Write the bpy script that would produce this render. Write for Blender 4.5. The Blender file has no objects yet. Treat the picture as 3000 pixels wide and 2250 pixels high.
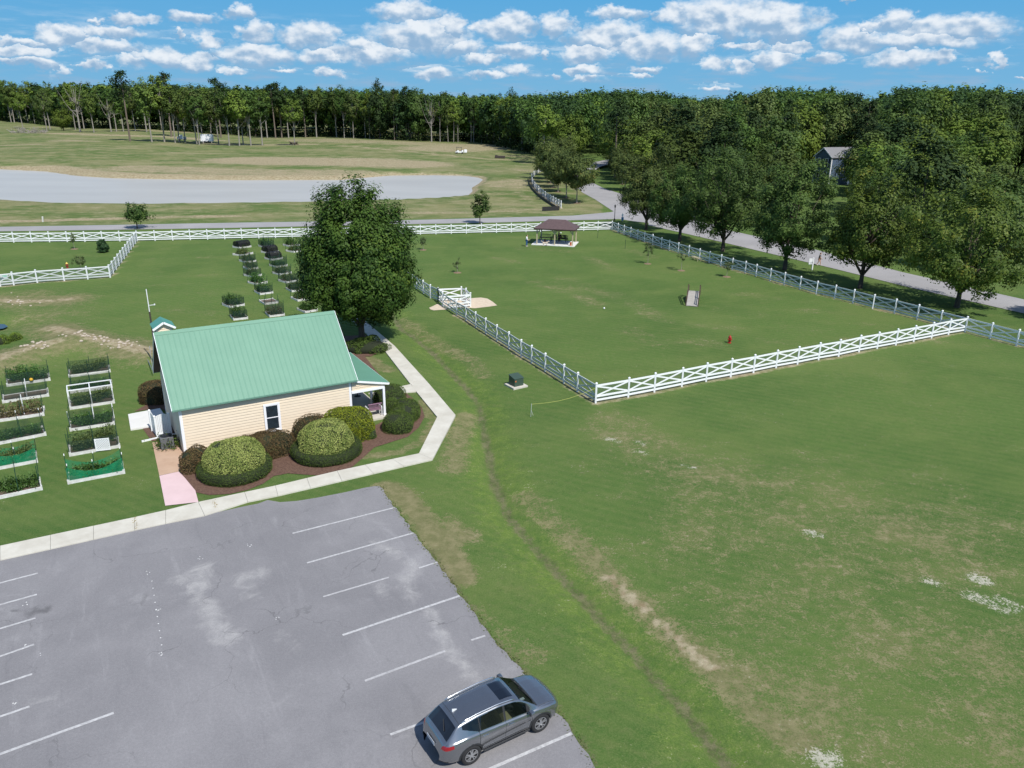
import bpy, bmesh, math, random
import numpy as np
from mathutils import Vector, Matrix
S = bpy.context.scene
COL = S.collection
R = math.radians
# ---------------------------------------------------------------- camera
FPX, PITCH, ROLL, CH = 2300.0, 0.345225, 0.0117543, 20.056
cp, sp, cr, sr = math.cos(PITCH), math.sin(PITCH), math.cos(ROLL), math.sin(ROLL)
fw = np.array([0, cp, -sp]); r0 = np.array([1., 0, 0]); u0 = np.array([0, sp, cp])
cR = cr * r0 + sr * u0
cU = -sr * r0 + cr * u0
cam = bpy.data.cameras.new('camera'); co = bpy.data.objects.new('camera', cam); COL.objects.link(co)
M = Matrix.Identity(4)
for i in range(3):
    M[i][0] = cR[i]; M[i][1] = cU[i]; M[i][2] = -fw[i]
M[2][3] = CH
co.matrix_world = M
cam.sensor_fit = 'HORIZONTAL'; cam.sensor_width = 36; cam.lens = 36 * FPX / 3000; cam.clip_end = 9000; cam.clip_start = .5
S.camera = co
S.view_settings.view_transform = 'Standard'; S.view_settings.look = 'None'
S.view_settings.exposure = 0.29; S.view_settings.gamma = 1
# ---------------------------------------------------------------- sun and sky
SUN_AZ, SUN_EL = R(144), R(52)          # clockwise from +Y
tosun = Vector((math.sin(SUN_AZ) * math.cos(SUN_EL), math.cos(SUN_AZ) * math.cos(SUN_EL), math.sin(SUN_EL)))
sl = bpy.data.lights.new('sun', 'SUN'); sl.energy = 4.2; sl.angle = R(.53); sl.color = (1, .965, .9)
so = bpy.data.objects.new('sun', sl); COL.objects.link(so)
so.rotation_mode = 'QUATERNION'; so.rotation_quaternion = (-tosun).to_track_quat('-Z', 'Y')
W = bpy.data.worlds.new("World"); S.world = W; W.use_nodes = True
try:
    W.cycles.sampling_method = 'MANUAL'; W.cycles.sample_map_resolution = 512
except Exception: pass
nt = W.node_tree; nt.nodes.clear()
def wn(t, **k):
    n = nt.nodes.new(t)
    for a, b in k.items(): setattr(n, a, b)
    return n
def wl(a, b): nt.links.new(a, b)
def wm(op, a, b=None, c=None, clamp=False):
    n = wn('ShaderNodeMath', operation=op); n.use_clamp = clamp
    for i, v in enumerate((a, b, c)):
        if v is None: continue
        if isinstance(v, (int, float)): n.inputs[i].default_value = v
        else: wl(v, n.inputs[i])
    return n.outputs[0]
def wv(op, a, b=None, c=None):
    n = wn('ShaderNodeVectorMath', operation=op)
    for i, v in enumerate((a, b, c)):
        if v is None: continue
        if isinstance(v, (tuple, list)): n.inputs[i].default_value = v
        else: wl(v, n.inputs[i])
    return n
def wmix(f, a, b):
    n = wn('ShaderNodeMix', data_type='RGBA')
    for s, v in ((n.inputs[0], f), (n.inputs[6], a), (n.inputs[7], b)):
        if isinstance(v, (tuple, list)): s.default_value = (*v, 1) if len(v) == 3 else v
        elif isinstance(v, (int, float)): s.default_value = v
        else: wl(v, s)
    return n.outputs[2]
sky = wn('ShaderNodeTexSky', sky_type='NISHITA'); sky.sun_disc = False
sky.sun_elevation = SUN_EL; sky.sun_rotation = SUN_AZ; sky.air_density = 1; sky.dust_density = .3; sky.ozone_density = 2
bg1 = wn('ShaderNodeBackground'); bg1.inputs[1].default_value = .118; wl(sky.outputs[0], bg1.inputs[0])
tc = wn('ShaderNodeTexCoord'); sx = wn('ShaderNodeSeparateXYZ'); wl(tc.outputs['Generated'], sx.inputs[0])
az = wm('ARCTAN2', sx.outputs[0], sx.outputs[1]); el = wm('ARCSINE', sx.outputs[2])
cxyz = wn('ShaderNodeCombineXYZ'); wl(az, cxyz.inputs[0]); wl(el, cxyz.inputs[1])
P0 = cxyz.outputs[0]
def noise(vec, scale, detail=5, rough=.55, dist=0, w=None):
    n = wn('ShaderNodeTexNoise'); n.inputs['Scale'].default_value = scale; n.inputs['Detail'].default_value = detail
    n.inputs['Roughness'].default_value = rough; n.inputs['Distortion'].default_value = dist; wl(vec, n.inputs['Vector']); return n
# warped sky coordinate (azimuth, elevation) so that cloud edges billow
st = wv('MULTIPLY', P0, (1, 1.5, 1)).outputs[0]
nw = noise(st, 30, 5, .6)
nw2 = noise(st, 120, 4, .6)
wa = wv('SUBTRACT', nw.outputs['Color'], (.5, .5, .5)).outputs[0]
wb_ = wv('SUBTRACT', nw2.outputs['Color'], (.5, .5, .5)).outputs[0]
wsum = wv('ADD', wv('MULTIPLY', wa, (.05, .022, 0)).outputs[0], wv('MULTIPLY', wb_, (.012, .007, 0)).outputs[0]).outputs[0]
PW = wv('ADD', P0, wsum).outputs[0]
def pxdir(x, y):
    d = (x - 1500) / FPX * cR - (y - 1125) / FPX * cU + fw
    d = d / np.linalg.norm(d); return math.atan2(d[0], d[1]), math.asin(d[2])
CL = dict(a=(0, 0, 2.212), b=(1000, 0, 2.212), c=(2000, 0, 2.212))
clouds = dict(
 a=[(350,215,100,45),(430,235,160,60),(720,205,150,36),(850,125,120,36),(620,130,45,16),(1250,115,150,38),(1570,80,95,40),(1660,215,100,75),(1320,260,70,60),(2000,230,175,85),(160,262,110,25),(180,335,170,40),(700,300,200,45),(1660,360,230,62),(1050,370,130,50),(850,405,100,40),(1280,400,120,45),(2080,370,150,55),(430,455,55,30),(600,430,50,30),(250,415,130,28),(1510,460,70,25),(40,400,60,25),(1850,460,60,15),(2150,485,80,22),(10,255,50,30),(1155,225,28,28)],
 b=[(430,75,200,50),(520,230,320,105),(720,170,110,70),(780,300,150,60),(1000,180,130,60),(1130,170,120,80),(1380,160,120,70),(1120,325,140,58),(890,375,130,38),(160,340,280,70),(110,290,90,55),(600,475,130,36),(960,490,140,25),(1120,455,90,36),(1800,85,170,42),(1720,240,240,95),(1950,300,260,80),(1600,350,180,62),(2000,445,90,25),(1380,505,40,16),(1560,455,100,32),(1930,490,50,15),(2150,100,100,70),(1580,510,70,20),(1320,345,40,25)],
 c=[(300,120,330,130),(600,150,250,110),(80,290,125,65),(1100,250,170,78),(1380,150,110,68),(1700,190,330,75),(1600,260,290,55),(1430,380,190,48),(1700,380,70,35),(1220,175,60,40),(2030,385,40,45),(590,380,125,55),(390,435,75,45),(200,410,80,50),(920,385,80,38),(420,295,130,28),(690,300,95,45),(2170,520,50,10),(1905,478,30,12),(220,565,60,18),(1100,8,60,14)])
run = None; shade = None
for k, lst in clouds.items():
    ox, oy, sc = CL[k]
    for (x, y, w_, h_) in lst:
        a0, e0 = pxdir(ox + x / sc, oy + y / sc)
        iw, ih = 1 / (w_ * 1.22 / sc / FPX * .95), 1 / (h_ * 1.22 / sc / FPX * .9)
        off = (-a0 * iw, -e0 * ih, 0)
        if run is not None:   # ties each cloud to the one before, so that the node chain stays short on memory
            off = wv('MULTIPLY_ADD', run, (1e-9, 1e-9, 0), off).outputs[0]
        q = wv('MULTIPLY_ADD', PW, (iw, ih, 0), off).outputs[0]
        dq = wv('DOT_PRODUCT', q, q).outputs['Value']
        s = wn('ShaderNodeSeparateXYZ'); wl(q, s.inputs[0])
        if run is None: run, shade = dq, s.outputs[1]
        else:
            lt = wm('LESS_THAN', dq, run)
            df = wm('SUBTRACT', s.outputs[1], shade)
            shade = wm('MULTIPLY_ADD', df, lt, shade)
            run = wm('MINIMUM', run, dq)
nd = noise(st, 52, 5, .5)
nds = wm('SUBTRACT', noise(st, 48, 6, .58).outputs[0], .5)
dens = wm('ADD', wm('SUBTRACT', 1.05, run), wm('MULTIPLY', nds, 1.45))
cov = wn('ShaderNodeMapRange', interpolation_type='SMOOTHSTEP'); cov.inputs[1].default_value = -.1; cov.inputs[2].default_value = .85; wl(dens, cov.inputs[0])
# wispy low bank of far cloud
bandv = wv('MULTIPLY', P0, (9, 60, 1)).outputs[0]
nb = noise(bandv, 1.6, 6, .6)
bd = wn('ShaderNodeMapRange', interpolation_type='SMOOTHSTEP'); bd.inputs[1].default_value = .44; bd.inputs[2].default_value = .7; wl(nb.outputs[0], bd.inputs[0])
be = wn('ShaderNodeMapRange'); be.inputs[1].default_value = .095; be.inputs[2].default_value = .03; wl(el, be.inputs[0])
lowc = wm('MULTIPLY', wm('MULTIPLY', bd.outputs[0], be.outputs[0]), .7)
covall = wm('MAXIMUM', wm('MULTIPLY', cov.outputs[0], .89), lowc)
# generic clouds elsewhere in the sky (overhead and behind), for reflections
# shading: bright tops, blue-grey bases
ld = noise(wv('ADD', st, (-.005, -.010, 0)).outputs[0], 52, 5, .5)
rel = wm('MULTIPLY', wm('SUBTRACT', nd.outputs[0], ld.outputs[0]), 2.0)
sh = wm('ADD', wm('MULTIPLY', shade, .72), wm('ADD', rel, .46))
shc = wn('ShaderNodeMapRange', interpolation_type='SMOOTHSTEP'); wl(sh, shc.inputs[0]); shc.inputs[1].default_value = -.1; shc.inputs[2].default_value = 1.0
ccol = wmix(shc.outputs[0], (.25, .38, .54), (.74, .765, .795))
gr = wn('ShaderNodeMapRange'); gr.inputs[1].default_value = 0; gr.inputs[2].default_value = .125; wl(el, gr.inputs[0])
scol = wmix(gr.outputs[0], (.165, .385, .585), (.085, .325, .60))
pic = wmix(covall, scol, ccol)
bg2 = wn('ShaderNodeBackground'); wl(pic, bg2.inputs[0]); bg2.inputs[1].default_value = 1
fe = wn('ShaderNodeMapRange', interpolation_type='SMOOTHSTEP'); fe.inputs[1].default_value = .16; fe.inputs[2].default_value = .34; wl(el, fe.inputs[0])
ms = wn('ShaderNodeMixShader'); wl(fe.outputs[0], ms.inputs[0]); wl(bg2.outputs[0], ms.inputs[1]); wl(bg1.outputs[0], ms.inputs[2])
wo = wn('ShaderNodeOutputWorld'); wl(ms.outputs[0], wo.inputs[0])

# ---------------------------------------------------------------- helpers
REF = dict(a=(0,0,2.212), b=(1000,0,2.212), c=(2000,0,2.212), d=(0,600,3.16), e=(600,500,3.16), f=(0,950,2.37), g=(400,850,2.212),
           h=(1150,550,2.37), i=(1900,550,2.011), j=(1200,1900,4.022), k=(0,1550,2.212), l=(1000,1400,2.212), m=(2000,1400,1.952),
           n=(1450,400,4.022), o=(2000,400,3.686), q=(2400,400,3.687), w=(0,0,.7373), r1=(0,1030,3.687), r2=(660,680,6.146),
           r3=(1000,1080,6.32), r4=(1200,820,7.373), r5=(360,1080,4.146), r6=(1500,640,8.508), r7=(0,200,4.424), r8=(2700,300,4.147), p=(0,0,1))
def ray(ref, x, y):
    ox, oy, s = REF[ref]
    X, Y = ox + x / s, oy + y / s
    d = (X - 1500) / FPX * cR - (Y - 1125) / FPX * cU + fw
    return d
def G(ref, x, y, z=0.0):
    """point on the ground plane at height z that the photograph shows at (x, y) of crop ref"""
    d = ray(ref, x, y)
    t = (z - CH) / d[2]
    return Vector((t * d[0], t * d[1], z))
def GL(ref, pts, z=0.0): return [G(ref, x, y, z) for x, y in pts]
def plane_hit(ref, x, y, p0, n):
    d = Vector(ray(ref, x, y)); o = Vector((0, 0, CH)); n = Vector(n)
    return o + d * ((Vector(p0) - o).dot(n) / d.dot(n))
def height_at(ref, x, y, base):
    """height above ground of the point seen at (x, y) standing over base"""
    d = ray(ref, x, y); t = math.hypot(base[0], base[1]) / math.hypot(d[0], d[1]); return CH + t * d[2]

def tag(o, label=None, cat=None, group=None, kind=None):
    if label: o['label'] = label
    if cat: o['category'] = cat
    if group: o['group'] = group
    if kind: o['kind'] = kind
    return o
def empty(name, loc, rz=0, label=None, cat=None, group=None):
    o = bpy.data.objects.new(name, None); COL.objects.link(o); o.location = loc; o.rotation_euler = (0, 0, rz)
    o.empty_display_size = .2
    return tag(o, label, cat, group)
def link(name, me, mat=None, parent=None, smooth=False):
    if mat is not None and not me.materials:
        for m_ in (mat if isinstance(mat, (list, tuple)) else [mat]): me.materials.append(m_)
    if smooth: me.polygons.foreach_set('use_smooth', np.ones(len(me.polygons), dtype=bool))
    o = bpy.data.objects.new(name, me); COL.objects.link(o)
    if parent is not None: o.parent = parent
    return o
def copy_tree(o, parent=None):
    c = o.copy(); COL.objects.link(c)
    if parent is not None: c.parent = parent
    for ch in list(o.children): copy_tree(ch, c)
    return c
class MB:
    def __init__(s): s.v = []; s.f = []; s.mi = []
    def add(s, vs, fs, mi=0):
        b = len(s.v); s.v += [tuple(v) for v in vs]; s.f += [tuple(b + i for i in f) for f in fs]; s.mi += [mi] * len(fs); return s
    def box(s, c, d, rz=0, mi=0, taper=1.0):
        x, y, z = [k / 2 for k in d]; cs, sn = math.cos(rz), math.sin(rz); vs = []
        for dz in (-z, z):
            t = taper if dz > 0 else 1
            for dx, dy in ((-x, -y), (x, -y), (x, y), (-x, y)):
                dx, dy = dx * t, dy * t
                vs.append((c[0] + dx * cs - dy * sn, c[1] + dx * sn + dy * cs, c[2] + dz))
        return s.add(vs, [(3, 2, 1, 0), (4, 5, 6, 7), (0, 1, 5, 4), (1, 2, 6, 5), (2, 3, 7, 6), (3, 0, 4, 7)], mi)
    def bar(s, a, b, w, h, mi=0, up=(0, 0, 1)):
        a, b = Vector(a), Vector(b); t = (b - a).normalized(); up = Vector(up)
        if abs(t.dot(up)) > .98: up = Vector((0, 1, 0))
        sd = t.cross(up).normalized() * w / 2; u = sd.cross(t).normalized() * h / 2
        vs = [p + k for p in (a, b) for k in (-sd - u, sd - u, sd + u, -sd + u)]
        return s.add(vs, [(0, 1, 2, 3), (7, 6, 5, 4), (0, 4, 5, 1), (1, 5, 6, 2), (2, 6, 7, 3), (3, 7, 4, 0)], mi)
    def tube(s, path, rad, n=8, mi=0, cap=True):
        path = [Vector(p) for p in path]
        if not isinstance(rad, (list, tuple)): rad = [rad] * len(path)
        vs = []; ref = Vector((0, 0, 1))
        for i, p in enumerate(path):
            t = (path[min(i + 1, len(path) - 1)] - path[max(i - 1, 0)]).normalized()
            r = ref if abs(t.dot(ref)) < .95 else Vector((1, 0, 0))
            x = t.cross(r).normalized(); y = t.cross(x)
            for k in range(n):
                a = 2 * math.pi * k / n; vs.append(p + (x * math.cos(a) + y * math.sin(a)) * rad[i])
        fs = [(i * n + k, i * n + (k + 1) % n, (i + 1) * n + (k + 1) % n, (i + 1) * n + k) for i in range(len(path) - 1) for k in range(n)]
        if cap: fs += [tuple(range(n - 1, -1, -1)), tuple((len(path) - 1) * n + k for k in range(n))]
        return s.add(vs, fs, mi)
    def lathe(s, prof, n=16, c=(0, 0, 0), mi=0):
        vs = [(c[0] + r * math.cos(2 * math.pi * k / n), c[1] + r * math.sin(2 * math.pi * k / n), c[2] + z) for r, z in prof for k in range(n)]
        fs = [(i * n + k, i * n + (k + 1) % n, (i + 1) * n + (k + 1) % n, (i + 1) * n + k) for i in range(len(prof) - 1) for k in range(n)]
        fs += [tuple(range(n - 1, -1, -1)), tuple((len(prof) - 1) * n + k for k in range(n))]
        return s.add(vs, fs, mi)
    def prism(s, poly, z0, z1, mi=0):
        n = len(poly); ar = sum(poly[i][0] * poly[(i + 1) % n][1] - poly[(i + 1) % n][0] * poly[i][1] for i in range(n))
        if ar < 0: poly = poly[::-1]
        vs = [(p[0], p[1], z0) for p in poly] + [(p[0], p[1], z1) for p in poly]
        return s.add(vs, [tuple(range(n - 1, -1, -1)), tuple(range(n, 2 * n))] + [(i, (i + 1) % n, n + (i + 1) % n, n + i) for i in range(n)], mi)
    def quad(s, *vs, mi=0): return s.add(vs, [tuple(range(len(vs)))], mi)
    def mesh(s, name):
        me = bpy.data.meshes.new(name); me.from_pydata(s.v, [], s.f); me.polygons.foreach_set('material_index', s.mi); me.update(); return me
    def build(s, name, mat, parent=None, smooth=False, bevel=0):
        o = link(name, s.mesh(name), mat, parent, smooth)
        if bevel:
            m = o.modifiers.new('bevel', 'BEVEL'); m.width = bevel; m.segments = 2; m.limit_method = 'ANGLE'
        return o
def quad_mesh(name, Q, rnd):
    n = len(Q); me = bpy.data.meshes.new(name)
    me.vertices.add(4 * n); me.vertices.foreach_set('co', np.ascontiguousarray(Q, dtype=np.float32).ravel())
    me.loops.add(4 * n); me.loops.foreach_set('vertex_index', np.arange(4 * n, dtype=np.int32))
    me.polygons.add(n); me.polygons.foreach_set('loop_start', np.arange(0, 4 * n, 4, dtype=np.int32))
    me.update(calc_edges=True)
    at = me.attributes.new('rnd', 'FLOAT', 'FACE'); at.data.foreach_set('value', np.ascontiguousarray(rnd, dtype=np.float32))
    return me
def nrm(a): return a / np.maximum(np.linalg.norm(a, axis=-1, keepdims=True), 1e-9)
def leaf_quads(rng, P, N, size, asp=.6):
    n = len(P); t = nrm(np.cross(N, rng.normal(size=(n, 3)))); b = np.cross(N, t)
    s = (size * rng.uniform(.6, 1.3, n))[:, None]
    return np.stack([P + t * s, P + b * s * asp, P - t * s, P - b * s * asp], 1)

# ---------------------------------------------------------------- materials
def newmat(name):
    m = bpy.data.materials.new(name); m.use_nodes = True; m.node_tree.nodes.clear(); return m, m.node_tree
def sh_(t, typ, **k):
    n = t.nodes.new(typ)
    for a, b in k.items(): setattr(n, a, b)
    return n
MATS = {}
def mk(name, col, rough=.6, var=.12, scale=4.0, metal=0, bump=0, bscale=40, spec=.4, coat=0, col2=None, stretch=None, emit=0):
    if name in MATS: return MATS[name]
    m, t = newmat(name); b = sh_(t, 'ShaderNodeBsdfPrincipled'); o = sh_(t, 'ShaderNodeOutputMaterial'); t.links.new(b.outputs[0], o.inputs[0])
    b.inputs['Roughness'].default_value = rough; b.inputs['Metallic'].default_value = metal
    b.inputs['Specular IOR Level'].default_value = spec; b.inputs['Coat Weight'].default_value = coat; b.inputs['Coat Roughness'].default_value = .06
    tcn = sh_(t, 'ShaderNodeTexCoord'); vec = tcn.outputs['Object']
    if stretch:
        mp = sh_(t, 'ShaderNodeMapping'); mp.inputs['Scale'].default_value = stretch; t.links.new(vec, mp.inputs[0]); vec = mp.outputs[0]
    nz = sh_(t, 'ShaderNodeTexNoise'); nz.inputs['Scale'].default_value = scale; nz.inputs['Detail'].default_value = 6; nz.inputs['Roughness'].default_value = .65
    t.links.new(vec, nz.inputs['Vector'])
    c2 = col2 or tuple(min(1, c * (1 + var)) for c in col); c1 = col if col2 else tuple(c * (1 - var) for c in col)
    rp = sh_(t, 'ShaderNodeValToRGB'); rp.color_ramp.elements[0].position = .3; rp.color_ramp.elements[1].position = .7
    rp.color_ramp.elements[0].color = (*c1, 1); rp.color_ramp.elements[1].color = (*c2, 1)
    t.links.new(nz.outputs[0], rp.inputs[0]); t.links.new(rp.outputs[0], b.inputs['Base Color'])
    if bump:
        n2 = sh_(t, 'ShaderNodeTexNoise'); n2.inputs['Scale'].default_value = bscale; n2.inputs['Detail'].default_value = 4; t.links.new(vec, n2.inputs['Vector'])
        bp = sh_(t, 'ShaderNodeBump'); bp.inputs['Strength'].default_value = bump; bp.inputs['Distance'].default_value = .02
        t.links.new(n2.outputs[0], bp.inputs['Height']); t.links.new(bp.outputs[0], b.inputs['Normal'])
    MATS[name] = m; return m
def leafmat(name, dark, light, trans=.22, rough=.5, spec=.35, ovar=.25, accent=None):
    if name in MATS: return MATS[name]
    m, t = newmat(name); b = sh_(t, 'ShaderNodeBsdfPrincipled'); o = sh_(t, 'ShaderNodeOutputMaterial')
    at = sh_(t, 'ShaderNodeAttribute', attribute_name='rnd'); oi = sh_(t, 'ShaderNodeObjectInfo')
    rp = sh_(t, 'ShaderNodeValToRGB'); e = rp.color_ramp.elements; e[0].color = (*dark, 1); e[1].color = (*light, 1); e[0].position = .1; e[1].position = .9
    if accent:
        e[1].position = .82; k = e.new(.97); k.color = (*accent, 1)
    t.links.new(at.outputs['Fac'], rp.inputs[0])
    hs = sh_(t, 'ShaderNodeHueSaturation'); mr = sh_(t, 'ShaderNodeMapRange'); mr.inputs[3].default_value = 1 - ovar; mr.inputs[4].default_value = 1 + ovar
    t.links.new(oi.outputs['Random'], mr.inputs[0]); t.links.new(mr.outputs[0], hs.inputs['Value'])
    mh = sh_(t, 'ShaderNodeMapRange'); mh.inputs[3].default_value = .5 - .045 * ovar; mh.inputs[4].default_value = .5 + .03 * ovar
    mlt = sh_(t, 'ShaderNodeMath', operation='FRACT'); ml2 = sh_(t, 'ShaderNodeMath', operation='MULTIPLY'); ml2.inputs[1].default_value = 7.3
    t.links.new(oi.outputs['Random'], ml2.inputs[0]); t.links.new(ml2.outputs[0], mlt.inputs[0]); t.links.new(mlt.outputs[0], mh.inputs[0]); t.links.new(mh.outputs[0], hs.inputs['Hue'])
    t.links.new(rp.outputs[0], hs.inputs['Color']); t.links.new(hs.outputs[0], b.inputs['Base Color'])
    b.inputs['Roughness'].default_value = rough; b.inputs['Specular IOR Level'].default_value = spec
    tr = sh_(t, 'ShaderNodeBsdfTranslucent'); t.links.new(hs.outputs[0], tr.inputs[0])
    mx = sh_(t, 'ShaderNodeMixShader'); mx.inputs[0].default_value = trans
    t.links.new(b.outputs[0], mx.inputs[1]); t.links.new(tr.outputs[0], mx.inputs[2]); t.links.new(mx.outputs[0], o.inputs[0])
    MATS[name] = m; return m
def netmat(name, col, fac, spec=.2):
    if name in MATS: return MATS[name]
    m, t = newmat(name); d = sh_(t, 'ShaderNodeBsdfPrincipled'); d.inputs['Base Color'].default_value = (*col, 1); d.inputs['Roughness'].default_value = .6; d.inputs['Specular IOR Level'].default_value = spec
    tr = sh_(t, 'ShaderNodeBsdfTransparent'); o = sh_(t, 'ShaderNodeOutputMaterial'); mx = sh_(t, 'ShaderNodeMixShader')
    nz = sh_(t, 'ShaderNodeTexNoise'); nz.inputs['Scale'].default_value = 2.2; nz.inputs['Detail'].default_value = 5
    tcn = sh_(t, 'ShaderNodeTexCoord'); t.links.new(tcn.outputs['Object'], nz.inputs['Vector'])
    mr = sh_(t, 'ShaderNodeMapRange'); mr.inputs[1].default_value = .3; mr.inputs[2].default_value = .7; mr.inputs[3].default_value = fac * .6; mr.inputs[4].default_value = min(1, fac * 1.4)
    t.links.new(nz.outputs[0], mr.inputs[0]); t.links.new(mr.outputs[0], mx.inputs[0])
    t.links.new(tr.outputs[0], mx.inputs[1]); t.links.new(d.outputs[0], mx.inputs[2]); t.links.new(mx.outputs[0], o.inputs[0]); MATS[name] = m; return m
WHITE = mk('white_vinyl', (.78, .79, .80), .35, .03, 2)
BARK = mk('bark', (.075, .058, .045), .9, .35, 6, bump=.6, bscale=25, stretch=(1, 1, .25))
BARKG = mk('grey_bark', (.27, .245, .215), .9, .25, 5, bump=.4, bscale=12, stretch=(1, 1, .25))
MULCH = mk('mulch', (.075, .038, .026), .95, .6, 9, bump=1, bscale=30, col2=(.17, .1, .07))
CONC = mk('concrete', (.5, .47, .41), .85, .13, 1.1, bump=.15, bscale=60)
CONCW = mk('pale_concrete', (.66, .65, .62), .8, .06, 1.5, bump=.1)
GREEN_STAKE = mk('green_stake', (.012, .045, .03), .5)
BLACKM = mk('black_metal', (.015, .015, .017), .45)
# ---------------------------------------------------------------- terrain
def arr(pts): return np.array([(p[0], p[1]) for p in pts])
def dist_line(X, Y, pts):
    P = arr(pts); d = np.full(X.shape, 1e9)
    for a, b in zip(P[:-1], P[1:]):
        ab = b - a; L = ab @ ab + 1e-9
        t = np.clip(((X - a[0]) * ab[0] + (Y - a[1]) * ab[1]) / L, 0, 1)
        d = np.minimum(d, np.hypot(X - a[0] - t * ab[0], Y - a[1] - t * ab[1]))
    return d
def inside(X, Y, pts):
    P = arr(pts); r = np.zeros(X.shape, bool); n = len(P)
    for i in range(n):
        a, b = P[i], P[(i + 1) % n]
        c = ((a[1] > Y) != (b[1] > Y)) & (X < (b[0] - a[0]) * (Y - a[1]) / (b[1] - a[1] + 1e-12) + a[0])
        r ^= c
    return r
def sdist(X, Y, pts):
    d = dist_line(X, Y, list(pts) + [pts[0]]); return np.where(inside(X, Y, pts), -d, d)
def smooth(a, lo, hi):
    t = np.clip((a - lo) / (hi - lo), 0, 1); return t * t * (3 - 2 * t)
WZ = -.9
pond_pts = GL('a', [(-900, 1075), (0, 1095), (300, 1110), (500, 1140), (720, 1155), (1000, 1161), (1500, 1168), (2212, 1166)], WZ) + \
    GL('b', [(170, 1150), (320, 1138), (600, 1135), (800, 1140), (890, 1153), (915, 1165), (890, 1190), (845, 1217), (850, 1240), (820, 1266), (760, 1282), (600, 1295), (340, 1307)], WZ) + \
    GL('a', [(1950, 1318), (1500, 1325), (1000, 1330), (500, 1328), (200, 1312), (0, 1300), (-600, 1280), (-1200, 1180)], WZ)
swale = GL('g', [(1560, 0)]) + GL('h', [(60, 960), (130, 1000), (280, 1120), (420, 1270), (520, 1370), (600, 1480)]) + GL('l', [(990, 0), (1030, 80), (1090, 220), (1220, 370), (1400, 570), (1550, 720), (1700, 890), (1900, 1090), (2050, 1270), (2200, 1420), (2500, 1800)])
bank1 = GL('d', [(480, 1180), (620, 1215), (760, 1260), (900, 1300), (1100, 1330), (1300, 1375), (1400, 1400)])
bank2 = GL('d', [(-200, 1560), (0, 1480), (200, 1405), (400, 1350), (530, 1335)])
bank3 = GL('d', [(-100, 880), (80, 890), (200, 905), (330, 890), (500, 890), (640, 870)])
pool_left = GL('d', [(-60, 1100), (40, 1105), (75, 1125), (30, 1145), (-60, 1155)], -.28)
def terrain(X, Y):
    Z = np.zeros_like(X)
    d = dist_line(X, Y, swale); Z -= .30 * np.exp(-(d / 1.7) ** 2) + .16 * np.exp(-(d / .45) ** 2)
    sd = sdist(X, Y, pond_pts)
    zb = np.where(sd > 0, WZ + np.where(Y > 170, .30, .22) * sd, WZ + .5 * sd)
    near = smooth(sd, 14, 3)
    Z = np.where(sd < 14, np.minimum(Z, np.clip(zb, WZ - 1.2, 0)), Z)
    for b, hgt in ((bank1, .5), (bank2, .6)):
        d = dist_line(X, Y, b); Z += hgt * np.exp(-(d / 2.2) ** 2) * (d < 8)
    d = sdist(X, Y, pool_left); Z -= .55 * smooth(d, 2.5, -.5)
    # gentle far undulation
    far = smooth(Y, 190, 320)
    Z += far * (1.2 * np.sin(X * .021 + 1.3) * np.sin(Y * .017) + .8 * np.sin(X * .05 + Y * .013))* .6
    return Z
def axis(segs):
    out = []
    for a, b, st_ in segs: out += list(np.arange(a, b, st_))
    return np.array(out + [segs[-1][1]])
ax = axis([(-3500, -900, 200), (-900, -300, 30), (-300, -120, 5), (-120, -40, 1.2), (-40, 48, .36), (48, 130, 1.4), (130, 300, 8), (300, 900, 40), (900, 3500, 200)])
ay = axis([(-200, 6, 12), (6, 80, .36), (80, 140, .9), (140, 270, 2.0), (270, 560, 6), (560, 1500, 60), (1500, 7000, 400)])
X, Y = np.meshgrid(ax, ay); Z = terrain(X, Y)
# soft vegetation masks (what grows where); a noise in the material breaks their edges
dry = np.zeros_like(X); dirt = np.zeros_like(X); weed = np.zeros_like(X); damp = np.zeros_like(X); park = np.zeros_like(X); straw = np.zeros_like(X)
def blob(A, pts, r0_, r1_, v):
    A[:] = np.maximum(A, v * smooth(dist_line(X, Y, pts), r1_, r0_))
def area(A, pts, edge, v):
    A[:] = np.maximum(A, v * smooth(sdist(X, Y, pts), edge, -edge))
ds = dist_line(X, Y, swale)
weed[:] = .72 * smooth(ds, 4.0, .6); damp[:] = 1.0 * smooth(ds, .6, .1)
for pts, r1_, v in ((GL('l', [(290, 60), (380, 110), (470, 200), (560, 330), (640, 420), (720, 540), (780, 640)]), 1.3, .95), (GL('l', [(660, 300), (760, 380)]), 1.8, .75),
                (GL('l', [(560, 760), (900, 900), (1010, 1010), (1250, 1150)]), 1.2, .5), (GL('l', [(1200, 120), (1420, 320), (1560, 440), (1700, 600)]), 1.6, .6), (GL('h', [(60, 900), (330, 1080), (560, 1210), (640, 1300)]), 1.5, .55),
                (GL('g', [(2150, 800), (2080, 950), (2050, 1150)]), 1.5, .7), (GL('g', [(1480, 1080), (1700, 1050), (1850, 980), (1920, 850), (1850, 720)]), .7, .65), (GL('g', [(1480, 430), (1620, 520)]), 1.2, .75)):
    blob(dry, pts, r1_ * .25, r1_, v)
area(dry, GL('p', [(1750, 1330), (2300, 1300), (3200, 1500), (3300, 2500), (2500, 2400), (1900, 1900)]), 6, .46)
area(dry, GL('p', [(2560, 1750), (3200, 1700), (3300, 2500), (2700, 2300)]), 5, .58)
area(dry, GL('p', [(2250, 1350), (2700, 1480), (3000, 1640), (2900, 1700), (2500, 1600)]), 2.5, .57)
area(dry, GL('p', [(2050, 1880), (2500, 1950), (2700, 2150), (2450, 2200), (2150, 2050)]), 2, .62)
blob(dry, GL('p', [(1800, 1250), (2000, 1370), (2300, 1500)]), 1, 5, .5)
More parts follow.
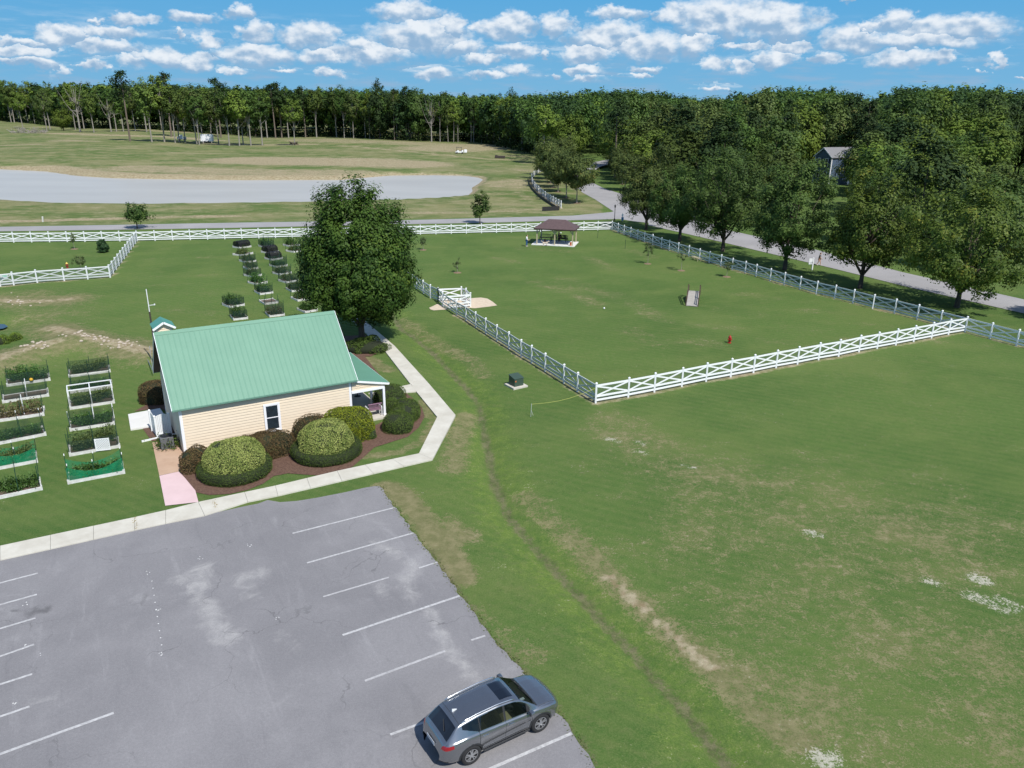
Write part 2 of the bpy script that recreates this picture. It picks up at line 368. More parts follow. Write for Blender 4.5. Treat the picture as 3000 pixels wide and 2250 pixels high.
blob(dirt, GL('l', [(1730, 625), (1830, 720), (1900, 790), (1985, 845)]), .1, .5, .9)
blob(dirt, GL('l', [(2030, 905), (2100, 960), (2205, 1065)]) + GL('m', [(180, 1090)]), .08, .42, .85)
blob(dry, GL('l', [(1640, 500), (1730, 625), (2030, 905)]) + GL('m', [(180, 1090), (400, 1320), (560, 1430), (700, 1500)]), .3, 1.3, .7)
white = np.zeros_like(X)
for (x, y, r) in ((1875, 1297, .42), (1882, 1325, .5), (2015, 1367, .35), (2385, 1565, .5), (2732, 1707, .55), (2866, 1752, .9), (2948, 1772, 1.1), (2925, 1780, .9), (2870, 1700, .7), (2415, 2225, .8), (1795, 1290, .4)):
    blob(white, [G('p', x - 14, y - 4), G('p', x + 14, y + 4)], r * .2, r, .9)
rows = [((1200,640),(1560,770)),((1560,740),(1900,930)),((1000,660),(1180,720)),((1180,660),(1420,830)),((1620,980),(1900,1100)),((1350,480),(1500,560)),((700,490),(860,520)),((1650,430),(1800,480)),((900,420),(1200,440))]
for a_, b_ in rows: blob(dry, GL('h', [a_, b_]), .5, 2.6, .42)
for k in range(14):
    a_ = G('i', 150 + k * 130, 900 - (k % 4) * 90); blob(dry, [a_, a_ + Vector((3.5, -1.2, 0))], .4, 2.4, .36)
for k in range(8): blob(dry, [G('d', 1350, 420 + k * 80), G('d', 1950, 400 + k * 85)], .4, 1.6, .36 if k % 2 else .2)
for b in (bank1, bank2, bank3): blob(dirt, b, .2, 1.6, .78); blob(dry, b, 1, 5, .72)
area(dry, GL('d', [(-50, 780), (500, 760), (1000, 830), (800, 1100), (500, 1200), (-50, 1300)]), 3, .5)
area(weed, GL('d', [(-50, 960), (400, 980), (620, 1080), (300, 1250), (-50, 1300)]), 2, .55)
# bare strips under the fences
near_b = GL('h', [(1410, 1495), (1636, 1455), (1817, 1420)]) + GL('i', [(195, 1172), (338, 1142), (483, 1115), (617, 1090), (750, 1062), (876, 1040), (1000, 1015), (1118, 995), (1238, 968), (1345, 948), (1455, 928), (1560, 907), (1665, 887), (1765, 866), (1862, 850)])
left_end = G('h', 60, 645)
left_b = GL('h', [(1410, 1495), (1283, 1417), (1188, 1357), (1059, 1275), (965, 1217), (893, 1175), (808, 1117), (725, 1065), (648, 1015), (578, 970), (511, 922), (445, 887)]) 
left_b2 = GL('h', [(382, 845), (350, 822), (318, 790)])
left_c = GL('h', [(318, 790), (265, 768), (215, 735), (167, 702), (120, 672), (72, 643), (26, 614), (-20, 586), (-66, 558)])
right_b = GL('i', [(1862, 850), (1715, 812), (1580, 775), (1448, 740), (1320, 712), (1203, 680), (1095, 653), (988, 628), (890, 598), (798, 573), (715, 548), (632, 522), (568, 503), (492, 484), (425, 462), (357, 442), (299, 424), (236, 404), (174, 386), (121, 369), (75, 354), (24, 338)]) + \
          GL('n', [(1855, 1270), (1760, 1243), (1680, 1213), (1598, 1182), (1520, 1155), (1450, 1130), (1378, 1102)])
right_x = [right_b[0] + (right_b[0] - right_b[2]).normalized() * 2.45 * k for k in range(0, 4)]
far0 = G('d', -140, 372); farc = right_b[-1]
def even(a, b, step):
    n = max(1, round((b - a).length / step)); return [a + (b - a) * (i / n) for i in range(n + 1)]
far_b = even(G('d', 97, 360) - Vector((4.9, -.3, 0)) , G('d', 1272, 337), 2.43)[:-1] + even(G('d', 1272, 337), farc, 2.43)
pad_b = even(G('d', 1272, 337), G('d', 1022, 674), 2.4)
pad_f = [G('d', 1022, 674), G('d', 815, 690), G('d', 597, 704), G('d', 347, 722), G('d', 130, 745), G('d', 5, 757), G('d', -230, 775)]
curve_b = [G('n', x, y) for x, y in ((780, 845), (750, 828), (716, 810), (685, 790), (653, 770), (623, 750), (593, 728), (566, 706), (540, 684), (515, 660), (492, 636), (470, 610), (452, 582), (440, 552), (434, 520), (432, 492))]
curve_b2 = [G('n', x, y) for x, y in ((432, 492), (458, 465), (484, 440), (510, 415), (536, 400), (562, 385))]
for ln in (near_b, left_b, right_b, right_x, pad_b, pad_f): blob(dirt, ln, .25, .75, .62)
blob(dirt, curve_b, .3, 1.3, .8)
_le = GL('l', [(560, 470), (620, 545), (770, 765), (860, 880), (950, 1010), (1060, 1130), (1180, 1255)]) + GL('j', [(1330, 280), (1620, 620), (1800, 820), (1900, 980), (2010, 1120), (2130, 1330)])
blob(damp, _le, .1, .5, .9)
# field beyond the road
road_n = GL('d', [(-1500, 255), (0, 247)]) 
fld = smooth(Y, 0, 1) * 0
side = G('n', 1375, 870)
beyond = [G('d', -3000, 235), G('d', 0, 203), G('d', 2200, 164), G('b', 1000, 1412), G('b', 1700, 1392), G('n', 1290, 800), G('n', 905, 530), G('b', 1240, 975), G('b', 600, 800), G('a', -1500, 700)]
area(straw, beyond, 1.0, .64)
for pts, r1_, v in ((GL('a', [(-300, 1085), (300, 1095), (520, 1125), (800, 1140), (1500, 1150), (2212, 1150)]), 10, .95), (GL('a', [(900, 1092), (1500, 1112), (2212, 1122)]), 14, .68), (GL('a', [(1650, 1040), (2212, 1052)]) + GL('b', [(400, 1062)]), 22, .8),
                (GL('b', [(0, 1045), (300, 1050)]), 18, .72), (GL('b', [(640, 965), (900, 945)]), 26, .7), (GL('a', [(2000, 900), (2212, 915)]) + GL('b', [(500, 935)]), 22, .6), (GL('a', [(350, 915), (600, 922)]), 6, .8), (GL('a', [(-100, 940), (220, 940)]), 7, .7),
                (GL('a', [(350, 868), (640, 880), (830, 885), (1100, 885), (1400, 900)]), 10, .75), (GL('a', [(800, 850), (1200, 858)]), 9, .7), (GL('a', [(1400, 925), (2000, 935)]), 9, .7), (GL('a', [(-100, 955), (700, 985), (1500, 998)]), 3, .6), (GL('b', [(0, 950), (400, 985), (800, 1010), (1090, 1022)]), 3.5, .7),
                (GL('d', [(-500, 160), (300, 150), (900, 132), (1600, 112), (2212, 105)]), 2.2, .75), (GL('b', [(400, 1380), (800, 1375), (1250, 1360)]), 3.0, .55),
                (GL('n', [(0, 560), (160, 590), (220, 520)]), 6, .6), (GL('n', [(350, 380), (450, 390)]), 5, .6), (GL('n', [(280, 650), (420, 760)]), 1.6, .5)):
    blob(dirt, pts, r1_ * .5, r1_ * 1.25, v)
sdp = sdist(X, Y, pond_pts); dirt[:] = np.maximum(dirt, .8 * smooth(sdp, 3.2, .6) * (Y > 150)); dirt[:] = np.maximum(dirt, .6 * smooth(sdp, 1.2, .1))
yb = GL('b', [(920, 1170), (980, 1230), (960, 1290), (700, 1320)])
blob(straw, yb, 2, 6, .8)
verts = np.stack([X, Y, Z], -1).reshape(-1, 3); ny, nx = X.shape
ii = np.arange(ny * nx).reshape(ny, nx); F = np.stack([ii[:-1, :-1], ii[:-1, 1:], ii[1:, 1:], ii[1:, :-1]], -1).reshape(-1, 4)
me = bpy.data.meshes.new('ground'); me.vertices.add(len(verts)); me.vertices.foreach_set('co', verts.astype(np.float32).ravel())
me.loops.add(F.size); me.loops.foreach_set('vertex_index', F.astype(np.int32).ravel()); me.polygons.add(len(F)); me.polygons.foreach_set('loop_start', np.arange(0, F.size, 4, dtype=np.int32)); me.update(calc_edges=True)
for nm, A in (('dry', dry), ('dirt', dirt), ('weed', weed), ('damp', damp), ('straw', straw), ('white', white)):
    at = me.attributes.new(nm, 'FLOAT', 'POINT'); at.data.foreach_set('value', A.astype(np.float32).ravel())
def ground_mat():
    m, t = newmat('grass_ground'); L = t.links.new
    b = sh_(t, 'ShaderNodeBsdfPrincipled'); o = sh_(t, 'ShaderNodeOutputMaterial'); L(b.outputs[0], o.inputs[0]); b.inputs['Roughness'].default_value = .9; b.inputs['Specular IOR Level'].default_value = .05
    g = sh_(t, 'ShaderNodeNewGeometry')
    def nz(sc, det=6, ro=.65, stretch=None, dist=0):
        v = g.outputs['Position']
        if stretch:
            mp = sh_(t, 'ShaderNodeMapping'); mp.inputs['Scale'].default_value = stretch; mp.inputs['Rotation'].default_value = (0, 0, R(-28)); L(v, mp.inputs[0]); v = mp.outputs[0]
        n = sh_(t, 'ShaderNodeTexNoise'); n.inputs['Scale'].default_value = sc; n.inputs['Detail'].default_value = det; n.inputs['Roughness'].default_value = ro; n.inputs['Distortion'].default_value = dist; L(v, n.inputs['Vector']); return n.outputs[0]
    def at(n): return sh_(t, 'ShaderNodeAttribute', attribute_name=n).outputs['Fac']
    def mth(op, a, b_=None, c=None):
        n = sh_(t, 'ShaderNodeMath', operation=op)
        for i, v in enumerate((a, b_, c)):
            if v is None: continue
            if isinstance(v, (int, float)): n.inputs[i].default_value = v
            else: L(v, n.inputs[i])
        return n.outputs[0]
    def mr(a, lo, hi, o0=0, o1=1):
        n = sh_(t, 'ShaderNodeMapRange', interpolation_type='SMOOTHSTEP'); L(a, n.inputs[0])
        for i, v in enumerate((lo, hi, o0, o1)): n.inputs[i + 1].default_value = v
        return n.outputs[0]
    def mix(f, a, b_):
        n = sh_(t, 'ShaderNodeMix', data_type='RGBA')
        for s, v in ((n.inputs[0], f), (n.inputs[6], a), (n.inputs[7], b_)):
            if isinstance(v, tuple): s.default_value = (*v, 1)
            elif isinstance(v, (int, float)): s.default_value = v
            else: L(v, s)
        return n.outputs[2]
    big = nz(.045, 4, .6); mid = nz(.22, 6, .65, (1, 1.6, 1)); fine = nz(1.6, 8, .72); micro = nz(14, 4, .75); micro2 = nz(45, 2, .7)
    c = mix(mr(big, .36, .64), (.051, .122, .026), (.082, .160, .035))
    c = mix(mr(mid, .46, .72, 0, .75), c, (.112, .168, .044))
    c = mix(mr(nz(.09, 5, .6, (1, 1.3, 1)), .46, .66, 0, .65), c, (.128, .185, .05))
    wvm = sh_(t, 'ShaderNodeMapping'); wvm.inputs['Rotation'].default_value = (0, 0, R(-62)); L(g.outputs['Position'], wvm.inputs[0]); wv2 = sh_(t, 'ShaderNodeTexWave'); wv2.inputs['Scale'].default_value = .42; wv2.inputs['Distortion'].default_value = 2.2; wv2.inputs['Detail'].default_value = 3; wv2.inputs['Detail Scale'].default_value = .6; L(wvm.outputs[0], wv2.inputs['Vector'])
    c = mix(mr(wv2.outputs['Fac'], .3, .8, 0, .22), c, (.14, .19, .055))
    c = mix(mr(fine, .5, .75, 0, .6), c, (.05, .10, .026))
    c = mix(mr(nz(.55, 5, .7, (.8, 1.8, 1)), .54, .74, 0, .4), c, (.18, .185, .07))
    def fac(a, k, n1=fine, lo=.35, hi=.65, hi_o=1.0):
        return mr(mth('MULTIPLY_ADD', mth('SUBTRACT', n1, .5), k, a), lo, hi, 0, hi_o)
    grain = nz(5.5, 4, .8); combo = mth('MULTIPLY_ADD', mth('SUBTRACT', micro, .5), .75, mth('MULTIPLY_ADD', mth('SUBTRACT', grain, .5), .75, mth('MULTIPLY_ADD', mid, .5, mth('MULTIPLY', fine, .5))))
    c = mix(fac(at('weed'), 1.5, combo, .34, .95, .75), c, mix(mr(fine, .4, .6), (.085, .165, .026), (.165, .25, .042)))
    dcol = mix(mr(fine, .4, .65), (.185, .165, .085), (.32, .26, .155))
    c = mix(fac(at('dry'), 1.9, combo, .34, .74, .85), c, dcol)
    fl = nz(.07, 7, .72, (.8, 1, 1)); fl2 = nz(.3, 6, .72, (.7, 1, 1))
    sc1 = mix(mr(fl, .42, .58), (.075, .128, .034), (.25, .225, .115)); sc1 = mix(mr(fl2, .48, .66, 0, .9), sc1, (.40, .335, .215)); sc1 = mix(mr(nz(.03, 7, .72, (.7, 1.1, 1)), .5, .62, 0, .85), sc1, (.345, .285, .175)); sc1 = mix(mr(nz(.055, 6, .7, (.7, 1.1, 1)), .53, .63, 0, .8), sc1, (.07, .13, .03))
    c = mix(fac(at('straw'), 1.0, combo, .35, .7, .9), c, sc1)
    c = mix(fac(at('dirt'), 1.9, mth('MULTIPLY_ADD', fl2, .5, mth('MULTIPLY', combo, .5)), .32, .8, .92), c, mix(mr(fine, .35, .65), (.30, .21, .135), (.52, .43, .31)))
    c = mix(fac(at('white'), 3.4, combo, .62, 1.05, .95), c, (.62, .58, .5))
    c = mix(fac(at('damp'), 2.0, combo, .42, 1.05, .82), c, mix(mr(fine, .35, .65), (.065, .068, .036), (.20, .165, .115)))
    # knee-scale mottling: thin straw showing through the turf
    sp1 = nz(3.1, 6, .78); sp2 = nz(.9, 6, .7)
    mot = mth('MULTIPLY', mr(sp1, .46, .66), mr(mth('MULTIPLY_ADD', sp2, .7, mth('MULTIPLY', big, .4)), .42, .68))
    c = mix(mth('MULTIPLY', mot, .42), c, (.225, .215, .10))
    c = mix(mr(nz(2.2, 5, .7), .55, .75, 0, .5), c, (.045, .10, .026))
    # blade-scale mottling
    c = mix(mr(micro, .3, .7, 0, .55), c, mix(micro2, (.03, .05, .012), (.2, .22, .09)))
    mo = sh_(t, 'ShaderNodeMix', data_type='RGBA', blend_type='MULTIPLY'); mo.inputs[0].default_value = 1
    cr_ = sh_(t, 'ShaderNodeCombineColor'); v_ = mr(mth('MULTIPLY_ADD', micro, .6, mth('MULTIPLY', micro2, .4)), .28, .72, .72, 1.3)
    for i in range(3): L(v_, cr_.inputs[i])
    L(c, mo.inputs[6]); L(cr_.outputs[0], mo.inputs[7])
    L(mo.outputs[2], b.inputs['Base Color'])
    bp = sh_(t, 'ShaderNodeBump'); bp.inputs['Strength'].default_value = .55; bp.inputs['Distance'].default_value = .06
    L(mth('MULTIPLY_ADD', micro, .7, mth('MULTIPLY_ADD', fine, .9, micro2)), bp.inputs['Height']); L(bp.outputs[0], b.inputs['Normal'])
    return m
tag(link('ground', me, ground_mat(), smooth=True), kind='structure')

# ---------------------------------------------------------------- water, roads, paving
def sheet(name, pts, z, mat, kind='structure'):
    mb = MB(); n = len(pts); mb.add([(p[0], p[1], z) for p in pts], [tuple(range(n))])
    me_ = mb.mesh(name); bm = bmesh.new(); bm.from_mesh(me_); bmesh.ops.triangulate(bm, faces=bm.faces[:])
    bmesh.ops.recalc_face_normals(bm, faces=bm.faces[:])
    if sum(f.normal.z for f in bm.faces) < 0: bmesh.ops.reverse_faces(bm, faces=bm.faces[:])
    bm.to_mesh(me_); bm.free(); o = link(name, me_, mat); return tag(o, kind=kind)
def water_mat(name, col, rough=.18, spec=.5):
    m, t = newmat(name); L = t.links.new; b = sh_(t, 'ShaderNodeBsdfPrincipled'); o = sh_(t, 'ShaderNodeOutputMaterial'); L(b.outputs[0], o.inputs[0])
    b.inputs['Roughness'].default_value = rough; b.inputs['IOR'].default_value = 1.33
    g = sh_(t, 'ShaderNodeNewGeometry'); mp = sh_(t, 'ShaderNodeMapping'); mp.inputs['Scale'].default_value = (.5, 1.6, 1); L(g.outputs['Position'], mp.inputs[0])
    n = sh_(t, 'ShaderNodeTexNoise'); n.inputs['Scale'].default_value = .9; n.inputs['Detail'].default_value = 6; L(mp.outputs[0], n.inputs['Vector'])
    n2 = sh_(t, 'ShaderNodeTexNoise'); n2.inputs['Scale'].default_value = .05; n2.inputs['Detail'].default_value = 4; L(mp.outputs[0], n2.inputs['Vector'])
    rp = sh_(t, 'ShaderNodeValToRGB'); rp.color_ramp.elements[0].color = (*[c * .95 for c in col], 1); rp.color_ramp.elements[1].color = (*[c * 1.05 for c in col], 1); rp.color_ramp.elements[0].position = .35; rp.color_ramp.elements[1].position = .65
    L(n2.outputs[0], rp.inputs[0]); L(rp.outputs[0], b.inputs['Base Color'])
    bp = sh_(t, 'ShaderNodeBump'); bp.inputs['Strength'].default_value = .35; bp.inputs['Distance'].default_value = .04; L(n.outputs[0], bp.inputs['Height']); L(bp.outputs[0], b.inputs['Normal']); b.inputs['Specular IOR Level'].default_value = spec; return m
wp = [p + (p - Vector((-40, 160, WZ))).normalized() * .8 for p in pond_pts]
sheet('pond_water', pond_pts if False else wp, WZ, water_mat('muddy_water', (.41, .395, .365), .32, .12))
sheet('puddle_water', pool_left, -.28, water_mat('dark_water', (.03, .045, .06), .08))
def asphalt(name, c1, c2, worn=True):
    m, t = newmat(name); L = t.links.new; b = sh_(t, 'ShaderNodeBsdfPrincipled'); o = sh_(t, 'ShaderNodeOutputMaterial'); L(b.outputs[0], o.inputs[0]); b.inputs['Roughness'].default_value = .88; b.inputs['Specular IOR Level'].default_value = .25
    g = sh_(t, 'ShaderNodeNewGeometry')
    def nz(sc, det=6, ro=.6, rot=None, stretch=None, dist=0):
        v = g.outputs['Position']
        if stretch:
            mp = sh_(t, 'ShaderNodeMapping', vector_type='TEXTURE') if False else sh_(t, 'ShaderNodeMapping'); mp.inputs['Rotation'].default_value = (0, 0, rot); mp.inputs['Scale'].default_value = stretch; L(v, mp.inputs[0]); v = mp.outputs[0]
        n = sh_(t, 'ShaderNodeTexNoise'); n.inputs['Scale'].default_value = sc; n.inputs['Detail'].default_value = det; n.inputs['Roughness'].default_value = ro; n.inputs['Distortion'].default_value = dist; L(v, n.inputs['Vector']); return n.outputs[0]
    def mr(a, lo, hi, o0=0, o1=1):
        n = sh_(t, 'ShaderNodeMapRange', interpolation_type='SMOOTHSTEP'); L(a, n.inputs[0])
        for i, v in enumerate((lo, hi, o0, o1)): n.inputs[i + 1].default_value = v
        return n.outputs[0]
    def mix(f, a, b_, bt='MIX'):
        n = sh_(t, 'ShaderNodeMix', data_type='RGBA', blend_type=bt)
        for s, v in ((n.inputs[0], f), (n.inputs[6], a), (n.inputs[7], b_)):
            if isinstance(v, tuple): s.default_value = (*v, 1)
            elif isinstance(v, (int, float)): s.default_value = v
            else: L(v, s)
        return n.outputs[2]
    big = nz(.16, 6, .6, dist=.4); grit = nz(38, 3, .8); grit2 = nz(11, 4, .7)
    c = mix(mr(big, .35, .68), c1, c2)
    if worn:
        sw = nz(.3, 7, .62, dist=1.4)
        at_ = sh_(t, 'ShaderNodeAttribute', attribute_name='dust').outputs['Fac']
        mm = sh_(t, 'ShaderNodeMath', operation='MULTIPLY_ADD'); L(nz(.75, 7, .68, dist=1.6), mm.inputs[0]); mm.inputs[1].default_value = 1.3; L(at_, mm.inputs[2])
        c = mix(mr(sw, .56, .78, 0, .3), c, (.42, .41, .41))
        c = mix(mr(mm.outputs[0], .82, 1.55, 0, .68), c, (.47, .455, .44))
        m1 = sh_(t, 'ShaderNodeMapping'); m1.inputs['Rotation'].default_value = (0, 0, R(63)); L(g.outputs['Position'], m1.inputs[0]); m2 = sh_(t, 'ShaderNodeMapping'); m2.inputs['Scale'].default_value = (.22, 1.6, 1); L(m1.outputs[0], m2.inputs[0])
        ns = sh_(t, 'ShaderNodeTexNoise'); ns.inputs['Scale'].default_value = .8; ns.inputs['Detail'].default_value = 7; ns.inputs['Roughness'].default_value = .68; ns.inputs['Distortion'].default_value = .5; L(m2.outputs[0], ns.inputs['Vector'])
        c = mix(mr(ns.outputs[0], .55, .78, 0, .32), c, (.42, .41, .415)); c = mix(mr(ns.outputs[0], .45, .25, 0, .3), c, (.13, .128, .138))
        st_ = sh_(t, 'ShaderNodeAttribute', attribute_name='stain').outputs['Fac']; ms_ = sh_(t, 'ShaderNodeMath', operation='MULTIPLY_ADD'); L(nz(2.5, 5, .7), ms_.inputs[0]); ms_.inputs[1].default_value = .9; L(st_, ms_.inputs[2])
        c = mix(mr(ms_.outputs[0], .9, 1.4, 0, .55), c, (.05, .048, .05))
        vo = sh_(t, 'ShaderNodeTexVoronoi', feature='DISTANCE_TO_EDGE'); vo.inputs['Scale'].default_value = .21; wv_ = sh_(t, 'ShaderNodeMix', data_type='VECTOR'); wv_.inputs[0].default_value = .06
        nv_ = sh_(t, 'ShaderNodeTexNoise'); nv_.inputs['Scale'].default_value = .9; nv_.inputs['Detail'].default_value = 6; L(g.outputs['Position'], nv_.inputs['Vector']); sv_ = sh_(t, 'ShaderNodeVectorMath', operation='MULTIPLY_ADD'); L(nv_.outputs['Color'], sv_.inputs[0]); sv_.inputs[1].default_value = (1.8, 1.8, 0); L(g.outputs['Position'], sv_.inputs[2]); L(sv_.outputs[0], vo.inputs['Vector'])
        cm_ = sh_(t, 'ShaderNodeMath', operation='MULTIPLY'); L(mr(vo.outputs[0], .006, .0, 0, .55), cm_.inputs[0]); L(mr(nz(.25, 3, .5), .46, .6), cm_.inputs[1]); c = mix(cm_.outputs[0], c, (.10, .098, .10))
    c = mix(mr(grit, .32, .5, .32, 0), c, (.09, .088, .092)); c = mix(mr(grit, .56, .75, 0, .5), c, (.45, .44, .44))
    c = mix(mr(grit2, .35, .65, .16, 0), c, (.1, .1, .105))
    L(c, b.inputs['Base Color'])
    bp = sh_(t, 'ShaderNodeBump'); bp.inputs['Strength'].default_value = .3; bp.inputs['Distance'].default_value = .01; L(grit, bp.inputs['Height']); L(bp.outputs[0], b.inputs['Normal']); return m
ASPH = asphalt('lot_asphalt', (.206, .200, .207), (.258, .250, .256)); ROADM = asphalt('road_asphalt', (.31, .30, .30), (.36, .348, .345), False)
rr = random.Random(4)
def ragged(pts, step, amp, seed=1):
    r = random.Random(seed); out = []
    for a, b in zip(pts[:-1], pts[1:]):
        n = max(1, int((b - a).length / step)); d = (b - a).normalized(); s = Vector((-d.y, d.x, 0))
        for k in range(n): out.append(a + (b - a) * (k / n) + s * r.uniform(-amp, amp))
    return out + [pts[-1]]
lot_top = GL('f', [(-700, 1790), (0, 1640), (600, 1510), (1200, 1375), (1700, 1265), (1790, 1248)]) + GL('g', [(850, 1362), (930, 1376), (1040, 1368), (1170, 1347), (1350, 1312), (1480, 1282), (1545, 1272), (1572, 1272)])
lot_r = GL('g', [(1572, 1272), (1600, 1300)]) + GL('l', [(300, 130), (355, 200), (470, 360), (560, 470), (620, 545), (770, 765), (860, 880), (950, 1010), (1060, 1130), (1180, 1255)]) + GL('j', [(1330, 280), (1620, 620), (1800, 820), (1900, 980), (2010, 1120), (2130, 1330), (2300, 1600)]) + GL('p', [(2000, 2700)])
lot = lot_top + ragged(lot_r, .25, .07)[1:] + [Vector((-4, 5, 0)), Vector((-40, 5, 0))]
lot_o = sheet('parking_lot', lot, .02, ASPH)
# denser mesh so that the sanded, dusty patches can be stored on it
bm = bmesh.new(); bm.from_mesh(lot_o.data)
for v_ in np.arange(-30, 8, .45):
    bmesh.ops.bisect_plane(bm, geom=bm.verts[:] + bm.edges[:] + bm.faces[:], plane_co=(float(v_), 0, 0), plane_no=(1, 0, 0))
for v_ in np.arange(12, 46, .45):
    bmesh.ops.bisect_plane(bm, geom=bm.verts[:] + bm.edges[:] + bm.faces[:], plane_co=(0, float(v_), 0), plane_no=(0, 1, 0))
bm.to_mesh(lot_o.data); bm.free()
lv = np.array([v.co[:2] for v in lot_o.data.vertices]); X, Y = lv[:, 0], lv[:, 1]; dust = np.zeros(len(lv))
for ref, pts, r1_, v in (('k', [(1310, 260), (1290, 380)], .9, .55), ('k', [(1310, 480), (1380, 580), (1440, 700), (1490, 690)], .8, .6), ('k', [(1150, 320), (1250, 330)], .8, .35), ('k', [(1560, 330), (1690, 290)], .7, .45), ('k', [(1570, 340), (1650, 440)], .8, .35),
                         ('l', [(250, 440), (360, 500), (460, 580), (420, 650), (450, 760)], .7, .5), ('l', [(570, 860), (620, 950), (680, 1120), (800, 1220), (860, 1320)], .5, .55), ('l', [(250, 700), (280, 780)], .5, .4), ('k', [(1830, 690), (1920, 790)], .8, .3), ('k', [(820, 560), (830, 640)], .7, .25), ('k', [(250, 1060), (300, 1090)], 1, .3), ('l', [(210, 400), (300, 370)], .8, .3)):
    blob(dust, GL(ref, pts), r1_ * .15, r1_ * 1.3, v)
stain = np.zeros(len(lv))
for ref, pts, r1_, v in (('k', [(95, 522), (135, 518)], .35, .8), ('k', [(205, 545), (290, 520)], .5, .95), ('k', [(520, 505), (560, 505)], .5, .45), ('k', [(1150, 188), (1180, 190)], .5, .5), ('k', [(1100, 118), (1140, 120)], .5, .4), ('k', [(890, 300), (915, 300)], .4, .4), ('l', [(540, 765), (560, 750)], .5, .5), ('l', [(680, 712), (690, 708)], .3, .5), ('l', [(262, 180), (268, 178)], .2, .6)):
    blob(stain, GL(ref, pts), r1_ * .2, r1_ * 1.6, v)
lot_o.data.attributes.new('stain', 'FLOAT', 'POINT').data.foreach_set('value', stain.astype(np.float32))
lot_o.data.attributes.new('dust', 'FLOAT', 'POINT').data.foreach_set('value', dust.astype(np.float32))
LINE = mk('line_paint', (.55, .545, .54), .8, .2, 7, col2=(.31, .305, .31))
LINEF = mk('worn_line_paint', (.30, .295, .30), .8, .2, 5, col2=(.5, .49, .49))
stripes = [('l', (-580 + 0, 0), None)]
for ref, a_, b_, w_, mt in (('w', (632, 1153), (853, 1097), .11, LINE), ('w', (663, 1217), (893, 1152), .11, LINE), ('w', (698, 1290), (840, 1248), .1, LINEF), ('w', (905, 1228), (945, 1215), .1, LINE), ('w', (740, 1373), (993, 1288), .12, LINE), ('w', (788, 1472), (962, 1407), .11, LINEF), ('w', (1018, 1384), (1048, 1374), .1, LINEF),
                        ('w', (843, 1588), (960, 1545), .1, LINE), ('w', (1040, 1670), (1235, 1585), .12, LINE), ('w', (-60, 1276), (82, 1239), .11, LINE), ('w', (-60, 1324), (80, 1285), .11, LINE), ('w', (-60, 1377), (77, 1336), .11, LINE), ('w', (-60, 1440), (74, 1393), .11, LINE), ('w', (-60, 1499), (70, 1457), .11, LINE),
                        ('w', (-60, 1570), (64, 1527), .11, LINE), ('w', (-60, 1652), (246, 1541), .12, LINE)):
    mb = MB(); A, B = G(ref, *a_), G(ref, *b_); d = (B - A).normalized(); s = Vector((-d.y, d.x, 0)) * w_ / 2
    mb.quad(*[(p.x, p.y, .026) for p in (A - s, B - s, B + s, A + s)]); mb.build('painted_line', mt, lot_o)
# fallen bits of paper and paint specks on the asphalt
mb = MB(); r = random.Random(8)
for ref, x, y, k in (('k', 965, 285, 5), ('k', 1300, 192, 4), ('k', 1025, 522, 5), ('k', 1050, 812, 5), ('k', 1800, 580, 4), ('k', 1620, 110, 4), ('k', 160, 485, 3), ('k', 100, 1130, 3), ('k', 165, 765, 4), ('k', 255, 817, 2)):
    for q_ in range(k):
        p = G(ref, x + r.uniform(-18, 18), y + r.uniform(-14, 14)); s_ = r.uniform(.02, .038); mb.box((p.x, p.y, .025), (s_ * 1.4, s_, .006), r.uniform(0, 3))
for q_ in range(10):
    p = G('k', 985 + q_ * 7, 340 + q_ * 46); mb.box((p.x, p.y, .025), (.045, .04, .006))
mb.build('paint_speck', mk('speck_white', (.7, .7, .68), .8), lot_o)['kind'] = 'stuff'

def strip(mb, L_, R_, z0, z1, per=None, gap=.012, closed=True):
    """slabs between two edge lines that run side by side"""
    def at(P, t):
        ln = [0]
        for a, b in zip(P[:-1], P[1:]): ln.append(ln[-1] + (b - a).length)
        x = t * ln[-1]
        for i in range(len(P) - 1):
            if x <= ln[i + 1] + 1e-6: return P[i] + (P[i + 1] - P[i]) * ((x - ln[i]) / max(1e-6, ln[i + 1] - ln[i]))
        return P[-1]
    for i in range(len(L_) - 1):
        a, b, c, d = L_[i], L_[i + 1], R_[i + 1], R_[i]
        n = max(1, round(((b - a).length + (c - d).length) / 2 / per)) if per else 1
        for k in range(n):
            t0, t1 = k / n, (k + 1) / n; e = gap / max(.1, (b - a).length); t0 += e / 2; t1 -= e / 2
            mb.prism([a + (b - a) * t0, a + (b - a) * t1, d + (c - d) * t1, d + (c - d) * t0], z0, z1)
    return mb
SZ = .09
SWALK = mk('sidewalk_concrete', (.47, .44, .37), .85, .12, .9, bump=.2, bscale=50, col2=(.60, .575, .50))
mb = MB()
up_ = GL('f', [(-500, 1640), (0, 1537), (350, 1462), (935, 1338), (1150, 1290)], SZ) + GL('g', [(400, 1372), (700, 1308), (900, 1266), (1300, 1170), (1830, 1057)], SZ)
lo_ = GL('f', [(-500, 1740), (0, 1632), (350, 1555), (935, 1424), (1150, 1378)], SZ) + GL('g', [(440, 1457), (720, 1368), (915, 1328), (1330, 1232), (1918, 1095)], SZ)
strip(mb, up_, lo_, -.05, SZ, 1.55)
strip(mb, GL('g', [(1830, 1057), (1948, 820), (1812, 655)], SZ), GL('g', [(1918, 1095), (2067, 808), (1893, 603)], SZ), -.05, SZ, 1.6)
strip(mb, GL('g', [(1812, 655), (1598, 378), (1440, 235), (1330, 130)], SZ), GL('g', [(1893, 603), (1672, 360), (1520, 232), (1420, 140)], SZ), -.05, SZ, 1.6)
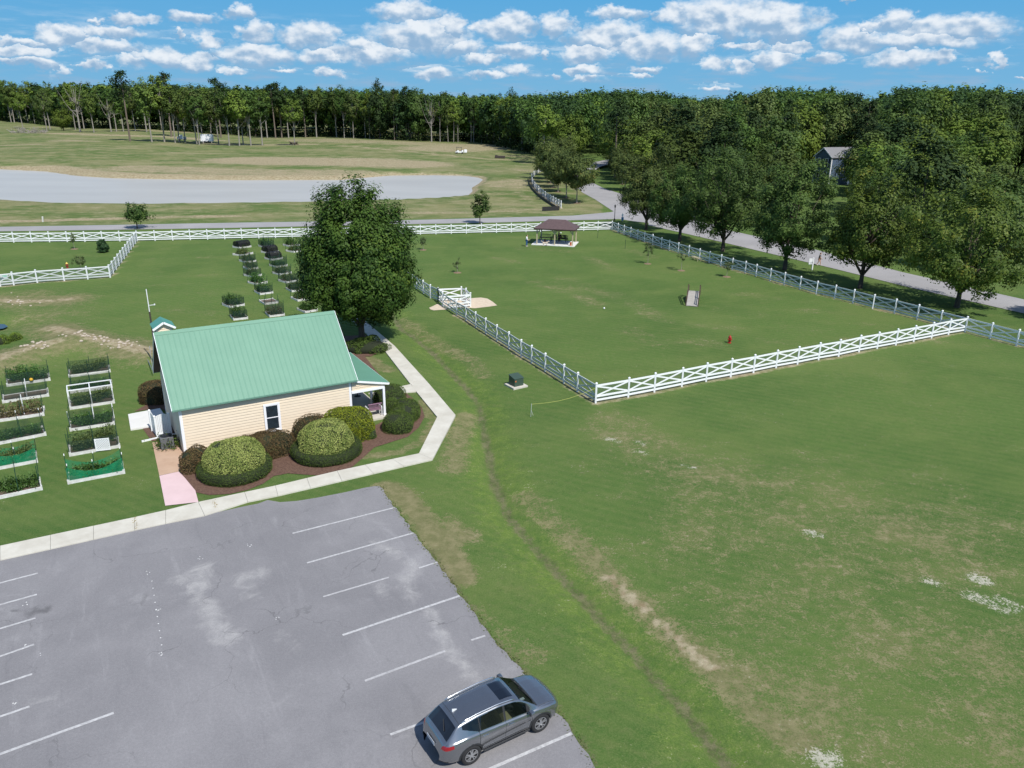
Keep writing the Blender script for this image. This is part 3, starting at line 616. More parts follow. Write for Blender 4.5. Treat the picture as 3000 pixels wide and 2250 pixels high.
strip(mb, GL('g', [(1812, 655), (1700, 664), (1560, 682)], SZ), GL('g', [(1780, 608), (1655, 634), (1500, 668)], SZ), -.05, SZ, 1.6)
tag(mb.build('sidewalk', SWALK, bevel=.006), kind='structure')
mb = MB()   # weeds in two sidewalk joints
for pts in (GL('f', [(932, 1340), (942, 1380), (945, 1418)], SZ), GL('f', [(1478, 1215), (1492, 1245), (1500, 1275)], SZ)):
    for k in range(40):
        t = r.random() * 2; a = pts[int(t)] + (pts[min(2, int(t) + 1)] - pts[int(t)]) * (t % 1); a = a + Vector((r.gauss(0, .05), r.gauss(0, .05), 0))
        mb.quad(a, a + Vector((r.uniform(-.03, .03), .02, .03)), a + Vector((r.uniform(-.04, .04), .05, .012)))
tag(mb.build('joint_weeds', mk('dry_weed', (.26, .2, .09), .9, .3)), kind='stuff')
sheet('pink_paving', GL('r5', [(443, 1302), (680, 1250), (760, 1335), (880, 1480), (918, 1620), (515, 1665)], .03), .035, mk('pink_concrete', (.60, .44, .44), .85, .06, 1.2, bump=.2, col2=(.66, .49, .49)))
sheet('tan_paving', GL('r5', [(357, 900), (700, 850), (735, 985), (790, 1040), (735, 1150), (680, 1250), (443, 1300)], .02), .03, mk('tan_concrete', (.42, .28, .19), .9, .18, 1.1, bump=.2, col2=(.50, .35, .25)))
mb = MB(); mb.prism(GL('r5', [(62, 552), (450, 478), (560, 640), (380, 690), (92, 732)], .12), -.02, .12); tag(mb.build('concrete_pad', CONCW, bevel=.01), kind='structure')
# roads
def road(name, L_, R_, z, mat):
    mb = MB()
    for i in range(len(L_) - 1): mb.quad(*[(p[0], p[1], z) for p in (L_[i], R_[i], R_[i + 1], L_[i + 1])])
    return tag(mb.build(name, mat), kind='structure')
road('road', GL('d', [(-1200, 232), (0, 205), (1000, 188), (2212, 166)]) + GL('b', [(400, 1428), (1000, 1412), (1500, 1398), (1750, 1375)]) + GL('n', [(1640, 800)]),
     GL('d', [(-1200, 268), (0, 247), (1000, 233), (2212, 214)]) + GL('b', [(400, 1454), (1000, 1443), (1500, 1428), (1800, 1420)]) + GL('n', [(1700, 1010)]), .03, ROADM)
road('avenue', GL('n', [(2600, 1040), (2050, 925), (1880, 852), (1700, 756), (1500, 680), (1300, 618), (1180, 560), (1120, 500), (1130, 440), (1230, 360), (1330, 330), (1480, 300)]),
     GL('n', [(2600, 1150), (2212, 1082), (1900, 1030), (1640, 1000), (1375, 870), (1180, 742), (1030, 660), (930, 570), (930, 480), (1060, 370), (1180, 300), (1330, 272)]), .034, ROADM)
road('road_branch', GL('i', [(0, 145), (300, 215), (600, 280), (1000, 370), (1500, 500), (2212, 660), (3200, 900)]), GL('i', [(0, 222), (300, 292), (800, 412), (1300, 532), (1800, 652), (2212, 742), (3200, 1000)])if False else GL('i', [(0, 222), (300, 290), (620, 366), (1060, 470), (1560, 594), (2212, 742), (3200, 985)]), .038, ROADM)
road('road_far', GL('r8', [(850, 1180), (1500, 1195)]), GL('r8', [(850, 1240), (1500, 1255)]), .03, ROADM)
sheet('pond_right', GL('r8', [(1000, 1330), (1300, 1310), (1500, 1400), (1400, 1520), (1150, 1480)], .05), .05, water_mat('pond_dark', (.06, .075, .08), .1))
# mulch beds and sand
sheet('mulch_bed', GL('g', [(330, 1010), (285, 1190), (340, 1255), (380, 1310), (470, 1328), (600, 1322), (720, 1295), (820, 1255), (890, 1205), (980, 1188), (1080, 1195), (1200, 1203), (1310, 1185), (1400, 1145), (1470, 1085), (1540, 1020), (1650, 985), (1760, 950), (1830, 890), (1868, 820), (1850, 760), (1800, 710), (1740, 660), (1690, 668), (1560, 690), (1640, 830), (1560, 870), (1490, 900), (1380, 760), (800, 880)], .02), .03, MULCH)
sheet('mulch_bed_north', GL('g', [(1400, 400), (1480, 430), (1560, 530), (1650, 630), (1600, 650), (1300, 500)], .02), .03, MULCH)
sheet('mulch_bed_tree', GL('g', [(1330, 300), (1480, 290), (1560, 330), (1600, 390), (1520, 430), (1400, 430), (1340, 400)], .02), .034, MULCH)
sheet('mulch_bed_west', GL('r5', [(140, 520), (280, 440), (470, 410), (560, 500), (600, 560), (450, 480)], .02), .03, MULCH)
sheet('mulch_strip_west', GL('r5', [(240, 730), (370, 690), (600, 640), (720, 860), (350, 880), (330, 850)], .02), .026, MULCH)
SAND = mk('sand', (.50, .40, .29), .95, .15, 3, bump=.3, bscale=30, col2=(.62, .52, .40))
sheet('sand_patch', GL('r4', [(1280, 400), (1540, 382), (1680, 405), (1790, 470), (1890, 552), (1700, 580), (1400, 615), (1250, 600), (850, 600), (600, 430)], .01), .02, SAND)
sheet('sand_patch_outer', GL('r4', [(420, 605), (500, 570), (600, 520), (700, 545), (830, 640), (520, 660), (455, 640)], .01), .024, SAND)
# ---------------------------------------------------------------- fences
mb = MB(); mb.box((0, 0, .72), (.125, .125, 1.5)); mb.box((0, 0, 1.485), (.165, .165, .035)); mb.box((0, 0, 1.53), (.15, .15, .06), taper=.25); POST = mb.mesh('post'); POST.materials.append(WHITE)
mb = MB()   # one bay, unit length along x: three boards and a crossed pair
for z, h in ((1.30, .14), (.50, .14), (.22, .14)): mb.box((.5, 0, z), (1, .038, h))
for s_ in (0, 1):
    z0, z1 = (.56, 1.24) if s_ == 0 else (1.24, .56)
    y0 = .0 if s_ == 0 else .0
    hh = .055; yy = .016 - (.0 if s_ == 0 else .003)
    vs = [(x, y, z) for y in (-yy, yy) for x, z in ((.03, z0 - hh), (.97, z1 - hh), (.97, z1 + hh), (.03, z0 + hh))]
    mb.add(vs, [(0, 1, 2, 3), (7, 6, 5, 4), (0, 4, 5, 1), (1, 5, 6, 2), (2, 6, 7, 3), (3, 7, 4, 0)])
BAY = mb.mesh('rails'); BAY.materials.append(WHITE)
NETGREY = netmat('fence_wire', (.10, .15, .15), .22)
mb = MB(); mb.quad((0, .03, .08), (1, .03, .08), (1, .03, 1.3), (0, .03, 1.3)); NETM = mb.mesh('wire_mesh'); NETM.materials.append(NETGREY)
def tz(p): return float(terrain(np.array([p[0]]), np.array([p[1]]))[0])
def fence(pts, label, net=True, first=True, last=True, group=None, name='rail_fence'):
    o = empty(name, (pts[0].x, pts[0].y, 0), 0, label, 'fence', group)
    for k, p in enumerate(pts):
        z = tz(p)
        if (k > 0 or first) and (k < len(pts) - 1 or last):
            c = bpy.data.objects.new('post', POST); COL.objects.link(c); c.parent = o; c.location = (p.x - pts[0].x, p.y - pts[0].y, z)
        if k + 1 < len(pts):
            q = pts[k + 1]; L_ = (q - p).length; an = math.atan2(q.y - p.y, q.x - p.x)
            for nm, m_ in (('rails', BAY),) + ((('wire_mesh', NETM),) if net else ()):
                c = bpy.data.objects.new(nm, m_); COL.objects.link(c); c.parent = o
                c.location = (p.x - pts[0].x, p.y - pts[0].y, z); c.rotation_euler = (0, 0, an); c.scale = (L_, 1, 1)
    return o
FG = 'white cross-braced fences'
fence(near_b, 'bright white cross-rail fence facing the parking lot, front side of the dog park', group=FG)
fence(left_b, 'shaded white fence with wire mesh running from the front corner to the dog park gate', group=FG, first=False)
fence(left_b2[1:] + left_c, 'white fence with wire mesh from the gate to behind the big tree', group=FG)
fence(right_b, 'long grey-shaded white fence between the dog park and the tree-lined road', group=FG, first=False)
fence(right_x, 'short white fence stub leading past the right corner of the dog park', group=FG, first=False)
fence(far_b, 'long white cross-rail fence along the far road, behind garden and dog park', group=FG, last=False)
fence(pad_b, 'white fence going away from the camera beside the paddock of small trees', group=FG, first=False)
fence(pad_f, 'white fence at the front of the left paddock with the yellow hydrant', group=FG, first=False)
fence(curve_b, 'curved white fence at the mouth of the tree avenue beyond the far road', group=FG)
fence(curve_b2, 'far end of the curved white fence, bending back under the avenue trees', group=FG, first=False)
# double gate pen of the dog park
gp = [left_b2[0], left_b2[2]]
fence([left_b[-1], left_b2[0]], 'single white fence bay joining the long side fence to the gate pen', group=FG, first=False, last=False)
t = empty('gate_pen', (left_b2[0].x, left_b2[0].y, 0), 0, 'white double-gate pen with crossed rails inside the dog park fence', 'gate pen')
pen = [left_b2[0], G('r4', 1318, 585), G('r4', 1222, 480), G('r4', 1122, 445), left_b2[2]]
o0 = left_b2[0]
for p in pen[1:4]:
    c = bpy.data.objects.new('post', POST); COL.objects.link(c); c.parent = t; c.location = p - o0
for a_, b_ in ((pen[0], pen[1]), (pen[1], pen[2]), (pen[2], pen[3]), (pen[3], pen[4]), (left_b2[0], left_b2[1])):
    L_ = (b_ - a_).length
    n = 2 if L_ > 3.2 else 1
    for k in range(n):
        c = bpy.data.objects.new('gate_rails', BAY); COL.objects.link(c); c.parent = t; c.location = a_ + (b_ - a_) * (k / n) - o0; c.rotation_euler = (0, 0, math.atan2(b_.y - a_.y, b_.x - a_.x)); c.scale = (L_ / n, 1, 1)
mb = MB(); mb.box((0, 0, 0), (.05, .12, .16)); lt_ = mb.build('latch', BLACKM, t, bevel=.01); lt_.location = (pen[1] - o0) * .5 + Vector((0, -.05, 1.0))
# white notice board hung on the paddock gate
t = empty('notice_board', (pad_f[4].x - .9, pad_f[4].y - .06, 0), math.atan2(pad_f[3].y - pad_f[4].y, pad_f[3].x - pad_f[4].x), 'white and pale green notice board on the left paddock fence', 'sign')
mb = MB(); mb.box((0, -.06, .95), (.75, .03, .6)); mb.build('board', mk('board_white', (.72, .76, .74), .5), t, bevel=.005)
mb = MB(); mb.box((.05, -.078, 1.05), (.5, .006, .25)); mb.build('panel', mk('board_green', (.35, .62, .5), .5), t)

# ---------------------------------------------------------------- clubhouse
BY = .53399; bu = Vector((math.cos(BY), math.sin(BY), 0)); bv = Vector((-math.sin(BY), math.cos(BY), 0)); BO = Vector((-19.427, 42.528, 0))
BL, BHE, BOG, BOE, BHW, BHR = 10.396, 3.03, .41, .27, 3.68, 6.73
def BW(a, b, z=0): return BO + bu * a + bv * b + Vector((0, 0, z))
def BLc(p): d = Vector(p) - BO; return Vector((d.dot(bu), d.dot(bv), p[2]))
BT = empty('clubhouse', BO, BY, 'cream clapboard clubhouse with a light green metal roof and side porch', 'building')
SIDING = mk('cream_siding', (.69, .575, .43), .7, .05, 2, col2=(.73, .61, .46))
TRIM = mk('white_trim', (.80, .80, .82), .4, .02)
ROOFM = mk('green_metal_roof', (.124, .262, .184), .5, .08, .7, spec=.4, col2=(.142, .288, .203))
ROOFD = mk('dark_green_roof', (.07, .23, .19), .45, .08, 1.5)
DEPTH = 2 * BHW
def siding(mb, p0, p1, z0, z1, n_out, top=None, h=.178):
    """lapped boards between two wall ends; top(t) gives the wall top for gables"""
    z = z0; n_out = Vector(n_out)
    while z < z1 - 1e-4:
        zt = min(z + h, z1)
        a, b = Vector(p0), Vector(p1)
        if top:
            ta, tb = top(z); ta2, tb2 = top(zt)
            a0, b0 = a + (b - a) * ta, a + (b - a) * tb; a1, b1 = a + (b - a) * ta2, a + (b - a) * tb2
        else: a0, b0, a1, b1 = a, b, a, b
        o = n_out * .038
        mb.quad(a0 + o + Vector((0, 0, z)), b0 + o + Vector((0, 0, z)), b1 + Vector((0, 0, zt)) + n_out * .003, a1 + Vector((0, 0, zt)) + n_out * .003)
        mb.quad(a0 + Vector((0, 0, z)), b0 + Vector((0, 0, z)), b0 + o + Vector((0, 0, z)), a0 + o + Vector((0, 0, z)))
        z = zt
slope = (BHR - BHE) / (BHW + BOE)
zwall = BHE - .04 + slope * BOE * .0
mb = MB()
siding(mb, (0, 0, 0), (BL, 0, 0), .12, BHE, (0, -1, 0))
siding(mb, (BL, DEPTH, 0), (0, DEPTH, 0), .12, BHE, (0, 1, 0))
gt = lambda z: (max(0, (z - BHE) / (BHR - .2 - BHE)) * .5, 1 - max(0, (z - BHE) / (BHR - .2 - BHE)) * .5)
siding(mb, (0, DEPTH, 0), (0, 0, 0), .12, BHR - .25, (-1, 0, 0), gt)
siding(mb, (BL, 0, 0), (BL, DEPTH, 0), .12, BHR - .25, (1, 0, 0), gt)
mb.build('wall', SIDING, BT)
mb = MB(); mb.box((BL / 2, DEPTH / 2, .05), (BL - .02, DEPTH - .02, .24)); mb.build('foundation', CONC, BT)
for x, y in ((-.005, -.005), (BL + .005, -.005), (-.005, DEPTH + .005), (BL + .005, DEPTH + .005)):
    mb = MB(); sx_, sy_ = (-1 if x < 1 else 1), (-1 if y < 1 else 1)
    mb.box((x - sx_ * .055, y + sy_ * .018, BHE / 2 + .05), (.14, .03, BHE - .1)); mb.box((x + sx_ * .018, y - sy_ * .055, BHE / 2 + .05), (.03, .14, BHE - .1))
    mb.build('corner_board', TRIM, BT)
# metal roof with raised ribs
def roof_plane(mb, e0, e1, r0_, r1_, rib=.3, th=.05, rh=.010, mi=0, mi2=0):
    e0, e1, r0_, r1_ = map(Vector, (e0, e1, r0_, r1_)); n = (e1 - e0).cross(r0_ - e0).normalized()
    if n.z < 0: n = -n
    N = round((e1 - e0).length / rib)
    prof = []
    for k in range(N):
        for t_, h_ in ((0, 0), (.36, 0), (.42, rh), (.52, rh), (.58, 0)): prof.append(((k + t_) / N, h_))
    prof.append((1, 0))
    top = [[a + (b - a) * t_ + n * h_ for t_, h_ in prof] for a, b in ((e0, e1), (r0_, r1_))]
    m_ = len(prof); vs = top[0] + top[1]; mb.add(vs, [(i, i + 1, m_ + i + 1, m_ + i) for i in range(m_ - 1)], mi)
    d = n * -th; b = [e0 + d, e1 + d, r1_ + d, r0_ + d]
    mb.add([e0, e1, r1_, r0_] + b, [(0, 4, 5, 1), (1, 5, 6, 2), (3, 2, 6, 7), (0, 3, 7, 4)], mi); mb.add(b, [(3, 2, 1, 0)], mi2)
X0, X1 = -BOG, BL + BOG
mb = MB()
roof_plane(mb, (X0, -BOE, BHE), (X1, -BOE, BHE), (X0, BHW, BHR), (X1, BHW, BHR), mi2=1)
roof_plane(mb, (X1, DEPTH + BOE, BHE), (X0, DEPTH + BOE, BHE), (X1, BHW, BHR), (X0, BHW, BHR), mi2=1)
rf = mb.build('roof', [ROOFM, mk('soffit_shade_brown', (.09, .07, .06), .8)], BT)  # brown underside, with the shadow below the roof put into its colour
mb = MB()
n_ = Vector((0, -slope, 1)).normalized()
for sgn in (-1, 1):
    mb.bar((X0 - .01, BHW + sgn * .11, BHR + .02 - .11 * slope), (X1 + .01, BHW + sgn * .11, BHR + .02 - .11 * slope), .24, .012, up=(0, sgn * slope, 1))
mb.build('ridge_cap', ROOFM, rf)
mb = MB()
for x in (X0 - .012, X1 + .012):
    for sgn in (-1, 1):
        y_e = -BOE if sgn < 0 else DEPTH + BOE
        mb.bar((x, y_e, BHE - .07), (x, BHW, BHR - .07), .024, .17)
mb.build('rake_board', TRIM, rf)
mb = MB(); mb.box((BL / 2, -BOE - .035, BHE - .045), (X1 - X0, .07, .1)); mb.box((BL / 2, -BOE / 2, BHE - .11), (X1 - X0 - .05, BOE - .03, .02)); mb.box((BL / 2, DEPTH + BOE + .035, BHE - .045), (X1 - X0, .07, .1))
mb.build('gutter', mk('green_gutter', (.12, .24, .18), .5), rf, bevel=.01)
# front window
def wallpt(x, y): return BLc(plane_hit('g', x, y, BO, bv))
wa0, wb0 = wallpt(812, 742), wallpt(942, 900); wx0, wx1 = wa0.x + .05, wb0.x - .02; wz0, wz1 = wb0.z, wallpt(880, 731).z
GLASS = mk('window_glass', (.02, .03, .04), .06, .3, 2, spec=.8, coat=.5)
def window(parent, cx, z0, z1, w, y, ny, name='window', rz=0, trim=TRIM, fr=.11):
    """double-hung sash in a wall whose outside is at y (local), frame proud of the boards"""
    t_ = MB(); yo = y - .035 * ny if False else y
    t_.box((cx, y, z1 - fr / 2), (w, .06, fr)); t_.box((cx, y, z0 + fr / 2), (w, .075, fr))
    for s_ in (-1, 1): t_.box((cx + s_ * (w / 2 - fr / 2), y, (z0 + z1) / 2), (fr, .06, z1 - z0 - 2 * fr))
    wo_ = t_.build(name, trim, parent, bevel=.006)
    t_ = MB(); t_.box((cx, y + .012, (z0 + z1) / 2), (w - 2 * fr, .014, z1 - z0 - 2 * fr)); t_.build('pane', GLASS, wo_)
    t_ = MB(); zc = (z0 + z1) / 2
    t_.box((cx, y - .004, zc), (w - 2 * fr, .035, .05)); iw = w - 2 * fr
    for zz in (z0 + fr + .018, z1 - fr - .018): t_.box((cx, y - .002, zz), (iw, .03, .036))
    for s_ in (-1, 1): t_.box((cx + s_ * (iw / 2 - .018), y - .002, zc), (.036, .028, z1 - z0 - 2 * fr - .073))
    t_.build('sash', trim, wo_); return wo_
window(BT, (wx0 + wx1) / 2, wz0, wz1, wx1 - wx0, -.075, -1)
# cupola at the left end of the ridge
cl, crr = BLc(plane_hit('g', 108, 262, BW(0, BHW + .5), bv)), BLc(plane_hit('g', 235, 255, BW(0, BHW + .5), bv))
cy0, cy1 = BHW + .12, BHW + 1.15
cpt = lambda x, y: BLc(plane_hit('g', x, y, BW(0, cy0), bv))
ca, cb, ce, cap_ = cpt(120, 240), cpt(230, 235), cpt(240, 222), cpt(158, 200)
ccx, cw_ = (ca.x + cb.x) / 2, cb.x - ca.x; zc_e = cb.z; hw2 = cw_ / 2 + .16; ctop = zc_e + hw2 * .62
print('CUPOLA', ccx, cw_, zc_e, ctop)
mb = MB(); xa_, xb_ = ccx - cw_ / 2, ccx + cw_ / 2
siding(mb, (xa_, cy0, 0), (xb_, cy0, 0), 6.2, zc_e, (0, -1, 0), h=.13); siding(mb, (xb_, cy1, 0), (xa_, cy1, 0), 6.2, zc_e, (0, 1, 0), h=.13)
siding(mb, (xa_, cy1, 0), (xa_, cy0, 0), 6.2, zc_e, (-1, 0, 0), h=.13); siding(mb, (xb_, cy0, 0), (xb_, cy1, 0), 6.2, zc_e, (1, 0, 0), h=.13)
for yy, fo in ((cy0, (0, 1, 2)), (cy1, (2, 1, 0))): mb.add([(xa_, yy, zc_e), (xb_, yy, zc_e), (ccx, yy, zc_e + cw_ / 2 * .62)], [fo])
cu = mb.build('cupola', SIDING, BT)
mb = MB()
for s_ in (-1, 1): roof_plane(mb, (ccx + s_ * hw2, cy0 - .2, ctop - hw2 * .62), (ccx + s_ * hw2, cy1 + .2, ctop - hw2 * .62), (ccx, cy0 - .2, ctop), (ccx, cy1 + .2, ctop), .25, .04, .012)
mb.build('cupola_roof', ROOFD, cu)
mb = MB()
for s_ in (-1, 1): mb.bar((ccx + s_ * (hw2 + .01), cy0 - .215, ctop - hw2 * .62 - .06), (ccx, cy0 - .215, ctop - .06), .03, .12)
mb.build('cupola_trim', TRIM, cu)
# side porch under its lean-to roof
PD, PE, PZ0, PZ1, PB0, PB1 = 2.25, 2.62, 3.02, 2.42, -.12, DEPTH + .1
mb = MB(); roof_plane(mb, (BL + PE, PB1, PZ1), (BL + PE, PB0, PZ1), (BL + .03, PB1, PZ0), (BL + .03, PB0, PZ0), .3, .05, .012); pr_ = mb.build('porch_roof', mk('porch_roof_green', (.115, .26, .185), .45, .05, .8), BT)
mb = MB()
mb.bar((BL + .12, PB0 - .014, PZ0 - .1), (BL + PE, PB0 - .014, PZ1 - .075), .024, .13); mb.bar((BL + PE + .012, PB0, PZ1 - .06), (BL + PE + .012, PB1, PZ1 - .06), .024, .1)
mb.build('porch_trim', TRIM, pr_)
mb = MB(); z = 2.3
mb.add([(BL + .09, 0, 2.2), (BL + PD, 0, 2.2), (BL + PD, 0, 2.43), (BL + .09, 0, 2.93)], [(0, 1, 2, 3)])
for k in range(5):
    zz = 2.24 + k * .14; xm = BL + .1 + max(0, min(PD - .1, (2.95 - zz) / .58 * PD)); mb.box(((BL + .1 + xm) / 2, -.012, zz), (xm - BL - .1, .02, .012))
mb.build('porch_gable', SIDING, BT)
mb = MB(); mb.box((BL + PD / 2 + .05, 0, 2.14), (PD, .16, .17)); mb.box((BL + PD, DEPTH / 2, 2.16), (.16, DEPTH - .18, .17)); mb.build('porch_beam', TRIM, BT)
for yy in (0, 2.4, 4.9, DEPTH):
    mb = MB(); mb.box((BL + PD, yy, 1.1), (.15, .15, 2.1)); mb.box((BL + PD, yy, .2), (.19, .19, .12)); mb.build('porch_post', TRIM, BT, bevel=.008)
mb = MB(); mb.prism([(BL + .01, -.35), (BL + PD + .3, -.35), (BL + PD + .3, DEPTH), (BL + .01, DEPTH)], -.02, .12); mb.build('porch_floor', CONC, BT)
mb = MB(); mb.box((BL + .05, 3.6, 1.15), (.05, .95, 2.06)); mb.build('door', mk('door_green', (.05, .14, .11), .4), BT, bevel=.01)
# west side: air conditioner, gate panel, mast
def west(x, y, z=0): return BLc(G('r5', x, y, z))
AC = BW(-.75, 1.7); t = empty('air_conditioner', AC, BY, 'dark air conditioning unit in shade beside the clubhouse west wall', 'air conditioner')
mb = MB(); mb.box((0, 0, .42), (.75, .75, .74)); b_ = mb.build('casing', mk('ac_grey', (.12, .125, .13), .5), t, bevel=.03)
mb = MB(); mb.lathe([(.33, 0), (.33, .03), (.05, .05)], 20, (0, 0, .79)); mb.build('fan_guard', BLACKM, t)
for k in range(2):
    mb = MB(); mb.box((-.38, 0, .25 + k * .3), (.02, .6, .05)); mb.build('vent', BLACKM, t)
A = G('r5', 418, 838); B = G('r5', 590, 800); t = empty('screen_panel', A, math.atan2(B.y - A.y, B.x - A.x), 'white vinyl screen panels boxing in the utility corner west of the clubhouse', 'screen')
W_ = (B - A).length
mb = MB()
for k in range(9): mb.box((W_ * (k + .5) / 9, 0, .72 + .06 * math.sin(math.pi * (k + .5) / 9)), (W_ / 9 - .012, .03, 1.3 + .12 * math.sin(math.pi * (k + .5) / 9)))
mb.box((W_ / 2, -.02, .2), (W_, .02, .1)); mb.build('panel', WHITE, t)
mb = MB()
for k in range(8): mb.box((0.03, 1.2 * (k + .5) / 8 , .7 ), (.03, 1.2 / 8 - .012, 1.3))
mb.build('side_panel', WHITE, t)
for x, y in ((0, 0), (W_, 0), (0, 1.25)):
    c = bpy.data.objects.new('post', POST); COL.objects.link(c); c.parent = t; c.location = (x, y, -.03); c.scale = (.8, .8, .98)
mb = MB(); mb.box((W_ / 2 - .3, -.18, .05), (W_ + 1.3, .08, .1)); tag(mb.build('border_kerb', WHITE, None), 'low white plastic edging in front of the vinyl screen panels', 'edging').matrix_world = t.matrix_world.copy() if False else Matrix.Translation(A) @ Matrix.Rotation(math.atan2(B.y - A.y, B.x - A.x), 4, 'Z')
# weather mast
mbase = G('f', 1097, 308); t = empty('weather_mast', mbase, BY, 'tall mast with a thin white top by the clubhouse gable, dark lower part standing in for the shaded rear rake', 'mast')
ph_ = height_at('d', 1355, 992, mbase); pt_ = height_at('d', 1310, 785, mbase)
mb = MB(); mb.tube([(0, 0, 0), (0, 0, ph_)], .06, 8); mb.build('pole', mk('brown_pole', (.06, .045, .04), .7), t)  # lower length stands in for the shaded underside of the rear rake
mb = MB(); mb.tube([(0, 0, ph_ - .05), (0, 0, pt_)], .035, 8); mb.build('antenna', TRIM, t)
mb = MB(); mb.tube([(0, 0, ph_ + .5), (.4, -.05, ph_ + .5)], .018, 6); mb.box((.42, -.05, ph_ + .53), (.08, .08, .1)); mb.build('sensor_arm', TRIM, t)
mb = MB(); mb.box((.05, -.1, 1.0), (.3, .3, 1.6)); mb.box((.05, -.1, .1), (.36, .36, .2)); mb.build('rake_shade_box', mk('rake_shade_grey', (.1, .1, .105), .5), t, bevel=.02)  # dark box stands in for the rear eave corner in shadow
mb = MB(); mb.tube([mbase + Vector((-.3, -.2, 1.9)), G('r5', 430, 40, .3) + Vector((-.2, -.4, .2)), G('f', 1000, 195, .05)], .025, 6); tag(mb.build('guy_wire', mk('galv', (.45, .45, .45), .4, metal=.7)), 'thin grey guy wire from the mast down to the lawn', 'wire')
# porch bench and table
def bench(loc, rz, label, mat_s, mat_f, L_=1.25, name='porch_bench', group=None, slats=10, back=True):
    t_ = empty(name, loc, rz, label, 'bench', group)
    m_ = MB()
    for k in range(5): m_.box((0, -.2 + k * .1, .43), (L_, .075, .025))
    m_.build('seat', mat_s, t_)
    m_ = MB()
    if back:
        for k in range(slats):
            x = -L_ / 2 + .08 + (L_ - .16) * k / (slats - 1); m_.bar((x, .24, .5), (x, .34, .9), .05, .02)
        m_.bar((-L_ / 2, .35, .92), (L_ / 2, .35, .92), .045, .06); m_.bar((-L_ / 2, .24, .49), (L_ / 2, .24, .49), .04, .05); m_.build('backrest', mat_s, t_)
    for s_ in (-1, 1):
        m_ = MB(); x = s_ * L_ / 2
        m_.bar((x, -.24, 0), (x, -.24, .62 if back else .4), .05, .05); m_.bar((x, .26, 0), (x, .3, .62 if back else .4), .05, .05); m_.bar((x, -.24, .4), (x, .26, .4), .04, .04)
        if back: m_.bar((x, -.28, .63), (x, .31, .64), .06, .04)
        m_.build('leg', mat_f, t_)
    return t_
bench(BW(BL + 1.62, .35, .12), BY + R(178), 'small white ornate bench at the sunlit front edge of the porch', mk('bench_purple', (.28, .16, .22), .6), TRIM, .95)
t = empty('cafe_table', BW(BL + 1.9, 4.3, .12), 0, 'round white cafe table on the shaded side porch', 'table')
mb = MB(); mb.lathe([(.36, 0), (.38, .02), (.36, .04)], 24, (0, 0, .7)); mb.build('tabletop', TRIM, t)
mb = MB(); mb.lathe([(.24, 0), (.22, .03), (.035, .06), (.035, .68), (.1, .7)], 16); mb.build('pedestal', BLACKM, t)

# ---------------------------------------------------------------- clipped shrubs
def shrub_pts(rng, n, fn, du=1e-3):
    """even points and normals on a surface fn(u,v) by rejection on area"""
    U = rng.random((n * 4, 2)); P = fn(U[:, 0], U[:, 1]); A = fn(U[:, 0] + du, U[:, 1]) - P; B = fn(U[:, 0], U[:, 1] + du) - P
    C = np.cross(A, B); ar = np.linalg.norm(C, axis=1); k = rng.random(len(ar)) < ar / np.percentile(ar, 97); idx = np.where(k)[0][:n]
    return P[idx], nrm(C[idx])
def dome(rx, ry, h, p=2.4, low=.0):
    def f(u, v):
        th = 2 * np.pi * u; ph = v * (np.pi / 2 + .35) ; s, c = np.sin(ph), np.cos(ph)
        s_ = np.sign(s) * np.abs(s) ** (2 / p); c_ = np.sign(c) * np.abs(c) ** (2 / p)
        z = np.where(c_ > 0, h * .28 + c_ * h * .72, h * .28 + c_ * h * .8); return np.stack([rx * s_ * np.cos(th), ry * s_ * np.sin(th), np.maximum(z, .02)], -1)
    def sample(rng, n):
        d = nrm(rng.normal(size=(n * 2, 3))); d = d[d[:, 2] > -.4][:n]; A_ = np.array([rx, ry, h * .72]); g_ = (np.abs(d / A_) ** p).sum(1) ** (-1 / p); P = d * g_[:, None]
        N = nrm(np.sign(P) * np.abs(P / A_) ** (p - 1) / A_); P[:, 2] = np.maximum(P[:, 2] + h * .28, .02); return P, N
    f.sample = sample
    return f
def ring(rx, ry, w, h, a0=0, a1=1):
    def f(u, v):
        th = 2 * np.pi * (a0 + (a1 - a0) * u); ph = 2 * np.pi * v; c, s = np.cos(ph), np.sin(ph)
        c_ = np.sign(c) * np.abs(c) ** .75; s_ = np.sign(s) * np.abs(s) ** .75
        return np.stack([(rx + w * c_) * np.cos(th), (ry + w * c_) * np.sin(th), np.maximum(h * .5 + h * .5 * s_, .02)], -1)
    return f
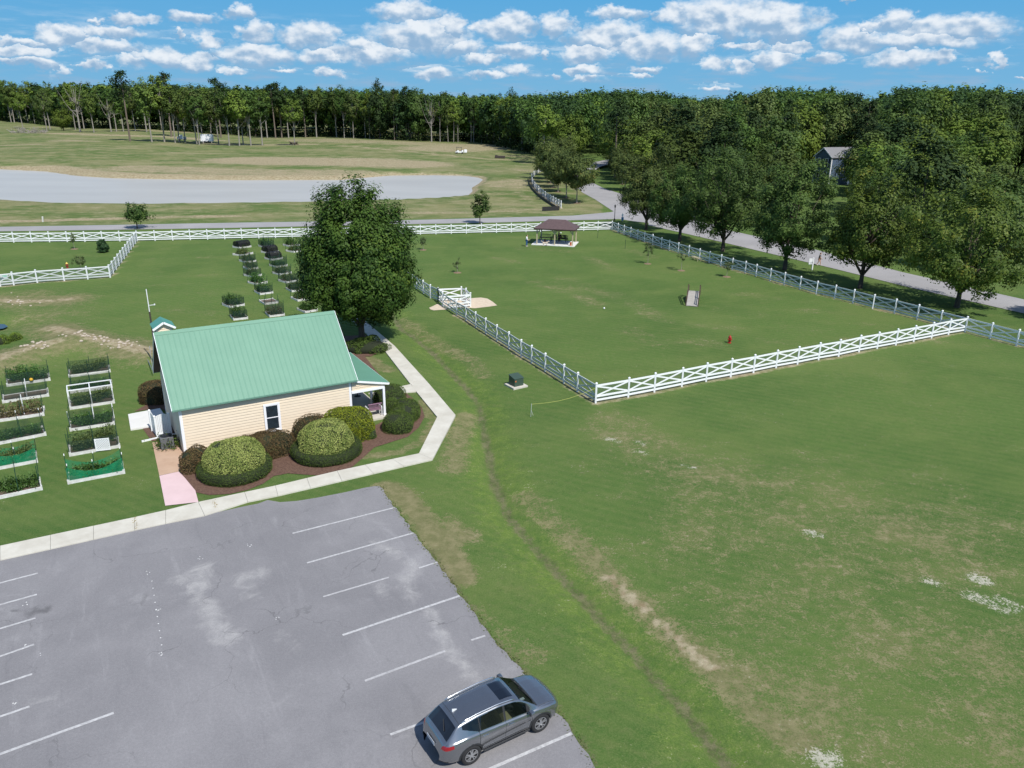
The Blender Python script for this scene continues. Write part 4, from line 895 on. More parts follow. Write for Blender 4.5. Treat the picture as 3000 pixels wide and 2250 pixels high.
def shrub(name, loc, rz, fn, n, leaf, mat, label, cat='shrub', seed=0, core=.93, rough=.03, group=None, coremat=None, cen=(0, 0)):
    rng = np.random.default_rng(seed + 11)
    t_ = empty(name, loc, rz, label, cat, group)
    P, N = fn.sample(rng, n) if hasattr(fn, 'sample') else shrub_pts(rng, n, fn)
    if np.mean(np.sum((P - P.mean(0)) * N, 1)) < 0: N = -N
    lob = sum(np.sin(P @ rng.normal(size=3) * 3.2 + rng.random() * 6) for _ in range(4))[:, None] * rough
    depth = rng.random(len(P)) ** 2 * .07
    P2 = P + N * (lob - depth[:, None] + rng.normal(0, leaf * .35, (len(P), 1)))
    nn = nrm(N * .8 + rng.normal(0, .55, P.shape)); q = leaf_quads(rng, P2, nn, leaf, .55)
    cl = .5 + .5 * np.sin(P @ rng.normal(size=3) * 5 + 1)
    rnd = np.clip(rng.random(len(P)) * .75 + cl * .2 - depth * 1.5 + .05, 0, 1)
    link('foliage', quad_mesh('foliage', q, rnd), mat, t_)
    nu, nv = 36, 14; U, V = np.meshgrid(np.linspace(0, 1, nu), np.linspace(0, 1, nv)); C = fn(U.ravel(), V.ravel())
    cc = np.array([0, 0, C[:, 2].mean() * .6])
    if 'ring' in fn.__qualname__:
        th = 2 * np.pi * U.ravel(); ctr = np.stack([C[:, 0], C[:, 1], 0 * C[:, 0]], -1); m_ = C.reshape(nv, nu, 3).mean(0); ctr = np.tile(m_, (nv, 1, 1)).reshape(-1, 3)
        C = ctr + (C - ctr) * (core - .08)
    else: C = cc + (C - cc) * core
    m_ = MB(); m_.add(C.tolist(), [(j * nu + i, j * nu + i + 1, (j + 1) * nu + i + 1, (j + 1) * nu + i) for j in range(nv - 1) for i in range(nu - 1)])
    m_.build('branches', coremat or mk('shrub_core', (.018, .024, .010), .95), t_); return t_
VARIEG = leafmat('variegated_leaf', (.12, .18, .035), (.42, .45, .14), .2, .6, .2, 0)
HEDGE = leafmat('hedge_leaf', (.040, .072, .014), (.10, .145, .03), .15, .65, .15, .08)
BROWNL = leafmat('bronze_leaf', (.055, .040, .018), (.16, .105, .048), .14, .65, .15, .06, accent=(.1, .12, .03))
YELG = leafmat('yellowgreen_leaf', (.08, .12, .010), (.27, .30, .018), .18, .55, .25, 0)
GLOBE = leafmat('globe_leaf', (.042, .08, .015), (.115, .165, .036), .16, .65, .15, .12)
def sz(ref, x0, x1, y):
    a, b = G(ref, x0, y), G(ref, x1, y); return (b - a).length / 2
c1 = G('g', 625, 1205); r1 = sz('g', 423, 805, 1150); k1 = c1 + Vector((0, .45, 0))
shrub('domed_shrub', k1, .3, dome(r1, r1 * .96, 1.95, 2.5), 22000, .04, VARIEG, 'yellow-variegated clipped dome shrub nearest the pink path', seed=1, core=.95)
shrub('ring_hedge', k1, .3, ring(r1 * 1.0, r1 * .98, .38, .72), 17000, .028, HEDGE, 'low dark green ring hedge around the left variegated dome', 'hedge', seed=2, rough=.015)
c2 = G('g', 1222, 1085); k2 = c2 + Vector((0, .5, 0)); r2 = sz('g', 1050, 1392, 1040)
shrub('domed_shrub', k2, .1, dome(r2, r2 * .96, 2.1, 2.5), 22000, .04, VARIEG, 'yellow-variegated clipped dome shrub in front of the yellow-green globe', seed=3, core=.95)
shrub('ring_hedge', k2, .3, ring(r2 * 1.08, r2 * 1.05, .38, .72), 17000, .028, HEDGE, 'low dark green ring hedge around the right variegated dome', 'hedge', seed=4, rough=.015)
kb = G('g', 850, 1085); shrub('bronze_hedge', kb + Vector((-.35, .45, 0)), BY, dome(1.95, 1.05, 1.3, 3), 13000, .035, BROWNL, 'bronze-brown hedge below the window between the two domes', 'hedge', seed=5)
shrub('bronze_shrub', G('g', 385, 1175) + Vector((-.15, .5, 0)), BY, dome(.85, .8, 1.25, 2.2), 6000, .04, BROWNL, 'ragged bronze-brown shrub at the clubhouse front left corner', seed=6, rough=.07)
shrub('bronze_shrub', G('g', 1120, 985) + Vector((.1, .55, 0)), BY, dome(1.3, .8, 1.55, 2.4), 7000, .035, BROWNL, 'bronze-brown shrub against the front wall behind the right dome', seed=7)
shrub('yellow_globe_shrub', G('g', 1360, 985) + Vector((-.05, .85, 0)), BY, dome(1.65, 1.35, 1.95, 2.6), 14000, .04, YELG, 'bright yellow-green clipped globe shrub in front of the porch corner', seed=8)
shrub('globe_shrub', G('g', 1508, 972) + Vector((-.1, .4, 0)), 0, dome(.5, .45, .7, 2.4), 3000, .03, GLOBE, 'small dark globe shrub tucked beside the yellow-green globe', seed=9)
for k, (x, y, rw, h, lb) in enumerate(((1690, 925, 1.02, 1.15, 'dark green globe shrub nearest the camera on the porch side'), (1722, 868, .92, 1.1, 'dark green globe shrub second from the camera by the porch'), (1745, 838, 1.0, 1.25, 'reddish-tipped globe shrub at the outer curve of the porch bed'),
                                      (1668, 810, .85, 1.05, 'globe shrub just behind the porch corner post'), (1632, 752, 1.2, 1.35, 'dark globe shrub beside the porch path entrance'))):
    shrub('globe_shrub', G('g', x, y) + Vector((0, .55, 0)), k, dome(rw, rw * .92, h, 2.4), 8000, .03, GLOBE, lb, seed=20 + k, group='globe shrubs along the porch')
shrub('bronze_shrub', G('g', 112, 738) + Vector((0, .5, 0)), 0, dome(1.15, .95, 1.55, 2.3), 8000, .035, BROWNL, 'round bronze-brown shrub behind the pale concrete pad west of the clubhouse', seed=30)
shrub('tree_base_shrub', G('g', 1480, 405) + Vector((0, .6, 0)), 0, dome(2.0, 1.2, .95, 2), 7000, .06, HEDGE, 'dark low bushes around the foot of the big tree', seed=31, rough=.12)
mb = MB()
rngb = np.random.default_rng(5); P = rngb.normal(0, 1, (1200, 3)) * (.35, .3, .2) + (0, 0, .35); P[:, 2] = np.abs(P[:, 2])
t = empty('potted_plant', G('r5', 555, 955), 0, 'dark spindly plant in shadow by the west wall', 'plant'); link('foliage', quad_mesh('foliage', leaf_quads(rngb, P, nrm(rngb.normal(size=P.shape)), .06), rngb.random(1200)), HEDGE, t)
mb = MB(); mb.lathe([(.12, 0), (.17, .25), (.15, .25), (.13, .22)], 16); mb.build('pot', mk('terracotta', (.3, .15, .09), .8), t)
# ---------------------------------------------------------------- raised garden beds
SOIL = mk('soil', (.07, .05, .038), .95, .4, 9, bump=1, bscale=25, col2=(.16, .115, .085))
BORD = mk('bed_border', (.46, .45, .42), .75, .15, 4, bump=.2, bscale=20, col2=(.70, .695, .68))
VEG = [leafmat('veg_leaf_a', (.035, .085, .018), (.10, .20, .04), .2, .5, .3, .2), leafmat('veg_leaf_b', (.04, .07, .02), (.13, .17, .05), .2, .55, .25, .2), leafmat('veg_leaf_dry', (.09, .085, .035), (.22, .19, .09), .2, .6, .2, .15)]
def clump_mesh(seed, n, rx, ry, h, leaf, ncl):
    rng = np.random.default_rng(seed); c = np.stack([rng.uniform(-rx, rx, ncl), rng.uniform(-ry, ry, ncl), rng.uniform(.1, 1, ncl) * h], -1); i = rng.integers(0, ncl, n)
    P = c[i] * np.stack([np.ones(n), np.ones(n), rng.random(n) ** .5], -1) + rng.normal(0, 1, (n, 3)) * (.11, .11, .08); P[:, 2] = np.abs(P[:, 2])
    m_ = quad_mesh('plants', leaf_quads(rng, P, nrm(rng.normal(size=P.shape) + (0, 0, .8)), leaf), np.clip(rng.random(n) * .6 + rng.random(ncl)[i] * .4, 0, 1)); return m_
CLUMPS = [clump_mesh(s_, 2600, 1.05, .48, h_, .055, n_) for s_, h_, n_ in ((1, .5, 40), (2, .8, 30), (3, 1.1, 26), (4, .65, 16), (5, .42, 50))]
for k, m_ in enumerate(CLUMPS): m_.materials.append(VEG[k % 2])
CLD = clump_mesh(7, 2200, 1.05, .48, .7, .05, 34); CLD.materials.append(VEG[2])
NETG = netmat('green_net', (.01, .22, .10), .58); NETD = netmat('dark_net', (.02, .045, .035), .42); NETB = netmat('black_net', (.012, .012, .014), .85)
mb = MB()
for y in (-.6, .6): mb.box((0, y, .09), (2.5, .08, .2))
for x in (-1.205, 1.205): mb.box((x, 0, .09), (.08, 1.12, .198))
for x in (-1.21, 1.21):
    for y in (-.6, .6): mb.box((x, y, .13), (.11, .11, .27))
BORDER = mb.mesh('border'); BORDER.materials.append(BORD)
mb = MB(); mb.box((0, 0, .06), (2.34, 1.12, .18)); SOILM = mb.mesh('soil'); SOILM.materials.append(SOIL)
STK = mk('stake_cap', (.75, .75, .75), .5)
def stake_mesh(h, capped):
    m_ = MB(); m_.box((0, 0, h / 2), (.035, .03, h)); 
    if capped: m_.box((0, 0, h - .05), (.042, .037, .12), mi=1)
    me_ = m_.mesh('stake'); me_.materials.append(GREEN_STAKE); me_.materials.append(STK); return me_
ST = {(h, c): stake_mesh(h, c) for h in (.9, 1.25, 1.5) for c in (0, 1)}
def netmesh(mat, h, sag=0, sides=(1, 1, 1, 1)):
    m_ = MB(); cs = [(-1.23, -.62), (1.23, -.62), (1.23, .62), (-1.23, .62)]
    for k in range(4):
        if not sides[k]: continue
        a, b = cs[k], cs[(k + 1) % 4]; n = 6
        for j in range(n):
            f0, f1 = j / n, (j + 1) / n; z0, z1 = h - sag * math.sin(f0 * math.pi), h - sag * math.sin(f1 * math.pi)
            p = lambda f: (a[0] + (b[0] - a[0]) * f, a[1] + (b[1] - a[1]) * f)
            m_.quad((*p(f0), .15), (*p(f1), .15), (*p(f1), z1), (*p(f0), z0))
    me_ = m_.mesh('netting'); me_.materials.append(mat); return me_
NETS = dict(g=netmesh(NETG, 1.0, .45), g2=netmesh(NETG, .95, .25), d=netmesh(NETD, .95, .05), ds=netmesh(NETD, 1.25, .05))
def bed(ref, L_, R_, label, plants=0, net=None, stakes=None, cap=0, depth=1.2, zf=.0, group=None, frame=False, cover=False, sc=None, pz=1.0):
    A, B = G(ref, *L_), G(ref, *R_); w_ = (B - A).length; an = math.atan2(B.y - A.y, B.x - A.x); u_ = (B - A).normalized(); v_ = Vector((-u_.y, u_.x, 0)); c = (A + B) / 2 + v_ * depth / 2
    t_ = empty('raised_bed', c, an, label, 'garden bed', group); s_ = (w_ / 2.5, depth / 1.2, 1)
    def ch(nm, me_, loc=(0, 0, 0), scale=None):
        o_ = bpy.data.objects.new(nm, me_); COL.objects.link(o_); o_.parent = t_; o_.location = loc; o_.scale = scale or s_; return o_
    ch('border', BORDER); ch('soil', SOILM)
    if plants is not None: ch('plants', CLD if plants == 'd' else CLUMPS[plants], (0, 0, .18), (s_[0], s_[1], pz))
    if stakes:
        for x in (-1.2, 0, 1.2):
            for y in (-.6, .6):
                if rr.random() < .93: ch('stake', ST[(stakes, cap)], (x * s_[0] + rr.uniform(-.05, .05), y * s_[1], 0), (1, 1, rr.uniform(.92, 1.06))).rotation_euler = (rr.uniform(-.05, .05), rr.uniform(-.05, .05), 0)
    if net: ch('netting', NETS[net])
    if frame:
        m_ = MB(); hx, hy, h = w_ / 2 - .03, depth / 2 - .02, 1.35
        for x in (-hx, 0, hx):
            m_.bar((x, -hy, .2), (x, -hy, h), .06, .06); m_.bar((x, hy, .2), (x, hy, h), .06, .06); m_.bar((x, -hy, h), (x, hy, h), .055, .055)
        for y in (-hy, hy): m_.bar((-hx, y, h), (hx, y, h), .06, .06)
        m_.build('pipe_frame', WHITE, t_)
    if cover:
        m_ = MB(); hx, hy = w_ / 2 - .02, depth / 2 - .02; n = 8
        for j in range(n):
            a0_, a1_ = math.pi * j / n, math.pi * (j + 1) / n
            f = lambda a: (-math.cos(a) * hy, .25 + .75 * math.sin(a) ** .6)
            (y0, z0), (y1, z1) = f(a0_), f(a1_); m_.quad((-hx, y0, z0), (hx, y0, z0), (hx, y1, z1), (-hx, y1, z1))
        for x in (-hx, hx): m_.add([(x, -math.cos(math.pi * j / n) * hy, .25 + .75 * math.sin(math.pi * j / n) ** .6) for j in range(n + 1)], [tuple(range(n + 1))])
        m_.build('net_cover', NETB, t_)
    return t_
GB = 'raised beds west of the clubhouse'
bed('r1', (745, 280), (1195, 222), 'raised bed with one dark tomato bush in the back of the near right row', 1, 'd', 1.25, group=GB)
bed('r1', (762, 452), (1215, 392), 'nearly hidden raised bed behind the white pipe frame', 4, 'd', 1.25, group=GB)
bed('r1', (757, 628), (1240, 556), 'raised bed with pale flowers under a white pipe frame', 1, 'd', None, group=GB, frame=True)
bed('r1', (757, 862), (1240, 788), 'raised bed of leafy greens with leaning white poles, in front of the pipe frame', 0, 'd', 1.25, group=GB, pz=1.3)
bed('r1', (752, 1132), (1300, 1035), 'overgrown raised bed with a white lattice panel on its front edge', 1, 'd', 1.5, group=GB, pz=1.4)
bed('r1', (735, 1432), (1350, 1315), 'raised bed wrapped in sagging bright green net, front of the right row', 0, 'g', 1.25, 1, group=GB)
bed('r1', (75, 380), (545, 312), 'raised bed of tall tomatoes in dark net at the back of the left row', 2, 'd', 1.25, group=GB)
bed('r1', (30, 558), (530, 482), 'raised bed of bare brown soil with a white post', None, 'd', 1.25, group=GB)
bed('r1', (-20, 762), (480, 690), 'raised bed of weedy dry stems in the left row', 'd', None, 1.25, group=GB, pz=1.3)
bed('r1', (-30, 1010), (500, 905), 'raised bed of low greens with white-capped stakes', 4, 'd', 1.5, 1, group=GB)
bed('r1', (-60, 1285), (410, 1195), 'raised bed in bright green net with a pink flower, left row', 1, 'g2', 1.25, 1, group=GB)
bed('r1', (-60, 1605), (460, 1492), 'raised bed of dense low leaves with dark green stakes, nearest the kerb', 0, None, 1.5, group=GB, pz=1.2)
# loose things in the beds
A, B = G('r1', 1045, 1085), G('r1', 1195, 1070); t = empty('lattice_panel', A, math.atan2(B.y - A.y, B.x - A.x), 'small square white lattice panel leaning on an overgrown bed', 'lattice')
mb = MB(); wl_ = (B - A).length; n = 6; hL = .72
for k in range(-n, n + 1):
    for s_ in (-1, 1):
        x0_ = wl_ * k / n; pts_ = []
        for f in np.linspace(0, 1, 25):
            x = x0_ + wl_ * f if s_ > 0 else x0_ + wl_ * (1 - f)
            if -.001 <= x <= wl_ + .001: pts_.append((x, -.02 - .012 * s_, .1 + hL * f))
        if len(pts_) > 1: mb.bar(pts_[0], pts_[-1], .008, .05)
mb.build('slats', WHITE, t)
mb = MB()
for x in (0, wl_): mb.box((x, -.02, .1 + hL / 2), (.045, .05, hL + .05))
for z in (.1, .1 + hL): mb.box((wl_ / 2, -.02, z), (wl_, .044, .045))
mb.build('frame', WHITE, t)
for (ref, b_, tp, lb) in (('r1', (295, 508), (235, 296), 'white post standing in the bare soil bed'), ('r1', (270, 700), (212, 465), 'thin white pole leaning over the weedy bed'), ('r1', (1030, 800), (995, 585), 'white pole in the leafy bed before the pipe frame'), ('r1', (770, 860), (740, 650), 'white pole at the left end of the leafy bed'), ('r1', (1240, 745), (1195, 560), 'white pole at the right end of the leafy bed')):
    p = G(ref, *b_); h = height_at(ref, *tp, p); mb = MB(); mb.tube([(0, 0, 0), (rr.uniform(-.08, .08), .05, h)], .028, 8); o_ = mb.build('garden_pole', WHITE); o_.location = p; tag(o_, lb, 'pole', 'white poles in the garden beds')
p = G('r1', 1085, 945, .2); t = empty('black_pot', p, 0, 'small black pot behind the white lattice panel', 'pot'); mb = MB(); mb.lathe([(.1, 0), (.14, .3), (.12, .3)], 14); mb.build('pot', BLACKM, t)
p = G('r1', 340, 318, .2); mb = MB(); mb.lathe([(.06, 0), (.14, .1), (.1, .2), (.03, .24)], 14); o_ = mb.build('squash', mk('squash_yellow', (.6, .35, .03), .5), smooth=True); o_.location = p; tag(o_, 'yellow squash lying in the far left tomato bed', 'vegetable')
# beds of the far plot beyond the roof
GB2 = 'raised beds beyond the clubhouse roof'
for args in (((255, 300), (465, 268), 'raised bed under a dark net cover at the far end of its row', 0, None, None, True),
             ((300, 435), (497, 392), 'second bed from the fence in the left row, leafy between white boards', 1, None, None, False), ((355, 558), (552, 532), 'third bed from the fence, wide white front board with dark stakes', 3, 'd', 1.25, False),
             ((410, 682), (590, 660), 'bed with a grey sheet and pale front board', 3, 'd', 1.25, False), ((478, 818), (655, 785), 'netted green bed midway down the long row', 1, 'd', 1.25, False), ((548, 955), (755, 918), 'bushy bed spilling over its white edge in the long row', 2, None, .9, False),
             ((625, 1132), (860, 1100), 'dark leafy bed with tall white corner post', 2, 'd', 1.25, False), ((708, 1312), (958, 1278), 'empty bed of bare soil within white boards', None, None, .9, False), ((795, 1535), (1068, 1502), 'bed of dry yellowish plants in dark net nearest the roof', 'd', 'ds', 1.5, False),
             ((75, 1368), (345, 1322), 'leafy vine-topped bed left of the long row', 2, 'd', .9, False), ((145, 1592), (408, 1562), 'bed with a dark bushy tomato nearest the roof on the left', 2, 'd', .9, False),
             ((695, 285), (885, 262), 'bed with a tall shrubby plant by the far fence, middle row', 2, 'd', 1.5, False), ((830, 512), (1030, 482), 'bed under a rounded black net tunnel in the middle row', 0, None, None, True), ((912, 642), (1118, 612), 'bed with a tan front board and tall green net stakes', 4, 'ds', 1.5, False),
             ((985, 780), (1190, 745), 'bed of staked plants just left of the big tree crown', 1, 'd', 1.25, False), ((1090, 922), (1310, 885), 'bed with pale posts partly under the big tree', 3, 'd', 1.25, False), ((1195, 1082), (1420, 1052), 'bed with a white block corner by the big tree', 1, 'd', .9, False),
             ((1300, 1250), (1530, 1215), 'bed half hidden behind the lower leaves of the big tree', 1, None, .9, False), ((1430, 1460), (1660, 1420), 'bed beneath the big tree just above the roof ridge', 0, None, None, False),
             ((1150, 268), (1345, 242), 'bed with two tall white poles in the right row by the far fence', 2, None, 1.25, False), ((1230, 372), (1400, 342), 'bed with a pale tray at the left edge of the big tree crown', 1, None, .9, False), ((775, 392), (960, 362), 'bed behind the black net tunnel in the middle row', 1, None, None, True)):
    bed('r2', args[0], args[1], args[2], args[3], args[4], args[5], depth=1.6, group=GB2, cover=args[6])

# ---------------------------------------------------------------- trees
def crown_quads(rng, ncl, nlf, rad, zc, clr, leaf, lobes=.2, fill=.45, dn=.75, asp=.6, flat=1.0, up=.25, sup=2.0, cone=0.0):
    d = nrm(rng.normal(size=(ncl, 3))); K = rng.normal(size=(5, 3)) * 2.2; ph = rng.random(5) * 6.3
    lob = 1 + lobes * np.sin(d @ K.T + ph).sum(1) / 2.2
    r = (fill + (1 - fill) * rng.random(ncl) ** .55) * lob
    if sup != 2: r = r * (np.abs(d) ** sup).sum(1) ** (-1 / sup)
    sc_ = np.where(d[:, 2:3] > 0, np.array([[rad[0], rad[1], rad[2]]]), np.array([[rad[0], rad[1], rad[2] * dn]]))
    if cone: sc_ = sc_ * np.concatenate([np.repeat((1 - cone * np.clip(d[:, 2:3] * r[:, None], -.5, 1)), 2, 1), np.ones((ncl, 1))], 1)
    c = d * r[:, None] * sc_ + (0, 0, zc)
    i = np.repeat(np.arange(ncl), nlf); n = len(i)
    off = nrm(rng.normal(size=(n, 3))) * (rng.random(n) ** .45)[:, None] * clr * (rng.uniform(.6, 1.3, ncl)[i])[:, None] * (1, 1, flat)
    P = c[i] + off
    N = nrm(nrm(c - (0, 0, zc * .85))[i] * .75 + nrm(off) * .75 + rng.normal(0, .26, (n, 3)) + (0, 0, up))
    rnd = np.clip(rng.random(ncl)[i] * .55 + rng.random(n) * .45, 0, 1)
    return leaf_quads(rng, P, N, leaf, asp), rnd, c
def trunk_mb(rng, h_fork, r0_, ctrs, nl, zc, spread=.5, top=None, lean=(0, 0), n=9, multi=0):
    m_ = MB(); top = top or zc
    pts = [(0, 0, -.2), (0, 0, .05), (lean[0] * .2, lean[1] * .2, h_fork * .5), (lean[0] * .5, lean[1] * .5, h_fork), (lean[0] * .8, lean[1] * .8, (h_fork + top) / 2), (lean[0], lean[1], top)]
    m_.tube(pts, [r0_ * 1.5, r0_ * 1.12, r0_ * .88, r0_ * .78, r0_ * .45, r0_ * .15], n)
    sel = ctrs[rng.permutation(len(ctrs))[:nl]]
    for c in sel:
        z0 = min(rng.uniform(h_fork * .75, h_fork + (top - h_fork) * .55), max(c[2] - .3, h_fork * .7)); s0 = Vector((lean[0] * z0 / top, lean[1] * z0 / top, z0)); e = Vector(c)
        mid = s0.lerp(e, .5) + Vector((0, 0, -(e - s0).length * .10)) ; rr_ = r0_ * rng.uniform(.22, .42)
        m_.tube([s0, s0.lerp(mid, .5) + Vector((0, 0, .05)), mid, e], [rr_, rr_ * .85, rr_ * .6, rr_ * .15], 6)
    return m_
def tree(name, loc, rng, H, rad, zc, h_fork, r0_, ncl, nlf, clr, leaf, lmat, bmat, label, group=None, nl=14, lobes=.2, fill=.45, dn=.75, rz=0, cone=0, flat=1.0, lean=(0, 0), cat='tree', asp=.6, stems=0, sup=2.0):
    t_ = empty(name, loc, rz, label, cat, group)
    q, rnd, ctr = crown_quads(rng, ncl, nlf, rad, zc, clr, leaf, lobes, fill, dn, asp, flat, cone=cone, sup=sup)
    link('crown', quad_mesh('crown', q, rnd), lmat, t_)
    tm_ = trunk_mb(rng, h_fork, r0_, ctr, nl, zc + rad[2] * .55, lean=lean); a0_ = rng.random() * 6.28
    for k in range(stems):
        a_ = a0_ + 6.283 * k / stems + rng.uniform(-.3, .3); rr_ = rad[0] * rng.uniform(.35, .62); zt_ = zc - rad[2] * rng.uniform(.0, .3)
        tm_.tube([(0, 0, h_fork * .62), (math.cos(a_) * rr_ * .3, math.sin(a_) * rr_ * .3, h_fork * 1.05), (math.cos(a_) * rr_ * .7, math.sin(a_) * rr_ * .7, (h_fork + zt_) * .55), (math.cos(a_) * rr_, math.sin(a_) * rr_, zt_ + .5)], [r0_ * .62, r0_ * .5, r0_ * .36, r0_ * .1], 7)
    tm_.build('trunk', bmat, t_, smooth=True); return t_
OAK = leafmat('oak_leaf', (.022, .054, .010), (.080, .140, .024), .26, .55, .14, .05, accent=(.13, .18, .03))
MAPLE = leafmat('maple_leaf', (.038, .078, .017), (.108, .172, .037), .28, .6, .2, .12)
MAPLEY = leafmat('maple_leaf_yellow', (.045, .084, .013), (.14, .185, .03), .28, .55, .2, .1, accent=(.22, .21, .03))
AVEL = leafmat('avenue_leaf', (.045, .072, .02), (.125, .162, .042), .26, .6, .16, .12, accent=(.19, .17, .05))
# the big tree behind the clubhouse
tb = G('g', 1462, 352); D0 = tb.length
rb_ = (G('e', 2010, 900) - G('e', 830, 900)).length * .5
Htop = height_at('e', 1400, 60, tb)
wpx = 365 / FPX * (math.hypot(tb.x, tb.y) * cp + CH * sp) / 2
rng = np.random.default_rng(42)
print('BIG', tb, Htop, wpx)
tree('big_oak', tb, rng, Htop, (wpx * .89, wpx * .89, Htop * .455), Htop * .50, 2.4, .30, 470, 170, .92, .12, OAK, BARK, 'big dense dark green tree behind the clubhouse, tallest on the lawn', nl=26, lobes=.10, fill=.5, dn=.78, cone=.08, stems=3, sup=2.25)
for o_ in (): pass
# row along the branch road
def sized(ref, base, top, xl, xr):
    p = G(ref, *base); h = height_at(ref, *top, p); z = p.y * cp + CH * sp; w_ = abs(xr - xl) / REF[ref][2] / FPX * z / 2; return p, h, w_
row = (('o', (430, 1240), (470, 60), -20, 900, MAPLE, 'shade tree with a single clean trunk and side limb, opposite the dog bench', 7),
       ('o', (1100, 1440), (1150, 250), 720, 1560, MAPLE, 'shade tree with forked low limbs beside the white signpost', 8),
       ('q', (440, 1640), (560, 440), 30, 1080, MAPLEY, 'yellow-green shade tree with four splayed stems by the fence corner', 9),
       ('i', (1815, 705), (1850, 40), 1440, 2240, MAPLEY, 'broad yellow-green shade tree at the right edge, nearest of the road row', 10),
       ('n', (1780, 1100), (1850, 150), 1440, 2230, AVEL, 'grey-green vase-shaped tree at the junction corner by the lamp post', 11),
       ('n', (2175, 1230), (2330, 370), 1960, 2700, MAPLE, 'upright green shade tree second from the junction along the fence', 12))
for ref, b_, tp, xl, xr, mt, lb, sd_ in row:
    p, h, w_ = sized(ref, b_, tp, xl, xr); rng = np.random.default_rng(sd_)
    print('ROW', p, h, w_)
    hf = 2.5; rz_ = (h - hf) / 1.55
    tree('shade_tree', p, rng, h, (w_ * .88, w_ * .88, rz_), h - rz_ * 1.0, hf, .27, 190, 120, w_ * .17, .15, mt, BARK, lb, 'shade trees between the fence and the road', nl=20, lobes=.24, fill=.38, dn=.52, stems=4, sup=2.3)
p = Vector((row and G('i', 1815, 705).x + 11, G('i', 1815, 705).y - 6.5, 0))
rng = np.random.default_rng(77); tree('shade_tree', p, rng, 8, (4, 4, 3.6), 4.8, 2, .2, 150, 110, .85, .16, MAPLE, BARK, 'shade tree cut off by the right edge of the view', 'shade trees between the fence and the road')
# avenue trees
AV = [('n', 963, 785, 60, 1200), ('n', 840, 722, 420, 1000), ('n', 743, 655, 0, 0), ('n', 685, 602, 0, 0), ('n', 652, 548, 0, 0), ('n', 640, 500, 0, 0), ('n', 700, 450, 0, 0), ('n', 780, 400, 0, 0), ('n', 1530, 640, 0, 0), ('n', 1500, 560, 0, 0), ('n', 1475, 510, 0, 0), ('n', 1465, 465, 0, 0), ('n', 1460, 430, 0, 0), ('n', 1470, 390, 0, 0), ('n', 1490, 350, 0, 0)]
PRO = []
for k in range(3):
    rng = np.random.default_rng(100 + k); q, rn_, ctr = crown_quads(rng, 120, 60, (4.6, 4.6, 4.4), 6.6, 1.1, .24, .24, .35, .8)
    cm = quad_mesh('crown', q, rn_); cm.materials.append(AVEL); tm = trunk_mb(rng, 2.0, .17, ctr, 14, 9).mesh('trunk'); tm.materials.append(BARKG); PRO.append((cm, tm))
for k, (ref, x, y, _, _) in enumerate(AV):
    p = G(ref, x, y); p.z = tz(p); t_ = empty('avenue_tree', p, k * 1.3, ('avenue tree left of the road, number counts from the junction lawn' if False else ''), 'tree', 'trees lining the avenue beyond the junction')
    t_['label'] = ['grey-green avenue tree nearest the junction on the left verge, above the curved fence', 'avenue tree with a pale forked trunk, second along the left verge', 'avenue tree third along the left verge', 'avenue tree fourth along the left verge', 'avenue tree fifth along the left verge', 'avenue tree sixth along the left verge by the fence bend', 'avenue tree seventh along the left verge', 'avenue tree last before the bend on the left verge',
                   'avenue tree nearest the junction on the right verge', 'avenue tree second along the right verge', 'avenue tree third along the right verge', 'avenue tree fourth along the right verge', 'avenue tree fifth along the right verge', 'avenue tree sixth along the right verge', 'avenue tree farthest along the right verge'][k]
    s_ = (.9, .86, .84, .84, .86, .9, .95, .95, .78, .76, .76, .78, .8, .82, .85)[k]; t_.scale = (s_, s_, s_)
    for nm, m_ in zip(('crown', 'trunk'), PRO[k % 3]):
        c = bpy.data.objects.new(nm, m_); COL.objects.link(c); c.parent = t_
    m_ = MB(); m_.lathe([(1.0, 0), (.9, .06), (.3, .12)], 14); m_.build('mulch_ring', MULCH, t_)
# two young roadside trees, saplings and stakes
for ref, b_, tp, xl, xr, lb, sd_ in (('d', (1272, 222), (1290, 5), 1105, 1360, 'small lopsided roadside tree behind the far fence on the left', 3), ('b', (898, 1452), (890, 1265), 815, 955, 'small rounded roadside tree behind the far fence near the pavilion', 4)):
    p, h, w_ = sized(ref, b_, tp, xl, xr); rng = np.random.default_rng(sd_); rz_ = (h - 1.2) / 1.8
    tree('young_tree', p, rng, h, (w_ * .92, w_ * .92, rz_), h - rz_, 1.2, .09, 60, 45, w_ * .28, .16, MAPLE, BARK, lb, 'young trees along the far road', nl=10, lobes=.3, fill=.3, dn=.8)
SAPL = leafmat('sapling_leaf', (.04, .065, .02), (.11, .14, .05), .25, .55, .25, .2)
mulchring = MB().lathe([(.5, 0), (.45, .03), (.1, .05)], 14); MR = mulchring.mesh('mulch_ring'); MR.materials.append(mk('dirt_ring', (.21, .14, .09), .95, .25, 4))
